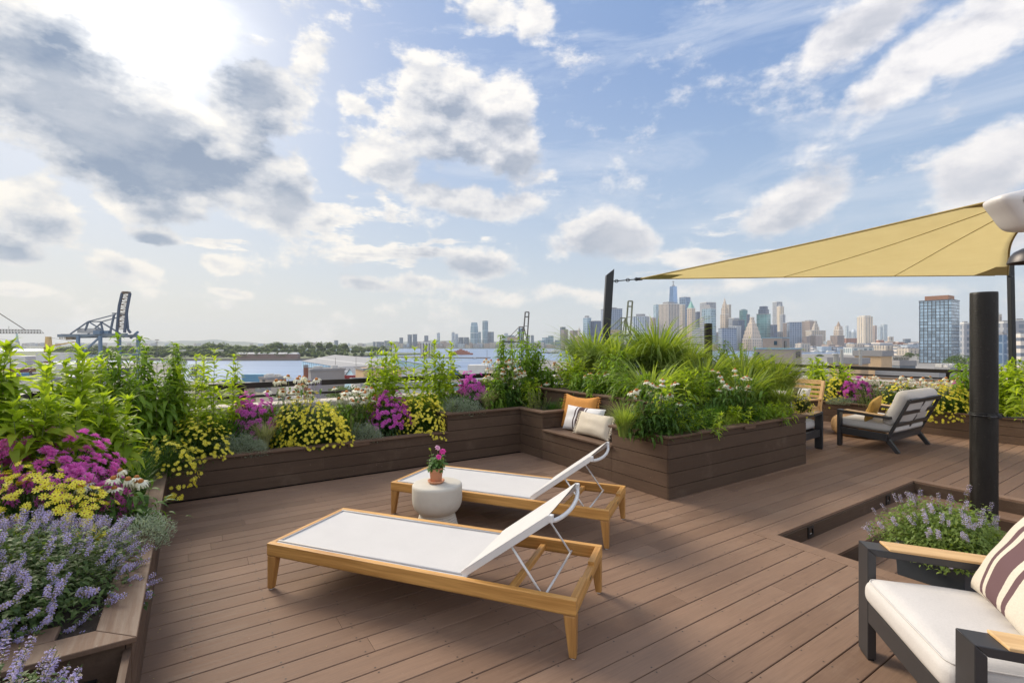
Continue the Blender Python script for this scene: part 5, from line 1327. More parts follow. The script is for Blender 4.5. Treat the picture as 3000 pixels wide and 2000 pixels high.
for y0, amp, sd in ((9500, 75, 1.0), (11500, 135, 2.4)):
    xs = np.linspace(-9500, 9500, 120)
    V = [(x, y0, WZ0) for x in xs]+[(x, y0+300, WZ0+hill(x,y0,amp,sd)) for x in xs]+[(x, y0+900, WZ0) for x in xs]
    F = [(i,i+1,121+i-0,120+i) for i in range(119)]+[(120+i,121+i,241+i,240+i) for i in range(119)]
    mb.add(V, F)
tag(obj('hills', mb.mesh('hills', ground_mat('hill_green', (.05,.075,.04), (.09,.12,.06), .002))), kind='structure')

# ---- trees of the island: clumpy crowns made of leaf faces
L_TREE = leafmat('tree_leaf', (.045,.085,.014), (.14,.20,.04), .3)
def crown(mb, c, r, hz, n, ls, seed=0):
    """crown as several lobes of leaf clumps"""
    k = 7; an = rng.uniform(0, 6.28, k); lob = np.stack([np.cos(an)*r*.5, np.sin(an)*r*.5, rng.uniform(-.15,.45,k)*hz], 1); lob[0] = (0,0,hz*.35)
    w = rng.uniform(.38,.6,k)*r
    i = rng.integers(0, k, n); d = rng.normal(0,1,(n,3)); d /= np.linalg.norm(d,axis=1)[:,None]; d[:,2] = np.abs(d[:,2])*np.where(rng.random(n)<.8,1,-1)
    P_ = np.array(c)+lob[i]+d*(w[i]*rng.uniform(.75,1.05,n))[:,None]*np.array([1,1,.75])
    mb.inst(TINY, P_, frames(rng.uniform(0,6.28,n), rng.uniform(-.6,.9,n), np.full(n,ls)*rng.uniform(.6,1.3,n), rng.normal(0,.6,n), np.full(n,ls*1.6)))
mb = MB(); lob = MB()
ico = None
def island_tree(u, v, Y, r, hz, n=170):
    x = WX(u, Y); zt = WZ(v, Y); c = (x, Y, zt-hz*.8)
    crown(mb, c, r, hz, n, r*.22)
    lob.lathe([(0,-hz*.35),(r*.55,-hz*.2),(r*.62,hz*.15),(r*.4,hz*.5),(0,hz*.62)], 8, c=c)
for u in np.arange(150, 1010, 9.5):      # front row
    Y = 990+max(0,(u-850))*1.2; island_tree(u+rng.uniform(-4,4), 1027+rng.uniform(-4,4)+(4 if 690<u<870 else 0), Y, 8.5, 10, 170)
for u in np.arange(160, 1150, 10):       # rows behind, higher in the picture
    Y = 1150+max(0,(u-850))*1.0; island_tree(u+rng.uniform(-4,4), 1018.5+rng.uniform(-3,3), Y, 10, 11, 150)
for u in np.arange(180, 1120, 14):
    island_tree(u+rng.uniform(-6,6), 1012+rng.uniform(-2,2.5)-(3 if 780<u<1000 else 0), 1300+max(0,(u-850))*.8, 13, 12, 150)
for u, v, r in ((605,1003,20),(625,1002,22),(645,1004,18),(800,1004,14),(815,1000,15),(900,1000,14),(935,1001,15),(965,1001,15),(1010,1004,15),(555,1010,14),(700,1010,13),(745,1009,13),(1095,1014,12)):
    island_tree(u, v, 1240, r, r*.9, 240)
for u, v in ((975,1030),(1000,1028),(1015,1031),(1040,1031),(1060,1030),(945,1032),(925,1033),(1095,1028),(1085,1033)):
    island_tree(u, v, 1010+(u-900)*1.3, 9, 9.5, 170)
tag(obj('island_wood', mb.mesh('island_wood', L_TREE)), 'dark green wood covering the island across the river', 'wood', kind='stuff')
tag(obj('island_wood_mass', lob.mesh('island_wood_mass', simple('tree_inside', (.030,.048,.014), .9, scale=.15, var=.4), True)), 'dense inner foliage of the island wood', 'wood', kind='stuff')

# ---- towers
MATS = {}
def FM(key, wall, glass, pu, pv, fu, fv, rough=.35, metal=0):
    if key not in MATS: MATS[key] = facade(key, wall, glass, pu, pv, fu, fv, rough, metal=metal)
    return MATS[key]
FM('beige_stripe', (.62,.53,.43), (.14,.14,.16), 9, 4, .5, 0)
FM('dark_stripe', (.42,.40,.40), (.05,.06,.085), 12, 4, .32, 0)
FM('white_stripe', (.62,.66,.70), (.08,.13,.20), 10, 4, .5, 0)
FM('brown', (.30,.23,.20), (.12,.11,.12), 8, 9, .6, .35)
FM('brown_light', (.42,.33,.28), (.15,.14,.15), 8, 9, .6, .4)
FM('blue_glass', (.20,.27,.37), (.13,.22,.36), 14, 16, .15, .15, .15, .5)
FM('dark_blue', (.10,.13,.19), (.07,.10,.17), 11, 10, .2, .25, .2, .3)
FM('teal_glass', (.17,.28,.29), (.13,.28,.30), 20, 12, .08, .12, .2, .5)
FM('pale_glass', (.40,.50,.55), (.28,.40,.48), 12, 12, .25, .2, .2, .4)
FM('grey_grid', (.36,.37,.40), (.15,.18,.23), 11, 11, .4, .35)
FM('blue_grid', (.27,.32,.40), (.10,.15,.25), 10, 10, .3, .35, .3, .3)
FM('stone', (.50,.44,.37), (.20,.19,.19), 10, 14, .62, .2)
FM('stone_warm', (.60,.50,.40), (.24,.21,.20), 11, 0.0001+12, .6, .3)
FM('white_band', (.66,.60,.54), (.17,.20,.26), 30, 10, 0, .55)
FM('cream', (.66,.57,.45), (.30,.28,.27), 12, 30, .7, 0)
FM('brick_red', (.36,.17,.12), (.18,.11,.10), 10, 9, .6, .5)
FM('brick_orange', (.50,.30,.20), (.26,.18,.15), 12, 12, .65, .5)
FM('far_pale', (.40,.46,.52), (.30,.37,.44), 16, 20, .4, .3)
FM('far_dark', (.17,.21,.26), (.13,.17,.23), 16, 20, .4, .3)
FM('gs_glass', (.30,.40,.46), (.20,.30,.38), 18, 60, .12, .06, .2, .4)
GREEN_CU = simple('copper_green', (.20,.45,.38), .6)
GREYM = simple('roof_plant', (.26,.26,.27), .8, scale=.3)
WHITEP = simple('white_paint', (.70,.69,.66), .6, scale=.4)
def place(u0, u1, Y, s):
    W = (u1-u0)/1435*Y; uc = u0+s*(u1-u0); x = (uc-1500)/1435; al = math.atan(x)
    s = min(max(s, .08), .92); f0 = math.atan(s/(1-s)); L1 = (1-s)*W*math.cos(al)/math.cos(f0); L2 = s*W*math.cos(al)/math.sin(f0)
    return Vector((x*Y, Y, 0)), f0-al, L1, L2
def tower(label, u0, u1, vt, Y, m, s=.45, base=None, cap=None, tiers=(), extra=None, name='tower', cat='building', m2=None, group='towers of the far skyline'):
    loc, rot, L1, L2 = place(u0, u1, Y, s); bz = (GZ if base is None else base); loc.z = bz
    t = empty(name, loc, rot, label, cat, group)
    hh = WZ(vt, Y)-bz; mb = MB(); mb.box(0, L1, 0, L2, 0, hh, uvm=True)
    zc = hh
    for (a0,a1,b0,b1,v) in tiers: z2 = WZ(v, Y)-bz; mb.box(L1*a0, L1*a1, L2*b0, L2*b1, zc+.02, z2, uvm=True); zc = max(zc, z2) if False else zc
    obj('wall', mb.mesh('wall', MATS[m] if isinstance(m, str) else m), t)
    if cap is not None:
        mb = MB(); ch = cap if cap > 0 else 6; mb.box(L1*.2, L1*.75, L2*.25, L2*.8, hh+.02, hh+ch); obj('roof_plant', mb.mesh('roof_plant', GREYM), t)
    mb = MB(); e = min(L1,L2)*.02
    for x0,x1,y0,y1 in ((-e,L1+e,-e,0-.01),(-e,L1+e,L2+.01,L2+e),(-e,-.01,.0,L2),(L1+.01,L1+e,.0,L2)): mb.box(x0,x1,y0,y1,hh-1.2,hh+1.0)
    obj('cornice', mb.mesh('cornice', GREYM if m in ('blue_glass','dark_blue','teal_glass','dark_stripe','far_dark','blue_grid','brown') else WHITEP), t)
    if extra: extra(t, L1, L2, hh, bz, Y)
    return t
def pyr(mt, h2, inset=0, tip=.02, name='roof'):
    def f(t, L1, L2, hh, bz, Y):
        mb = MB(); z2 = WZ(h2, Y)-bz; mb.frustum(L1*inset, L1*(1-inset), L2*inset, L2*(1-inset), hh+1, L1*(.5-tip), L1*(.5+tip), L2*(.5-tip), L2*(.5+tip), z2); obj(name, mb.mesh(name, mt), t)
    return f
def multi(*fs):
    def f(*a):
        for g in fs: g(*a)
    return f
def spire(v, r=2, v0=None):
    def f(t, L1, L2, hh, bz, Y):
        mb = MB(); mb.tube([(L1/2,L2/2,hh),(L1/2,L2/2,(hh+WZ(v,Y)-bz)/2),(L1/2,L2/2,WZ(v,Y)-bz)], [r,r*.6,r*.2], 8); obj('spire', mb.mesh('spire', GREYM), t)
    return f
def stack(m_, levels, name='crown'):
    """levels: (inset fraction at bottom, v bottom, v top, inset at top)"""
    def f(t, L1, L2, hh, bz, Y):
        mb = MB()
        for i0, va, vb, i1 in levels: mb.frustum(L1*i0,L1*(1-i0),L2*i0,L2*(1-i0),WZ(va,Y)-bz,L1*i1,L1*(1-i1),L2*i1,L2*(1-i1),WZ(vb,Y)-bz)
        obj(name, mb.mesh(name, MATS[m_] if isinstance(m_, str) else m_), t)
    return f
T = tower
T('pair of slim brown towers left end of the big skyline, dark glass behind', 1641, 1657, 958, 2420, 'dark_blue', .3)
T('slim brown tower at the left end of the big skyline', 1643, 1664, 965, 2330, 'brown', .45)
T('brown slab just right of the leftmost brown tower', 1670, 1693, 968, 2350, 'brown', .35)
T('orange brick block with an ornate domed tower, left of the pale glass tower', 1684, 1709, 985, 2280, 'brick_orange', .4, extra=stack('stone', [(.30,985,968,.34),(.30,968,966,.30),(.36,966,960,.47),(.47,960,956,.49)]))
T('pale glass tower with a stepped white top behind the grasses', 1708, 1732, 930, 2400, 'pale_glass', .5, cap=9)
T('dark blue glass block right of the pale glass tower', 1731, 1762, 940, 2380, 'dark_blue', .35)
T('wide blue grey slab tower partly behind the leaning black post', 1760, 1823, 904, 2500, 'blue_grid', .18, cap=8)
T('white and blue striped office block right of the dark harbour crane', 1853, 1903, 926, 2300, 'white_stripe', .78, cap=12)
T('small brown stone building between the striped block and the large beige tower', 1904, 1922, 930, 2500, 'brown_light', .5)
T('slim white and blue tower behind the left edge of the large beige tower', 1914, 1931, 891, 2800, 'pale_glass', .45)
T('low grey office block left of the large beige tower', 1906, 1932, 955, 2350, 'grey_grid', .4)
T('largest beige striped tower with one dark striped side', 1929, 1991, 889, 2250, 'beige_stripe', .47, cap=10)
C.objects[-1]
def wtc(t, L1, L2, hh, bz, Y):
    mb = MB(); z2 = WZ(838, Y)-bz; i = .17
    i = .08; V = [(0,0,hh+1),(L1,0,hh+1),(L1,L2,hh+1),(0,L2,hh+1),(L1*i,L2*i,z2),(L1*(1-i),L2*i,z2),(L1*(1-i),L2*(1-i),z2),(L1*i,L2*(1-i),z2)]
    F = [(0,1,5,4),(1,2,6,5),(2,3,7,6),(3,0,4,7),(4,5,6,7)]
    mb.add(V, F); obj('glass_shaft', mb.mesh('glass_shaft', simple('wtc_glass', (.13,.24,.42), .12, .5, var=.15, scale=.02)), t)
    mb = MB(); mb.box(L1*.32,L1*.68,L2*.32,L2*.68,z2+.05,z2+9); mb.tube([(L1/2,L2/2,z2+9),(L1/2,L2/2,WZ(825,Y)-bz),(L1/2,L2/2,WZ(821,Y)-bz)], [3.2,2,.6], 8); mb.lathe([(8,0),(8,3),(0,3)], 12, c=(L1/2,L2/2,WZ(824,Y)-bz)); obj('spire', mb.mesh('spire', GREYM), t)
T('tallest blue glass tapering tower with a needle spire, under the sail', 1960, 1985, 885, 3350, 'blue_glass', .5, extra=wtc)
T('broad blue glass tower behind the green pointed roof', 1990, 2023, 870, 3000, 'blue_glass', .55)
T('pale stone gothic tower between the large beige tower and the green roof', 1991, 2008, 892, 2600, 'stone', .5)
T('stone tower with a green copper pyramid roof', 2012, 2037, 902, 2480, 'stone_warm', .55, extra=multi(pyr(GREEN_CU, 880, .08), spire(874, 1.2)))
T('dark blue glass slab right of the green pyramid roof', 2037, 2051, 913, 2600, 'dark_blue', .4)
T('grey ribbed slab tower behind the sloped roof tower', 2050, 2098, 885, 2700, 'grey_grid', .4)
T('pale blue glass tower with a sloped grey hip roof and stepped flank', 2056, 2097, 903, 2380, 'pale_glass', .62, extra=stack(GREYM, [(.0,903,901,.0),(.06,901,891,.26)], 'roof'))
T('white banded stepped office block left of the short black pole', 2027, 2052, 961, 2230, 'white_band', .75)
T('taller white banded block just right of the lower banded block', 2050, 2064, 930, 2260, 'white_band', .6)
T('slender stone tower with a crowned needle top', 2110, 2136, 920, 2500, 'stone_warm', .55, extra=multi(stack('stone_warm', [(.10,920,902,.12),(.2,902,890,.24),(.3,890,880,.4),(.4,880,872,.49)]), spire(866, 1.2)))
T('slim stone tower touching the right side of the needle topped tower', 2130, 2142, 892, 2620, 'stone', .4)
T('grey block at the foot of the needle topped tower', 2134, 2166, 931, 2450, 'grey_grid', .5)
T('teal glass tower with a rounded shoulder right of the needle top', 2166, 2190, 908, 2600, 'teal_glass', .4, extra=stack('teal_glass', [(.1,908,905,.25)]))
T('narrow dark glass tower touching the rounded teal one', 2187, 2197, 921, 2550, 'dark_blue', .5)
T('wide dark block in front of the rounded teal tower', 2146, 2182, 937, 2420, 'dark_blue', .5)
T('wide grey blue gridded block right of the short black pole', 2104, 2158, 961, 2230, 'blue_grid', .2)
T('white topped striped block behind the gridded block', 2133, 2172, 955, 2300, 'white_stripe', .6)
T('pale ziggurat building stepped on both sides', 2174, 2232, 992, 2220, 'stone_warm', .5, extra=stack('stone_warm', [(.04,992,980,.06),(.10,980,968,.12),(.17,968,956,.2),(.25,956,946,.28),(.33,946,938,.36),(.38,938,928,.38)]))
T('green teal glass tower with a dark stepped crown', 2216, 2258, 919, 2400, 'teal_glass', .72, extra=stack('dark_blue', [(.12,919,905,.12),(.2,905,896,.2)]))
T('dark low block right of the green teal tower', 2257, 2277, 951, 2350, 'dark_blue', .5)
T('tall grey slab tower with a paler tower before it', 2263, 2292, 884, 2900, 'grey_grid', .42)
T('cream and glass tower under construction before the tall grey slab', 2276, 2297, 897, 2700, 'cream', .45, extra=stack('grey_grid', [(.2,897,890,.2)]))
T('grey glass lower half of the cream tower, on its right', 2285, 2301, 921, 2600, 'grey_grid', .5)
T('brown banded building right of the tall grey slab', 2293, 2309, 946, 2450, 'brown_light', .7)
T('wide dark blue grey office slab behind the brick rooftop house', 2305, 2349, 944, 2350, 'blue_grid', .18)
T('grey brown office block behind the domed civic building', 2349, 2394, 940, 2600, 'brown_light', .5, cap=5)
T('white colonnaded civic building with a tiered domed central tower', 2360, 2419, 968, 2450, 'stone', .3, extra=multi(stack('stone', [(.30,968,957,.33),(.36,957,948,.39),(.42,948,940,.46)]), spire(934, 1.6)))
T('brown apartment slab before the civic building, left one', 2350, 2374, 985, 2280, 'brown', .5)
T('brown apartment slab before the civic building, right one', 2371, 2409, 982, 2300, 'brown_light', .5)
T('stone tower with a tan pyramid roof', 2442, 2471, 966, 2500, 'stone_warm', .55, extra=multi(stack('stone_warm', [(.06,966,955,.10)]), pyr(simple('tan_roof', (.34,.24,.17), .8), 941, .10)))
T('brown apartment block below the tan pyramid roof', 2432, 2474, 983, 2300, 'brown', .5)
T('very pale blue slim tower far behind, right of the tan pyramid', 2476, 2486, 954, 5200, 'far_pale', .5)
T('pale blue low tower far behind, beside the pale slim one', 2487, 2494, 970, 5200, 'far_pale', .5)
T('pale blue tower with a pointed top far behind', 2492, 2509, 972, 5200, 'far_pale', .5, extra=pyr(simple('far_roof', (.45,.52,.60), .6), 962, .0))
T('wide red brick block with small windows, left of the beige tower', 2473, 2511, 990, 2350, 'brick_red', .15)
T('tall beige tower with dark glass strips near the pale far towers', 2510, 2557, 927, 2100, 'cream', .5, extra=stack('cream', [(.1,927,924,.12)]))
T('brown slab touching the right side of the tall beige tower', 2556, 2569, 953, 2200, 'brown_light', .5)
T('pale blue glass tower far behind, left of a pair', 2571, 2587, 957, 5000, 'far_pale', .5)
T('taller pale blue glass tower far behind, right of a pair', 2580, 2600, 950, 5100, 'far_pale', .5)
for i, (u0, u1, v, mm, lab) in enumerate(((2567,2590,995,'brick_red','low red brick housing block at the left of the brick rows'),(2592,2622,1000,'brick_orange','long orange brick housing block'),(2625,2650,1001,'brick_red','red brick housing block right of the long orange one'),(2600,2618,986,'stone','pale stone building with a round top above the brick housing'),(2645,2668,993,'far_dark','grey blue block behind the brick housing'),(2653,2690,1002,'brick_orange','orange brick block left of the big glass tower'))):
    T(lab, u0, u1, v, 2000, mm, .3, group='brick blocks across the river')
# big near glass tower on the right
FM('tower_grid', (.045,.040,.04), (.34,.46,.58), 5.2, 5.2, .2, .15, .08, .6)
FM('tower_side', (.05,.045,.05), (.06,.08,.12), 6, 4.3, .3, .2, .2, .3)
loc, rot, L1, L2 = place(2688, 2812, 780, .80); loc.z = GZ
t = empty('glass_tower', loc, rot, 'nearer glass grid tower with an orange brown roof box, left of the thick pole', 'building')
hh = WZ(878, 780)-GZ; mb = MB(); mb.box(0, L1, 0, L2, 0, hh, uvm=True); obj('wall', mb.mesh('wall', MATS['tower_grid']), t)
mb = MB(); mb.box(L1*.12, L1*.85, L2*.12, L2*.85, hh+.02, hh+8.2); obj('roof_plant', mb.mesh('roof_plant', simple('corten', (.34,.17,.10), .8, scale=.5)), t)
mb = MB(); mb.box(-.3, L1+.3, -.3, L2+.3, hh-.6, hh+1.2); obj('parapet', mb.mesh('parapet', simple('tower_trim', (.10,.12,.15), .4)), t)
for (u0,u1,v,Y,mm,s,lab) in ((2813,2842,946,900,'grey_grid',.4,'grey office block between the glass tower and the thick pole'),(2919,2963,944,820,'grey_grid',.5,'stepped grey block right of the thick pole'),(2921,2950,978,700,'blue_glass',.6,'blue glass block in front of the stepped grey block'),(2960,3010,938,860,'grey_grid',.3,'grey office block at the right edge of the picture'),(2905,2935,920,950,'stone',.5,'old stone tower with a stepped crown behind the stepped grey block'),(2970,3010,980,640,'white_band',.5,'pale banded block at the right edge below the grey office block')):
    T(lab, u0, u1, v, Y, mm, s, cap=3, group='office blocks near the thick pole')
# ---- Jersey side
JY = 3400
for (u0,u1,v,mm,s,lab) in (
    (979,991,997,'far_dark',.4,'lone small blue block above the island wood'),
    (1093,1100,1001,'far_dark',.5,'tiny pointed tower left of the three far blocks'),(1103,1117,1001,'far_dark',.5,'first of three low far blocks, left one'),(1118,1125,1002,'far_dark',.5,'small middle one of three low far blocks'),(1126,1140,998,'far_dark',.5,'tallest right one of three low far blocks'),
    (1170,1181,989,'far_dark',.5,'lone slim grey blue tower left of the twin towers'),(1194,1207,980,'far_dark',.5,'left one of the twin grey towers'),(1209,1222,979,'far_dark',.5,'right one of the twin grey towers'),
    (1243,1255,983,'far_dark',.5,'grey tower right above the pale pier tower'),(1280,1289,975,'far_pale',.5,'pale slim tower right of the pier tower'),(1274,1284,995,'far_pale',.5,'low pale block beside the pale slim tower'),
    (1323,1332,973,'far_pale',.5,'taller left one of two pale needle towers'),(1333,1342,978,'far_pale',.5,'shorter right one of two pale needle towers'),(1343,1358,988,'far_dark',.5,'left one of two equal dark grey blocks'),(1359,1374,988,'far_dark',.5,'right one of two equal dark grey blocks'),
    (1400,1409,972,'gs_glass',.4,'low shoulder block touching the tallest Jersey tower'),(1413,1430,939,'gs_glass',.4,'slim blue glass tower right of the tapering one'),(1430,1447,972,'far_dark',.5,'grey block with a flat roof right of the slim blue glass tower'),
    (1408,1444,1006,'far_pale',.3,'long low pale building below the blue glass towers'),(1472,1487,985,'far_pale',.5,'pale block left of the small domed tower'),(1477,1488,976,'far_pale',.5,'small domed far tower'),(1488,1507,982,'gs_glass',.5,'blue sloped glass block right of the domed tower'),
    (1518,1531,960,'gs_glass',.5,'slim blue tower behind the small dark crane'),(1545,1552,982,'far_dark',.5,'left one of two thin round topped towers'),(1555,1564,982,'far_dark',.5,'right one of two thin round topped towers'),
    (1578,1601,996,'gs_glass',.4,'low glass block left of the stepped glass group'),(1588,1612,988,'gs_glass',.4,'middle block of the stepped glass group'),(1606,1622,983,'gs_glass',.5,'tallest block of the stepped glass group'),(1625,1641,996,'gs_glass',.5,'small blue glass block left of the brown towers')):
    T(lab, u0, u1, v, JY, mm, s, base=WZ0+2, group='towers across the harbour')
T('tallest tapering blue glass tower across the harbour', 1378, 1401, 975, JY-50, 'gs_glass', .5, base=WZ0+2, extra=stack('gs_glass', [(.0,975,955,.04),(.05,955,944,.12)]), group='towers across the harbour')
# statue on its pedestal
t = empty('statue', (WX(50,3000), 3000, WZ0+2), 0, 'distant green statue with a raised torch on a stone pedestal', 'statue'); VG = simple('verdigris', (.22,.38,.35), .7, scale=.1)
mb = MB(); mb.box(-28,28,-28,28,0,8); mb.box(-18,18,-18,18,8.02,16); mb.frustum(-10,10,-10,10,16.05,-7,7,-7,7,46); obj('pedestal', mb.mesh('pedestal', simple('ped_stone', (.36,.34,.30), .9)), t)
mb = MB(); mb.lathe([(6.5,46),(6.2,60),(5,72),(5.4,78),(4,82),(1.8,84),(2.2,86),(2.4,89),(1.6,92),(0,93)], 14); mb.tube([(-3,0,79),(-6,0,88),(-7,0,98)], [1.8,1.5,1.0], 8); mb.lathe([(0,98),(2,98.5),(1.2,101),(0,104)], 8, c=(-7,0,0)); mb.tube([(3.5,0,78),(5.5,-3,72)], 1.5, 8); mb.box(3.5,7,-5,-4,68,77)
for k in range(7): a = R(20+k*23); mb.tube([(2.2*math.cos(a),0,91+.5),(4.6*math.cos(a),0,91+3.4*math.sin(a))], [.4,.1], 4)
obj('figure', mb.mesh('figure', VG, True), t)
# far low mass of city
mb = MB()
def mass(n, u0, u1, v0, v1, Y0, Y1, bz=GZ):
    for _ in range(n):
        u = rng.uniform(u0, u1); Y = rng.uniform(Y0, Y1); w = rng.uniform(14, 50); z = WZ(rng.uniform(v0, v1), Y); x = WX(u, Y)
        if z < bz+3: z = bz+rng.uniform(4,12)
        mb.box(x-w/2, x+w/2, Y, Y+w, bz, z, m=int(rng.integers(0,5)), uvm=True)
mass(130, 1140, 1640, 1003, 1016, 3300, 3500, WZ0+2); mass(40, 1150, 1400, 999, 1008, 3500, 3700, WZ0+2)
mass(150, 1660, 2480, 995, 1024, 2300, 2500); mass(60, 1900, 2300, 968, 1005, 2450, 2700)
mass(120, 2330, 3000, 1003, 1026, 1750, 2050); mass(120, 2430, 3050, 998, 1008, 2300, 3400); mass(60, 2600, 3100, 1010, 1030, 1250, 1500)
mass(60, 20, 1100, 1003.5, 1006.5, 5200, 5400, WZ0+2); mass(12, 1100, 1170, 1002, 1006, 3400, 3600, WZ0+2)
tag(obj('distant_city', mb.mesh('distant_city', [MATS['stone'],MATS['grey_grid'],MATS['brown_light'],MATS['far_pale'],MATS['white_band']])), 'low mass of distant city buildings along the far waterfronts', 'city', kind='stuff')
# island row building
t = empty('brick_building', (WX(692,985), 985, WZ0+3), 0, 'long brick row building with white roof bays on the island shore', 'building')
W_ = WX(872,985)-WX(692,985); mb = MB(); hh = WZ(1037,985)-WZ0-3; mb.box(0, W_, 0, 12, 0, hh, uvm=True); obj('wall', mb.mesh('wall', FM('row_brick', (.20,.11,.09), (.34,.32,.30), 4, 3.4, .62, .5)), t)
mb = MB()
for i in range(6): x = W_*(i+.5)/6; mb.frustum(x-W_/13,x+W_/13,-.6,12.5,hh+.05,x-W_/15,x+W_/15,4,8,hh+3.5)
obj('roof', mb.mesh('roof', simple('pale_roof', (.55,.53,.50), .7)), t)
for (u0,u1,v,lab) in ((500,545,1026,'pale roofed barrack seen through the island trees, left one'),(620,655,1026,'pale roofed barrack seen through the island trees, right one')):
    T(lab, u0, u1, v, 1080, FM('barrack', (.42,.36,.32), (.2,.18,.17), 5, 4, .6, .5), .2, base=WZ0+3, group='island barracks')
# pier tower and pier
FM('pier_tower', (.62,.58,.52), (.16,.16,.18), 7.5, 60, .45, .0)
T('pale concrete tower with dark vertical slits standing at the water', 1232, 1274, 1003, 1200, 'pier_tower', .72, base=WZ0+2, cap=4, group='pier buildings')
sheet('pier', [(WX(1150,1190),1185),(WX(1275,1190),1185),(WX(1285,1190),1235),(WX(1150,1190),1235)], WZ0+2.2, GMAT, th=3)
# boats
def boat(label, u, Y, L, bw, hull, sup, hts, rot=0, name='boat'):
    t = empty(name, (WX(u,Y), Y, WZ0), rot, label, 'boat', 'boats on the water'); mb = MB(); h = hts[0]
    pts = [(-L/2,0),(-L*.40,-bw/2),(L*.38,-bw/2),(L/2,0),(L*.38,bw/2),(-L*.40,bw/2)]; mb.prism(pts, -.5, h); obj('hull', mb.mesh('hull', hull), t)
    mb = MB(); z = h
    for i, (f, dh) in enumerate(zip((.36,.28,.15,.06), hts[1:])): mb.box(-L*f, L*f, -bw*(.42-.06*i), bw*(.42-.06*i), z+.02, z+dh); z += dh+.02
    obj('superstructure', mb.mesh('superstructure', sup), t); return t
RUST = simple('ferry_orange_brown', (.34,.12,.07), .7, scale=.2, var=.2); WHB = simple('boat_white', (.66,.65,.62), .5); DKH = simple('hull_dark', (.05,.05,.06), .5)
boat('rust brown double ended ferry on the harbour, right of the pier tower', 1350, 1480, 74, 18, RUST, RUST, (5,3.4,3.2,2.5,3), name='ferry')
boat('tiny motor boat with a white wake in the harbour', 1391, 1100, 9, 3, DKH, WHB, (1.2,1.2), name='motor_boat')
boat('white excursion boat in front of the far wharf', 1607, 1700, 68, 14, DKH, WHB, (3.5,3,3,2.5))
boat('white yacht moored at the far right piers', 2400, 1850, 60, 12, WHB, WHB, (4,3.5,3,3,2), name='yacht')
boat('smaller white yacht moored right of the large white one', 2432, 1800, 34, 8, WHB, WHB, (3,3,2), name='yacht')
WK = simple('foam', (.75,.78,.80), .8)
mb = MB(); 
for (u0,u1,v) in ((1310,1388,1047),(1290,1440,1058.3)): p0, p1 = XY(u0,v,WZ0), XY(u1,v,WZ0); mb.add([(p0[0],p0[1]-3,WZ0+.15),(p1[0],p1[1]-1.2,WZ0+.15),(p1[0],p1[1]+1.2,WZ0+.15),(p0[0],p0[1]+4,WZ0+.15)], [(0,1,2,3)])
tag(obj('wake', mb.mesh('wake', WK)), 'thin white boat wakes on the harbour', 'wake', kind='stuff')

# ---- gantry cranes
BLUE = simple('crane_blue', (.13,.20,.29), .5, scale=.2, var=.2); BLUED = simple('crane_boom_blue', (.045,.068,.115), .5, scale=.2, var=.2)
OLIVE = simple('crane_olive', (.14,.15,.09), .7); DARKC = simple('crane_dark', (.09,.08,.075), .7)
CY = 420
def cp(u, v, dy=0): return (WX(u, CY)-WX(300, CY), dy, WZ(v, CY)-GZ)
t = empty('gantry_crane', (WX(300,CY), CY, GZ), 0, 'large blue ship to shore gantry crane with its lattice boom raised', 'crane')
def bm(name, segs, m, w=1.0, par=None, wh=None):
    mb = MB()
    for s in segs: k_ = (s[2] if len(s) > 2 else w)*1.25; mb.beam(s[0], s[1], k_, k_, (0,1,.01))
    return obj(name, mb.mesh(name, m), par or t)
dy = 16
for u, y in ((229,0),(294,0),(306,dy),(363,dy)):
    mb = MB(); p = cp(u,0,y); q = cp(u, 983, y); mb.beam((q[0],y,0),(q[0],y,q[2]), 2.0, 2.0); obj('leg', mb.mesh('leg', BLUE), t)
bm('main_girder', [(cp(165,983,2),cp(366,980,2),1.9),(cp(165,986,dy-2),cp(366,983,dy-2),1.9),(cp(155,980,8),cp(250,982,8),1.2)], simple('girder_blue_dirty', (.16,.20,.24), .7, scale=.4, var=.35))
for sg_ in [(cp(292,985,1),cp(236,1036,1),1.0),(cp(229,1042,0),cp(294,1042,0),1.6),(cp(306,1040,dy),cp(363,1040,dy),1.6),(cp(340,990,dy),cp(363,970,dy),1.2)]: bm('leg_brace', [sg_], BLUE)
bm('mast_frame', [(cp(200,978,2),cp(247,941,4),.7),(cp(222,978,12),cp(272,942,10),.7),(cp(247,941,4),cp(275,941,8),.7),(cp(247,941,4),cp(238,968,4),.9),(cp(272,941,8),cp(284,968,6),.9),(cp(272,941,8),cp(330,976,8),.8),(cp(247,941,4),cp(294,968,3),.7),(cp(247,941,4),cp(328,920,4),.6),(cp(272,942,8),cp(335,925,8),.6),(cp(323,921,4),cp(312,972,4),1.0),(cp(326,921,8),cp(327,960,8),.6),(cp(335,919,4),cp(350,920,8),1.0),(cp(350,920,8),cp(354,965,8),1.0),(cp(354,965,8),cp(361,974,8),1.2),(cp(318,917,4),cp(336,917,4),.8)], simple('mast_steel', (.10,.13,.18), .6))
bx = MB()
a = cp(346,964,3); b_ = cp(350,857,3)
mb = MB(); P1 = [cp(334,974,3), cp(341,896,3), cp(350,857,3)]; P2 = [cp(357,974,3), cp(364,905,3), cp(373,857,3)]
for P_ in (P1, P2):
    for s0, s1 in zip(P_, P_[1:]): mb.beam(s0, s1, 1.7, 1.5, (0,1,.01))
obj('boom', mb.mesh('boom', BLUED), t)
mb = MB()
for i in range(14):
    f = i/13; v = 964-f*105; ua = 337+13*f; ub = 359+13*f
    mb.beam(cp(ua,v,3), cp(ub,v,3), .6, .6)
    if i < 13: mb.beam(cp(ua if i%2 else ub, v, 3), cp(ub+1 if i%2 else ua+1, v-8, 3), .4, .4)
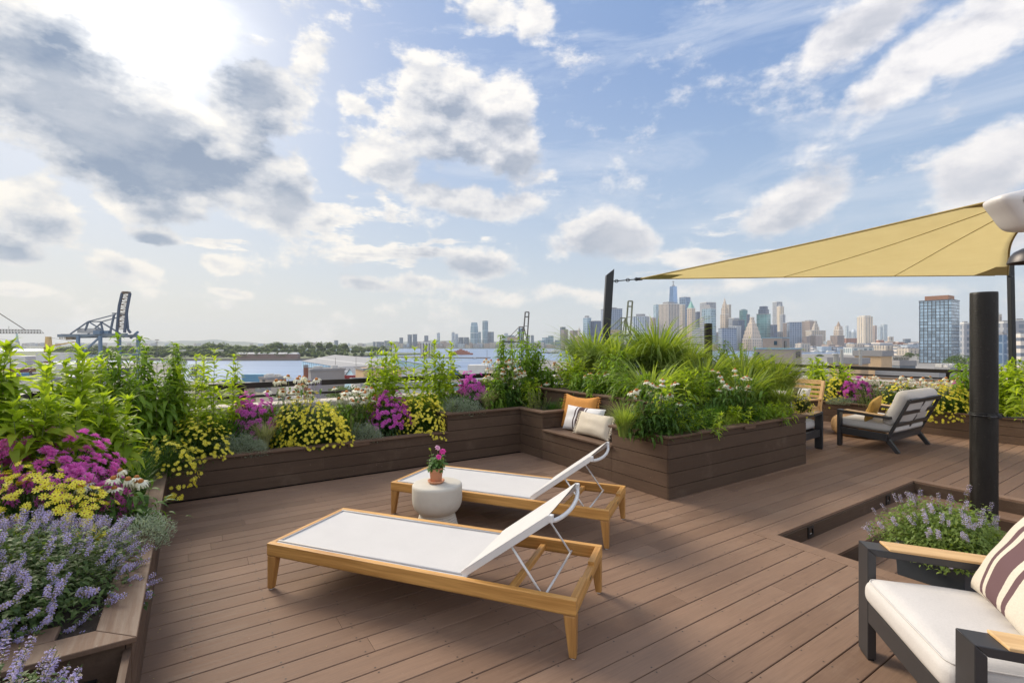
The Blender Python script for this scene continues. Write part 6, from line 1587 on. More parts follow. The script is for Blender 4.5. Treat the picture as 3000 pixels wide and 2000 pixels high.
mb.beam(cp(349,856,3), cp(374,856,3), 1.2, 1.2); mb.box(cp(352,856)[0], cp(370,856)[0], 1, 5, cp(0,856)[2]+.7, cp(0,853)[2])
obj('boom_lattice', mb.mesh('boom_lattice', simple('rusty_lattice', (.20,.15,.11), .8)), t)
mb = MB(); p = cp(214,976,4); q_ = cp(268,961,4); mb.box(p[0], q_[0], 4, 12, p[2]+.3, q_[2]); obj('machinery_house', mb.mesh('machinery_house', simple('house_grey', (.42,.42,.42), .7, scale=.3, var=.25)), t)
mb = MB(); p = cp(276,979,3); q_ = cp(296,968,3); mb.box(p[0], q_[0], -1.2, 4, p[2], q_[2]); p = cp(297,979,3); q_ = cp(311,968,3); mb.box(p[0]+.2, q_[0], 2, 6, p[2], q_[2]); obj('cabin', mb.mesh('cabin', BLUE), t)
mb = MB(); p = cp(180,995,6); q_ = cp(198,978,6); mb.box(p[0], q_[0], 4, 10, p[2], q_[2]); 
for u in (156,160,165,170,174): mb.beam(cp(u,981,6), cp(u,993,6), .4, .4)
obj('trolley', mb.mesh('trolley', simple('trolley_rust', (.26,.21,.14), .8, scale=.6, var=.4)), t)
# two smaller dark cranes near the centre
def small_crane(label, u0, v0, sc, Y, m, flip=1):
    t = empty('harbour_crane', (WX(u0,Y), Y, GZ), 0, label, 'crane', 'small harbour cranes')
    def c(u, v, y=0): return (flip*u*sc/1435*Y, y, WZ(v0+v*sc, Y)-GZ)
    def B_(name, segs, w=.9):
        mb = MB()
        for s in segs: mb.beam(s[0], s[1], w*(s[2] if len(s)>2 else 1), w*(s[2] if len(s)>2 else 1), (0,1,.01))
        obj(name, mb.mesh(name, m), t)
    B_('boom', [(c(4,0),c(15,0),1.3),(c(4,0),c(-4,95),1.5),(c(15,0),c(8,110),1.5),(c(3,14),c(13,14),1.3),(c(1,42),c(11,42),.6),(c(-1,66),c(10,66),.6)])
    B_('mast', [(c(-16,44,2),c(2,44,2),1.1),(c(-13,46,2),c(-13,92,4)),(c(-3,46,2),c(-9,92,4)),(c(0,44,2),c(12,95,4),1.0),(c(0,44,3),c(-2,95,5))])
    B_('stay', [(c(-16,46,2),c(-47,78,2),.7),(c(-4,50,2),c(-38,84,2),.7)])
    B_('girder', [(c(-72,88,1),c(14,88,1),1.6),(c(-72,90,6),c(14,90,6),1.2)])
    for u in (-62,-8,10):
        mb = MB(); p = c(u,88,2); mb.beam((p[0],2,0), (p[0],2,p[2]), 1.2, 1.2); obj('leg', mb.mesh('leg', m), t)
    mb = MB(); p = c(-50,87,0); q = c(-18,80,0); mb.box(min(p[0],q[0]), max(p[0],q[0]), 0, 5, p[2]+.9, q[2]+2); obj('machinery_house', mb.mesh('machinery_house', simple('crane_house', (.44,.36,.27), .8)), t)
small_crane('small dark harbour crane with a raised narrow boom behind the leafy plants', 1535, 914, .98, 520, DARKC)
small_crane('olive green harbour crane right of the leaning black post', 1836, 882, 1.12, 470, OLIVE)
# tower crane jib at the left edge
t = empty('tower_crane', (WX(-60,300), 300, GZ), 0, 'lattice jib of a tower crane reaching in at the left edge', 'crane')
def tp(u, v, y=0): return (WX(u,300)-WX(-60,300), y, WZ(v,300)-GZ)
mb = MB(); top = [tp(-80+9*i, 964+.012*(9*i)*1.0) for i in range(23)]; bot = [tp(-84+9*i, 976+.0*i, -1) for i in range(24)]; bot2 = [(p[0], 1.2, p[2]) for p in bot]
for a, b_ in zip(top, top[1:]): mb.beam(a, b_, .3, .3)
for L_ in (bot, bot2):
    for a, b_ in zip(L_, L_[1:]): mb.beam(a, b_, .28, .28)
for i in range(23):
    for L_ in (bot, bot2): mb.beam(L_[i], top[i], .16, .16); mb.beam(top[i], L_[i+1], .16, .16)
obj('jib', mb.mesh('jib', DARKC), t)
mb = MB(); mb.beam(tp(72,965), tp(-60,880), .35, .35); mb.tube([tp(26,964), tp(26,955)], .12, 4); obj('tie_rod', mb.mesh('tie_rod', DARKC), t)
mb = MB(); 
for x in (-1,1):
    for y in (-1,1): mb.beam((x,y,0), (x,y,tp(0,880)[2]), .25, .25)
for i in range(30): z = i*2.0; mb.beam((-1,-1,z),(1,-1,z+2), .14,.14); mb.beam((1,1,z),(-1,1,z+2), .14,.14)
obj('mast', mb.mesh('mast', DARKC), t)
# ship with yellow deck cranes
YEL = simple('ship_crane_yellow', (.62,.42,.16), .6); MAR = simple('maroon', (.18,.05,.05), .6)
SYY = 520
t = empty('cargo_ship', (WX(140,SYY), SYY, WZ0), 0, 'moored cargo ship with tan deck cranes and stacks of white containers', 'ship')
def sp_(u, v, y=0): return (WX(u,SYY)-WX(140,SYY), y, WZ(v,SYY)-WZ0)
mb = MB(); mb.prism([(-110,-14),(70,-14),(92,0),(70,14),(-110,14)], -1, 9); obj('hull', mb.mesh('hull', DKH), t)
mb = MB()
for i in range(6):
    for k in range(2+(i%3)): mb.box(-104+i*15.5, -104+i*15.5+14.4, -12, 12, 9.02+k*3.1, 9.02+k*3.1+3.0)
obj('containers', mb.mesh('containers', simple('container_white', (.66,.65,.64), .6, scale=.2, var=.08)), t)
for u, v0, v1, tipu, tipv, m_ in ((142,986,1016,223,1001,YEL),(-30,990,1018,47,996,YEL)):
    mb = MB(); p = sp_(u, v1); q = sp_(u, v0); mb.frustum(p[0]-2.2,p[0]+2.2,-2.2,2.2,p[2],p[0]-1.8,p[0]+1.6,-1.8,1.8,q[2]); cr = obj('deck_crane', mb.mesh('deck_crane', m_), t)
    mb = MB(); mb.beam(sp_(u+5,1014,-1), sp_(tipu,tipv,-1), 2.0, 1.8, w1=.9, h1=.9); obj('jib', mb.mesh('jib', m_), cr)
    mb = MB(); mb.tube([sp_(u,v0+2,0), sp_(tipu,tipv,0)], .12, 4); obj('cable', mb.mesh('cable', DARKC), cr)
    mb = MB(); mb.box(p[0]-2.6, p[0]+2.6, -2.6, 2.6, 9, p[2]-.03); obj('pedestal', mb.mesh('pedestal', MAR), cr)
# containers and roofs of the port below
CONT = [simple('container_'+n, c, .6, scale=.3, var=.12) for n, c in (('blue', (.05,.14,.30)),('red',(.38,.05,.05)),('white2',(.62,.62,.60)),('navy',(.05,.07,.16)),('steelblue',(.12,.28,.42)))]
def container(label, u0, u1, vt, vb, Y, m, name='container', cat='container', d=2.6, group='shipping containers'):
    x0, x1 = WX(u0,Y), WX(u1,Y); z1, z0 = WZ(vt,Y), WZ(vb,Y)
    t = empty(name, (x0, Y, GZ if z0 < GZ+1 else z0), 0, label, cat, group); L_ = x1-x0; h_ = z1-t.location.z
    mb = MB(); mb.box(0, L_, 0, d, 0, h_); n = max(4, int(L_/.6))
    for i in range(n): x = L_*(i+.25)/n; mb.box(x, x+L_*.45/n, -.05, 0-.001, .1, h_-.1)
    obj('body', mb.mesh('body', m), t)
    mb = MB()
    for x in (0, L_-.18): mb.box(x, x+.18, -.08, -.051, 0, h_+.02)
    mb.box(0, L_, -.08, -.051, h_+.021, h_+.12); obj('frame', mb.mesh('frame', m), t); return t
container('double stacked blue containers on the quay right of the river view', 709, 770, 1097, 1119, 330, CONT[4], d=12)
container('single blue container at the lower left of the river view', 650, 688, 1111, 1118, 320, CONT[0])
container('long red container just above the railing', 982, 1100, 1100, 1109, 210, CONT[1])
container('dark blue container beyond the leafy plants, near the white container stack', 1310, 1341, 1086, 1098, 300, CONT[0], d=6)
container('stack of pale reefer containers behind the bee balm at the railing', 1370, 1430, 1070, 1097, 250, CONT[2], d=12)
container('white container stack at the far left behind the leafy plants', 95, 250, 1066, 1094, 260, CONT[2], d=12)
container('lower white container stack left of the crane legs', 105, 200, 1033, 1058, 400, CONT[2], d=12)
container('maroon container stack at the left edge of the port', 0, 60, 1080, 1092, 240, MAR, d=8)
container('blue container at the left edge among the leaves', 20, 50, 1093, 1110, 235, CONT[4], d=6)
container('blue container low behind the lower rail', 900, 960, 1124, 1132, 200, CONT[0])
# warehouses with grey roofs and pale blue walls
RG = facade('roof_grey', (.30,.30,.31), (.50,.49,.48), 9.0, 26, .8, 0.0001, .8)
WBL = facade('warehouse_blue', (.42,.60,.70), (.07,.16,.32), 13, 40, .86, .0001, .7)
def shed(label, p0, p1, width, he, hr, bays=1, rm=RG, wm=WBL, name='warehouse', sky=True, group='warehouses'):
    """p0->p1 is the near long eave (world xy), width away from the camera, ridge along it"""
    p0 = Vector((*p0,0)); p1 = Vector((*p1,0)); L_ = (p1-p0).length; a = math.atan2((p1-p0).y, (p1-p0).x)
    t = empty(name, (p0.x,p0.y,GZ), a, label, 'warehouse', group)
    mb = MB(); w = width/bays
    for k in range(bays):
        y0, y1 = k*w, (k+1)*w
        uvs = [(0,0),(L_,0),(L_,he),(0,he)]
        if k == 0: mb.add([(0,y0,0),(L_,y0,0),(L_,y0,he),(0,y0,he)], [(0,1,2,3)], 0, uvs)
        if k == bays-1: mb.add([(L_,y1,0),(0,y1,0),(0,y1,he),(L_,y1,he)], [(0,1,2,3)], 0, uvs)
        for x in (0, L_):
            mb.add([(x,y0,0),(x,y1,0),(x,y1,he),(x,(y0+y1)/2,hr),(x,y0,he)], [(0,1,2,3,4)], 0, [(.9*13,0),(13*.5,0),(13*.5,.0),(13*.5,0),(.5*13,0)])
    obj('wall', mb.mesh('wall', wm), t)
    mb = MB(); e = .6
    for k in range(bays):
        y0, y1 = k*w, (k+1)*w; ym = (y0+y1)/2
        for ya, yb_ in ((y0-(e if k == 0 else 0), ym), (y1+(e if k == bays-1 else 0), ym)):
            za = he-.2
            mb.add([(-e,ya,za),(L_+e,ya,za),(L_+e,yb_,hr),(-e,yb_,hr),(-e,ya,za+.25),(L_+e,ya,za+.25),(L_+e,yb_,hr+.25),(-e,yb_,hr+.25)], [(0,3,2,1),(4,5,6,7),(0,1,5,4),(1,2,6,5),(3,0,4,7)])
    obj('roof', mb.mesh('roof', simple(name+'_roof', (.27,.27,.28), .85, scale=.06, var=.2)), t)
    if sky:
        mb = MB()
        for k in range(bays):
            ym = (k+.5)*w; f = .42; y_ = k*w+(ym-k*w)*f; z = he+(hr-he)*f
            n = int(L_/7)
            for i in range(n): x = (i+.1)*L_/n; dz = (hr-he)/(w/2)*1.6; mb.add([(x,y_,z+.2),(x+L_/n*.82,y_,z+.2),(x+L_/n*.82,y_+1.6,z+dz+.2),(x,y_+1.6,z+dz+.2)], [(0,1,2,3)])
        obj('skylight', mb.mesh('skylight', simple('skylight_pale', (.55,.55,.53), .5)), t)
    return t
def on(u, v, z): Y = 1435*(H-z)/(v-1005); return (WX(u,Y), Y)
he = 9.0
a0 = on(884, 1057, GZ+he); a1 = on(1033, 1081, GZ+he)
shed('long pale blue warehouse with grey ridged roof and skylights at the water', a0, a1, 85, he, he+7.5, 1)
b0_ = on(1040, 1081, GZ+he)
shed('blue gabled warehouse behind the tall leafy stems', (WX(1045,330),330), (WX(1210,352),352), 60, he, he+6, 2)
shed('pale blue warehouse right of the leafy stems at the water', (WX(1215,360),360), (WX(1290,375),375), 60, he-1, he+4, 2)
# other port buildings
def block(label, u0, u1, vt, Y, m, s=.4, name='low_building', cap=None, bits=0, cat='building'):
    loc, rot, L1, L2 = place(u0, u1, Y, s); loc.z = GZ; t = empty(name, loc, rot, label, cat, 'port and neighbourhood buildings'); hh = WZ(vt,Y)-GZ
    mb = MB(); mb.box(0,L1,0,L2,0,hh,uvm=True); obj('wall', mb.mesh('wall', m), t)
    w = min(.35, L1*.05); mb = MB()
    mb.box(-w,L1+w,-w,-.01,hh-.5,hh+.35); mb.box(-w,-.01,0,L2+w,hh-.5,hh+.35); mb.box(L1+.01,L1+w,0,L2+w,hh-.5,hh+.35); mb.box(0,L1,L2+.01,L2+w,hh-.5,hh+.35); obj('parapet', mb.mesh('parapet', GREYM), t)
    if bits:
        for i in range(bits):
            mb = MB(); x, y = rng.uniform(.1,.8)*L1, rng.uniform(.05,.7)*L2; q = rng.uniform(.5,1.4); mb.box(x,x+q*1.6,y,y+q*1.3,hh+.02,hh+q); obj('roof_unit', mb.mesh('roof_unit', HVAC), t)
    return t
HVAC = simple('hvac', (.50,.49,.47), .6, scale=1)
plain = lambda n, c, pu=5, pv=4, fu=.75, fv=.6, g=(.08,.09,.1): FM(n, c, g, pu, pv, fu, fv, .4)
block('grey flat roofed building with a white roof cabin below the warehouses', 893, 1013, 1083, 190, plain('wall_grey', (.30,.29,.29), 30, 30, .97, .5), .15, bits=9)
block('tan low building with dark window strip right of the grey one', 1040, 1180, 1081, 180, plain('wall_tan', (.56,.38,.22), 12, 9, .3, .55), .18, bits=4)
block('red brick chimney beside the grey flat roofed building', 889, 903, 1072, 150, simple('chimney_brick', (.22,.09,.06), .9, scale=2, var=.3), .4, name='chimney', cat='chimney')
block('white low building behind the railing middle', 1023, 1330, 1127, 120, plain('wall_white', (.56,.54,.52), 20, 20, .95, .6), .12, bits=3)
block('cream box with a dark hatch behind the lower rail', 749, 792, 1137, 60, plain('wall_cream', (.60,.52,.38), 20, 20, .9, .7), .35, bits=0)
block('pale stair cabin between the blue containers and the chimney', 760, 840, 1108, 170, plain('wall_pale', (.50,.44,.38), 6, 5, .6, .5), .3, bits=5)
block('low pink brown roof left under the railing', 560, 760, 1140, 150, plain('wall_brown', (.40,.30,.26), 9, 9, .8, .6), .3, bits=6)
block('white low roof at the left behind the tall plants', 40, 330, 1110, 140, plain('wall_white2', (.60,.58,.56), 20, 20, .95, .7), .4, bits=6)
block('dark roofed building at the far left below the tower crane', -60, 60, 1100, 180, plain('wall_maroon', (.30,.13,.10), 6, 5, .6, .5), .5)
block('aqua low roof behind the leafy plants right of the middle', 1290, 1380, 1130, 110, plain('wall_aqua', (.30,.55,.58), 30, 30, .97, .7), .3)
block('white low building with small windows behind the coneflowers', 1600, 1700, 1084, 180, plain('wall_white3', (.58,.56,.52), 5, 5, .6, .6), .3, bits=4)
block('beige low building behind the tall coneflower clump', 1430, 1500, 1080, 200, plain('wall_beige', (.56,.48,.38), 6, 5, .6, .6), .3)
# wharf buildings in the distance centre right
for (u0,u1,v,Y,lab) in ((1612,1648,1025,1900,'long tan wharf building on the far shore'),(1656,1700,1015,2100,'grey far wharf shed left of the grasses')):
    T(lab, u0, u1, v, Y, 'cream', .2, base=WZ0+2, group='wharf buildings')
# ---- right: nearer rooftops
BR = FM('grey_brick', (.34,.30,.28), (.03,.04,.05), 60, 60, .99, .99)
loc, rot, L1, L2 = place(2204, 2350, 60, .82); t = empty('brick_house', (loc.x, loc.y, GZ), rot, 'grey brick rooftop house with small dark windows and blue coping', 'building')
z1 = WZ(1022,60)-GZ; z2 = WZ(990,60)-GZ
mb = MB(); mb.box(0,L1,0,L2,0,z1); mb.box(L1*.0+.02,L1*.85,L2*.28,L2*.78,z1+.01,z2)
obj('wall', mb.mesh('wall', simple('grey_brickwork', (.33,.29,.27), .9, scale=3, var=.18, stretch=(1,1,3))), t)
mb = MB(); mb.box(-.06,L1+.06,-.06,L2+.06,z1+.001,z1+.12) if False else mb.box(-.08,0-.005,-.08,L2+.08,z1-.05,z1+.12); mb.box(0,L1,-.08,-.005,z1-.05,z1+.12); mb.box(0,L1*.87,L2*.27,L2*.79,z2+.002,z2+.10); obj('coping', mb.mesh('coping', simple('blue_coping', (.22,.38,.50), .5)), t)
for (y0,y1,za,zb) in ((.40,.48,z2-.85,z2-.35),(.86,.93,z1-1.1,z1-.45),(.50,.56,z1-1.3,z1-.8)):
    mb = MB(); mb.box(-.06 if za < z1-.5 else -.045, (-.005 if za < z1-.5 else .01), L2*y0, L2*y1, za, zb); obj('window', mb.mesh('window', simple('dark_pane', (.03,.07,.11), .1)), t)
mb = MB(); mb.box(L1*.25,L1*.5,L2*.278-.06,L2*.28-.01,z1+.02,z2-.35); mb.box(L1*.3,L1*.8,-.05,-.01,z1-1.1,z1-.3); obj('door', mb.mesh('door', simple('dark_pane2', (.02,.025,.03), .2)), t)
TAN = simple('tan_stucco', (.52,.38,.24), .9, scale=.8, var=.10)
def rblock(label, u0, u1, vt, Y, m, s, bits=0, name='rooftop'):
    return block(label, u0, u1, vt, Y, m, s, name=name, bits=bits)
rblock('taller tan stucco stair house on the right', 2500, 2614, 1034, 75, TAN, .72)
rblock('lower tan stucco block with a camera on its wall', 2425, 2545, 1056, 68, TAN, .80)
rblock('tan low roof right behind the railing', 2560, 2790, 1100, 62, simple('tan_stucco2', (.50,.36,.25), .9, scale=.8), .8)
rblock('blue grey plant room with louvred units on top', 2612, 2682, 1062, 80, simple('blue_grey_wall', (.15,.18,.22), .7), .35, 0)
t = empty('cooling_units', (WX(2615,82), 82, WZ(1062,82)), TH*.6, 'row of pale louvred cooling units on the blue grey plant room', 'cooling unit')
mb = MB()
for i in range(7): mb.box(i*.62, i*.62+.5, 0, .9, 0, 1.0)
obj('casing', mb.mesh('casing', simple('hvac_cream', (.52,.50,.44), .6)), t); mb = MB()
for i in range(14): mb.box(i*.31, i*.31+.06, -.05, -.01, 0, 1.25)
obj('guard_rail', mb.mesh('guard_rail', DARKC), t)
for i, (u, vt, vb, Y, r, lab) in enumerate(((2466,1022,1057,66,.40,'left metal roof vent with a flat cap on the tan block'),(2521,1022,1057,66,.42,'right metal roof vent with a flat cap on the tan block'),(2449,1035,1057,67,.75,'fat short metal vent drum on the tan block'))):
    z0 = WZ(vb,Y); z1 = WZ(vt,Y); k = .45
    t = empty('roof_vent', (WX(u,Y), Y, z0), 0, lab, 'vent', 'metal roof vents'); mb = MB(); mb.lathe([(r*k,-.6),(r*k,z1-z0-.15),(0,z1-z0-.15)], 16); obj('duct', mb.mesh('duct', simple('galvanised', (.38,.38,.37), .4, .6)), t)
    mb = MB(); mb.lathe([(0,z1-z0-.14),(r*k*1.45,z1-z0-.13),(r*k*1.4,z1-z0-.02),(0,z1-z0+.03)], 16); obj('cap', mb.mesh('cap', simple('galvanised2', (.45,.45,.43), .4, .6)), t)
shed('long low shed with pale roof across the road on the right', (WX(2340,300),300), (WX(2560,260),260), 40, 8.5, 12, 1, wm=simple('shed_wall', (.40,.55,.62), .8), sky=False)
shed('low pale roofed shed with blue doors right of the plant room', (WX(2672,270),270), (WX(2850,250),250), 40, 9, 14, 2, wm=WBL, sky=False)
rblock('low cream building left of the thick pole', 2740, 2812, 1080, 130, simple('cream_wall', (.58,.46,.33), .9), .6, 5)
rblock('low white building behind the shed on the far right', 2925, 3010, 1086, 140, simple('white_wall5', (.56,.50,.44), .9), .4, 3)
rblock('long blue grey roof right behind the railing', 2700, 2900, 1118, 95, simple('slate_roof', (.17,.22,.28), .8), .6, 0)
rblock('orange red roofed block at the far right', 2960, 3040, 1078, 300, simple('orange_wall', (.42,.16,.09), .9), .6, 2)
rblock('long pale terminal building at the far right waterfront', 2470, 2560, 1017, 1350, FM('glass_shed', (.50,.52,.52), (.18,.25,.29), 12, 18, .4, .3), .3, 4)
# trees on our side
def tree(label, u, vt, Y, r, n=2600, ls=.5):
    z = WZ(vt, Y); t = empty('tree', (WX(u,Y), Y, GZ), 0, label, 'tree', 'neighbourhood trees'); hh = z-GZ
    mb = MB(); mb.tube([(0,0,0),(.2,0,hh*.35),(.1,.2,hh*.62)], [.35,.28,.16], 8)
    for k in range(6): a = k*1.05; mb.tube([(.15,.0,hh*(.3+.04*k)),(math.cos(a)*r*.4, math.sin(a)*r*.4, hh*.62),(math.cos(a)*r*.7, math.sin(a)*r*.7, hh*.8)], [.16,.1,.04], 6)
    obj('trunk', mb.mesh('trunk', simple('bark', (.10,.075,.05), .9)), t)
    mb = MB(); crown(mb, (0,0,hh-r*.75), r*1.1, r*.9, n, ls); crown(mb, (0,0,hh-r*1.1), r*.8, r*.6, n//3, ls); obj('crown', mb.mesh('crown', L_TREE), t)
tree('round tree between the shed and the thick pole', 2815, 1034, 230, 8.5)
tree('dark tree in front of the river behind the left leafy plants', 505, 1050, 330, 8.5)
tree('smaller tree right of the dark river tree', 575, 1070, 300, 7)
tree('green tree below the railing at the left', 690, 1136, 62, 4.2, 3000, .28)
tree('green tree below the railing behind the coneflowers', 985, 1128, 75, 3.6, 2600, .28)
for i, (u, v, Y) in enumerate(((2660,1033,900),(2700,1034,900),(2740,1033,900),(2870,1034,700),(2400,1037,1200),(2770,1036,800))):
    tree(('tree in the far waterfront row left of the glass tower foot','tree at the foot of the glass tower, left','tree at the foot of the glass tower, right','tree right of the glass tower near the pole','low green tree on the island by the yachts','tree just behind the round tree')[i], u, v, Y, 9, 700, 1.8)
# light masts
def mast(label, u, vt, Y, r=.16, head=True):
    t = empty('light_mast', (WX(u,Y), Y, GZ), 0, label, 'lamp mast', 'slender light masts'); hh = WZ(vt,Y)-GZ
    mb = MB(); mb.tube([(0,0,0),(0,0,hh)], [r,r*.6], 6); obj('pole', mb.mesh('pole', simple('mast_grey', (.22,.20,.18), .6)), t)
    if head: mb = MB(); mb.box(-1.6,1.6,-.3,.3,hh,hh+.5); mb.box(-1.1,1.1,-.2,.2,hh-2.2,hh-1.9); obj('lamp_head', mb.mesh('lamp_head', DARKC), t)
mast('light mast with a wide head above the far trees on the left', 460, 996, 420, .25)
for u, v, Y, lab in ((697,1045,210,'slender mast in front of the river beside the blue containers'),(983,1047,200,'slender mast in front of the warehouse roof, left one'),(1043,1045,200,'slender mast in front of the warehouse roof, right one'),(573,1045,220,'slender mast among the left leafy plants'),(1325,1040,220,'slender mast right of the leafy row'),(1427,1025,260,'slender mast left of the tall coneflowers')):
    mast(lab, u, v, Y, .13, False)

# ================================================================== SKY, SUN, HAZE, CAMERA
SUN_AZ, SUN_EL = R(-50), R(36)
w = bpy.data.worlds.new('World'); S.world = w; w.use_nodes = True; nt = w.node_tree
bg = nt.nodes['Background']; bg.inputs['Strength'].default_value = .10
sky = nt.nodes.new('ShaderNodeTexSky'); sky.sky_type = 'NISHITA'; sky.sun_disc = False; sky.sun_elevation = SUN_EL; sky.sun_rotation = SUN_AZ
sky.altitude = 20; sky.air_density = 1.0; sky.dust_density = 1.2; sky.ozone_density = 1.6
g = nt.nodes.new('ShaderNodeTexCoord').outputs['Generated']
nrm = nt.nodes.new('ShaderNodeVectorMath'); nrm.operation = 'NORMALIZE'; nt.links.new(g, nrm.inputs[0]); sp = nt.nodes.new('ShaderNodeSeparateXYZ'); nt.links.new(nrm.outputs[0], sp.inputs[0])
az = math_(nt, 'ARCTAN2', sp.outputs[0], sp.outputs[1])
hyp = math_(nt, 'SQRT', math_(nt,'ADD', math_(nt,'MULTIPLY',sp.outputs[0],sp.outputs[0]), math_(nt,'MULTIPLY',sp.outputs[1],sp.outputs[1])))
el = math_(nt, 'DIVIDE', sp.outputs[2], math_(nt,'MAXIMUM', hyp, .05))
cb = nt.nodes.new('ShaderNodeCombineXYZ'); nt.links.new(az, cb.inputs[0]); nt.links.new(el, cb.inputs[1]); P0 = cb.outputs[0]
def AE(u, v):   # sky direction from the azimuth/slope of a line of sight
    x = (u-1500)/1435; y = (1005-v)/1435; return math.atan(x), y/math.sqrt(1+x*x)
# clouds: (u, v, half width, half height, tilt deg, weight)   in photograph sight lines
CL = [(70,190,380,240,-18,1.2),(430,390,520,180,-14,1.35),(150,330,330,110,0,1.1),(740,310,130,160,-62,1.0),(640,470,180,50,-12,.8),
      (450,590,215,80,-10,.85),(830,560,125,115,-35,.95),(250,490,240,60,-10,.55),(90,580,200,90,-12,.8),(60,710,130,50,-8,.85),(470,700,100,32,-6,.75),
      (400,790,120,50,-14,.62),(660,770,75,32,-22,.6),(690,862,60,20,-10,.5),(110,835,110,26,-8,.5),
      (1330,330,260,170,-10,1.05),(1500,370,110,200,8,1.0),(1110,480,140,90,-12,.62),(1020,320,70,45,-10,.62),(1390,600,220,45,-4,.85),
      (1380,765,115,52,-4,.85),(1100,820,120,30,-4,.6),(1260,830,110,32,-6,.6),(1390,850,110,26,0,.5),(900,880,100,24,0,.4),(1450,870,120,26,0,.5),
      (1780,685,165,72,-6,1.0),(1640,720,75,50,0,.5),(2000,745,60,26,0,.55),
      (2320,600,230,85,28,1.0),(2430,545,120,60,25,.6),
      (2700,190,320,85,30,1.1),(2560,60,260,110,12,1.0),(2900,90,220,120,20,1.0),(2880,500,290,110,32,1.0),(2960,650,150,70,25,.8),
      (1560,60,70,80,20,.7),(1440,50,110,60,30,.5),(2160,830,300,30,2,.45),(1700,860,220,30,0,.4),(2620,840,200,26,0,.4),(900,180,60,130,-25,.45)]
left0 = maprange(nt, az, -.75, .75, 1, 0)
def density(vec, tag_):
    wn = nt.nodes.new('ShaderNodeTexNoise'); wn.inputs['Scale'].default_value = 3.2; wn.inputs['Detail'].default_value = 5; wn.inputs['Roughness'].default_value = .55; nt.links.new(vec, wn.inputs['Vector'])
    sub = nt.nodes.new('ShaderNodeVectorMath'); sub.operation = 'SUBTRACT'; nt.links.new(wn.outputs['Color'], sub.inputs[0]); sub.inputs[1].default_value = (.5,.5,.5)
    sc_ = nt.nodes.new('ShaderNodeVectorMath'); sc_.operation = 'MULTIPLY'; nt.links.new(sub.outputs[0], sc_.inputs[0]); sc_.inputs[1].default_value = (.15,.10,0)
    ad = nt.nodes.new('ShaderNodeVectorMath'); ad.operation = 'ADD'; nt.links.new(vec, ad.inputs[0]); nt.links.new(sc_.outputs[0], ad.inputs[1])
    best = None
    for (u, v, hw, hh, tl, wt) in CL:
        a, e = AE(u, v); a1, _ = AE(u+hw, v); a2, _ = AE(u-hw, v); _, e1 = AE(u, v-hh); _, e2 = AE(u, v+hh)
        mp = nt.nodes.new('ShaderNodeMapping'); mp.vector_type = 'TEXTURE'
        mp.inputs['Location'].default_value = (a, e, 0); mp.inputs['Rotation'].default_value = (0,0,R(tl)); mp.inputs['Scale'].default_value = (max((a1-a2)/2,.01), max((e1-e2)/2,.008), 1)
        if best is None: src = ad.outputs[0]
        else:           # keeps the node chain sequential, so few values are alive at once
            q_ = nt.nodes.new('ShaderNodeVectorMath'); q_.operation = 'MULTIPLY_ADD'; nt.links.new(best, q_.inputs[0]); q_.inputs[1].default_value = (1e-6,1e-6,0); nt.links.new(ad.outputs[0], q_.inputs[2]); src = q_.outputs[0]
        nt.links.new(src, mp.inputs[0]); ln = nt.nodes.new('ShaderNodeVectorMath'); ln.operation = 'LENGTH'; nt.links.new(mp.outputs[0], ln.inputs[0])
        d = math_(nt, 'MULTIPLY_ADD', ln.outputs['Value'], -wt*.85, wt)
        best = d if best is None else math_(nt, 'SMOOTH_MAX', best, d, .18)
    # free cloud field for the rest of the dome
    fld = noise(nt, scaled(nt, vec, (1.6,3.4,1), loc=(3.1,1.7,0)), 1.4, 4, .5)
    out = maprange(nt, math_(nt,'ABSOLUTE',az), .85, 1.15, 0, 1)
    f2 = math_(nt,'MULTIPLY', math_(nt,'MULTIPLY_ADD', fld, 4.5, -2.2), out)
    up = maprange(nt, el, .72, .95, 0, 1)
    f3 = math_(nt,'MULTIPLY', math_(nt,'MULTIPLY_ADD', fld, 4.5, -2.2), up)
    best = math_(nt, 'MAXIMUM', best, math_(nt,'MAXIMUM', f2, f3))
    # rows of small cumulus getting smaller towards the horizon, on a flat layer
    iv = math_(nt,'DIVIDE', 1.0, math_(nt,'MAXIMUM', el, .045)); px_ = math_(nt,'MULTIPLY', math_(nt,'SINE', az), iv); py_ = math_(nt,'MULTIPLY', math_(nt,'COSINE', az), iv)
    cc_ = nt.nodes.new('ShaderNodeCombineXYZ'); nt.links.new(px_, cc_.inputs[0]); nt.links.new(py_, cc_.inputs[1])
    rows = noise(nt, scaled(nt, cc_.outputs[0], (.62,.50,1), loc=(2.2,.4,0)), 1.0, 6, .6)
    band = math_(nt,'MULTIPLY', maprange(nt, el, .06, .17, 0, 1), maprange(nt, el, .30, .50, 1, 0))
    f4 = math_(nt,'MULTIPLY_ADD', math_(nt,'MULTIPLY_ADD', rows, 5.0, -2.55), band, math_(nt,'MULTIPLY_ADD', band, 1.0, -1.0))
    best = math_(nt, 'MAXIMUM', best, math_(nt,'MULTIPLY', f4, .9))
    fb = noise(nt, scaled(nt, vec, (1,1.5,1)), 6.5, 7, .58)
    puff = noise(nt, scaled(nt, vec, (1,1.3,1)), 20, 5, .68)
    d = math_(nt,'ADD', best, math_(nt,'MULTIPLY_ADD', fb, 1.55, -.77))
    d = math_(nt,'ADD', d, math_(nt,'MULTIPLY_ADD', puff, .6, -.3))
    return math_(nt,'SUBTRACT', d, .08), ad.outputs[0], fb
d0, warped, fb0 = density(P0, 'a')
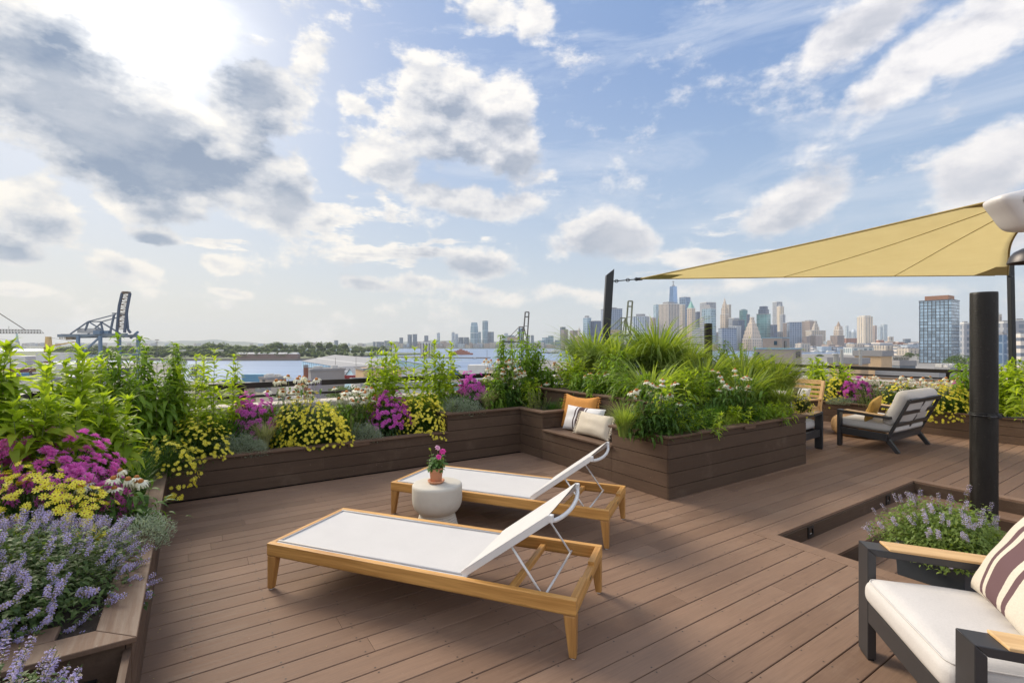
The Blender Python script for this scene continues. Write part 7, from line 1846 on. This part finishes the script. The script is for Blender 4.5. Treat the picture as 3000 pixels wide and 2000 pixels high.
# grey bases and cores of the clouds, on the side away from the sun
DK = [(120,210,260,190,-35,1.15),(330,400,470,160,-20,1.5),(600,500,220,70,-12,1.2),(735,280,110,240,14,1.3),(30,360,160,120,0,.9),
      (570,640,190,38,-8,.85),(860,610,100,80,-30,1.0),(180,640,150,40,-8,.7),(460,722,90,22,-6,.8),(50,735,100,26,-6,.7),(420,815,90,22,-10,.6),
      (1300,440,150,140,-20,1.05),(1260,545,170,36,0,.9),(1510,480,90,150,4,1.15),(1330,630,120,20,-4,.7),(1375,785,95,34,-4,1.1),(1260,845,90,16,0,.6),(1090,835,90,16,0,.6),
      (1790,712,140,44,-4,1.1),(2390,640,190,46,20,.62),(2850,330,230,50,25,.45),(2560,60,240,70,10,.5),(2960,600,160,60,28,.5)]
q0 = nt.nodes.new('ShaderNodeVectorMath'); q0.operation = 'MULTIPLY_ADD'; nt.links.new(d0, q0.inputs[0]); q0.inputs[1].default_value = (1e-6,1e-6,0); nt.links.new(warped, q0.inputs[2]); pw = q0.outputs[0]
best = None
for (u, v, hw, hh, tl, wt) in DK:
    a, e = AE(u, v); a1, _ = AE(u+hw, v); a2, _ = AE(u-hw, v); _, e1 = AE(u, v-hh); _, e2 = AE(u, v+hh)
    mp = nt.nodes.new('ShaderNodeMapping'); mp.vector_type = 'TEXTURE'
    mp.inputs['Location'].default_value = (a, e, 0); mp.inputs['Rotation'].default_value = (0,0,R(tl)); mp.inputs['Scale'].default_value = (max((a1-a2)/2,.01), max((e1-e2)/2,.008), 1)
    if best is None: src = pw
    else:
        q_ = nt.nodes.new('ShaderNodeVectorMath'); q_.operation = 'MULTIPLY_ADD'; nt.links.new(best, q_.inputs[0]); q_.inputs[1].default_value = (1e-6,1e-6,0); nt.links.new(pw, q_.inputs[2]); src = q_.outputs[0]
    nt.links.new(src, mp.inputs[0]); ln = nt.nodes.new('ShaderNodeVectorMath'); ln.operation = 'LENGTH'; nt.links.new(mp.outputs[0], ln.inputs[0])
    d = math_(nt, 'MULTIPLY_ADD', ln.outputs['Value'], -wt*.8, wt)
    best = d if best is None else math_(nt, 'SMOOTH_MAX', best, d, .2)
off = nt.nodes.new('ShaderNodeVectorMath'); off.operation = 'ADD'; nt.links.new(P0, off.inputs[0]); off.inputs[1].default_value = (-.012, .026, 0)
fbo = noise(nt, scaled(nt, off.outputs[0], (1,1.5,1)), 6.5, 7, .58)
wid = math_(nt,'MULTIPLY_ADD', left0, -.24, .46)
alpha = maprange(nt, math_(nt,'DIVIDE', math_(nt,'ADD', d0, .03), wid), 0, 1)
lum = math_(nt,'ADD', math_(nt,'MULTIPLY', math_(nt,'SUBTRACT', fbo, fb0), 5.5), math_(nt,'MULTIPLY_ADD', fb0, 1.2, -.6))
thick = maprange(nt, math_(nt,'ADD', math_(nt,'MULTIPLY', math_(nt,'MAXIMUM', best, -.25), .95), math_(nt,'MULTIPLY_ADD', math_(nt,'MINIMUM', d0, .9), .45, math_(nt,'MULTIPLY_ADD', maprange(nt, d0, .12, .6), maprange(nt, el, .22, .40, .42, 0), lum))), -.30, 1.15, smooth=False)
# the sun behind the clouds, upper left
sx, sy = AE(440, 60)
dxn = math_(nt,'SUBTRACT', az, sx); dyn = math_(nt,'SUBTRACT', el, sy)
r2 = math_(nt,'ADD', math_(nt,'MULTIPLY',dxn,dxn), math_(nt,'MULTIPLY', math_(nt,'MULTIPLY',dyn,dyn), 1.3))
glow = math_(nt,'EXPONENT', math_(nt,'MULTIPLY', r2, -12.0)); glow2 = math_(nt,'EXPONENT', math_(nt,'MULTIPLY', r2, -105.0))
left = maprange(nt, az, -.9, .9, 1, 0)
white = mixc(nt, left, (.73,.715,.72), (.78,.75,.70))
grey = mixc(nt, left, (.40,.42,.48), (.165,.225,.33))
midc = mixc(nt, left, (.56,.56,.60), (.50,.52,.56))
var_ = noise(nt, scaled(nt, P0, (1,1.7,1), rot=(0,0,R(20))), 4.5, 6, .6)
thick = math_(nt,'MULTIPLY', thick, maprange(nt, var_, .3, .7, .62, 1.12), clamp=True)
ccol = mixc(nt, maprange(nt, thick, 0, .5, smooth=False), white, midc); ccol = mixc(nt, maprange(nt, thick, .45, 1, smooth=False), ccol, grey)
# blue sky base, mixed from the Nishita sky, paling to the horizon
skyS = mixc(nt, 1.0, sky.outputs[0], (.092,.084,.08), 'MULTIPLY')
hz = math_(nt,'EXPONENT', math_(nt,'MULTIPLY', math_(nt,'MAXIMUM', el, 0.0), -5.2))
hcol = mixc(nt, left, (.50,.53,.53), (.62,.575,.455))
blue = mixc(nt, maprange(nt, el, .05, .6), (.25,.41,.63), (.13,.26,.53))
base = mixc(nt, .7, skyS, blue)
# thin veil (cirrus), stretched up to the right
vv = scaled(nt, P0, (1.0,3.6,1), rot=(0,0,R(-24)))
veil = maprange(nt, noise(nt, vv, 2.6, 8, .62, dist=.6), .40, .72, 0, .62)
veil = math_(nt,'MAXIMUM', math_(nt,'MULTIPLY', veil, .85), math_(nt,'MULTIPLY', left, .30))
base = mixc(nt, veil, base, (.56,.60,.68))
base = mixc(nt, math_(nt,'MULTIPLY', hz, .95), base, hcol)
base = mixc(nt, math_(nt,'MULTIPLY', glow, .5), base, (.80,.79,.76))
cl = mixc(nt, math_(nt,'MULTIPLY', hz, .7), ccol, mixc(nt, thick, (.66,.61,.52), (.40,.44,.47)))
# unseen clouds behind the camera, brightened as added fill light for the deck
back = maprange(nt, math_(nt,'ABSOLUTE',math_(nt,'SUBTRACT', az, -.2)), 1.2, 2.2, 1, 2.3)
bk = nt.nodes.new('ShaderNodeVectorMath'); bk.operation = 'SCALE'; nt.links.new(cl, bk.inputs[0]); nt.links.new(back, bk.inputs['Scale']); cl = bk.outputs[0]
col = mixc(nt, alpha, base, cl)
gg = nt.nodes.new('ShaderNodeMix'); gg.data_type = 'RGBA'; gg.blend_type = 'ADD'; gg.clamp_result = False
nt.links.new(math_(nt,'MULTIPLY', glow2, math_(nt,'MULTIPLY_ADD', thick, -.75, .95)), gg.inputs[0]); nt.links.new(col, gg.inputs[6]); gg.inputs[7].default_value = (1.1,1.05,.95,1)
# below the horizon: the pale horizon colour
low = math_(nt,'GREATER_THAN', sp.outputs[2], -.002)
fin = mixc(nt, low, (.36,.37,.36), gg.outputs[2])
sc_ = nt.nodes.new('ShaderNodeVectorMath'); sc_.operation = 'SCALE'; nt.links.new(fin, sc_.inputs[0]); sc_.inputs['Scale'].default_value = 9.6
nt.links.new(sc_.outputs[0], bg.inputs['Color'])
w.cycles.sampling_method = 'MANUAL'; w.cycles.sample_map_resolution = 512

sl = bpy.data.lights.new('sun', 'SUN'); sl.energy = 3.1; sl.angle = R(26); sl.color = (1, .89, .72)
so = bpy.data.objects.new('sun', sl); C.objects.link(so)
sd = Vector((math.sin(SUN_AZ)*math.cos(SUN_EL), math.cos(SUN_AZ)*math.cos(SUN_EL), math.sin(SUN_EL)))
so.rotation_euler = sd.to_track_quat('Z', 'Y').to_euler(); so.location = (-20, 10, 30)
# haze
m = bpy.data.materials.new('haze'); m.use_nodes = True; nt = m.node_tree; nt.nodes.clear(); o_ = nt.nodes.new('ShaderNodeOutputMaterial'); pv = nt.nodes.new('ShaderNodeVolumePrincipled')
pv.inputs['Color'].default_value = (.86,.92,1,1); pv.inputs['Density'].default_value = .00007; pv.inputs['Anisotropy'].default_value = 0.1; nt.links.new(pv.outputs[0], o_.inputs['Volume'])
mb = MB(); mb.box(-12000, 12000, -3000, 13000, WZ0-4, 480); hz_ = obj('haze', mb.mesh('haze', m)); tag(hz_, kind='stuff')
cam = bpy.data.cameras.new('camera'); cam.sensor_width = 36; cam.lens = 36*1435/3000; cam.shift_y = 5/3000; cam.clip_end = 60000; cam.clip_start = .05
co = bpy.data.objects.new('camera', cam); C.objects.link(co); co.location = (0,0,H); co.rotation_euler = (PI/2, 0, 0); S.camera = co
S.view_settings.view_transform = 'Standard'; S.view_settings.look = 'None'; S.view_settings.exposure = 0.54; S.view_settings.gamma = 1
S.cycles.max_bounces = 8; S.cycles.transmission_bounces = 6; S.cycles.volume_bounces = 0; S.cycles.transparent_max_bounces = 8
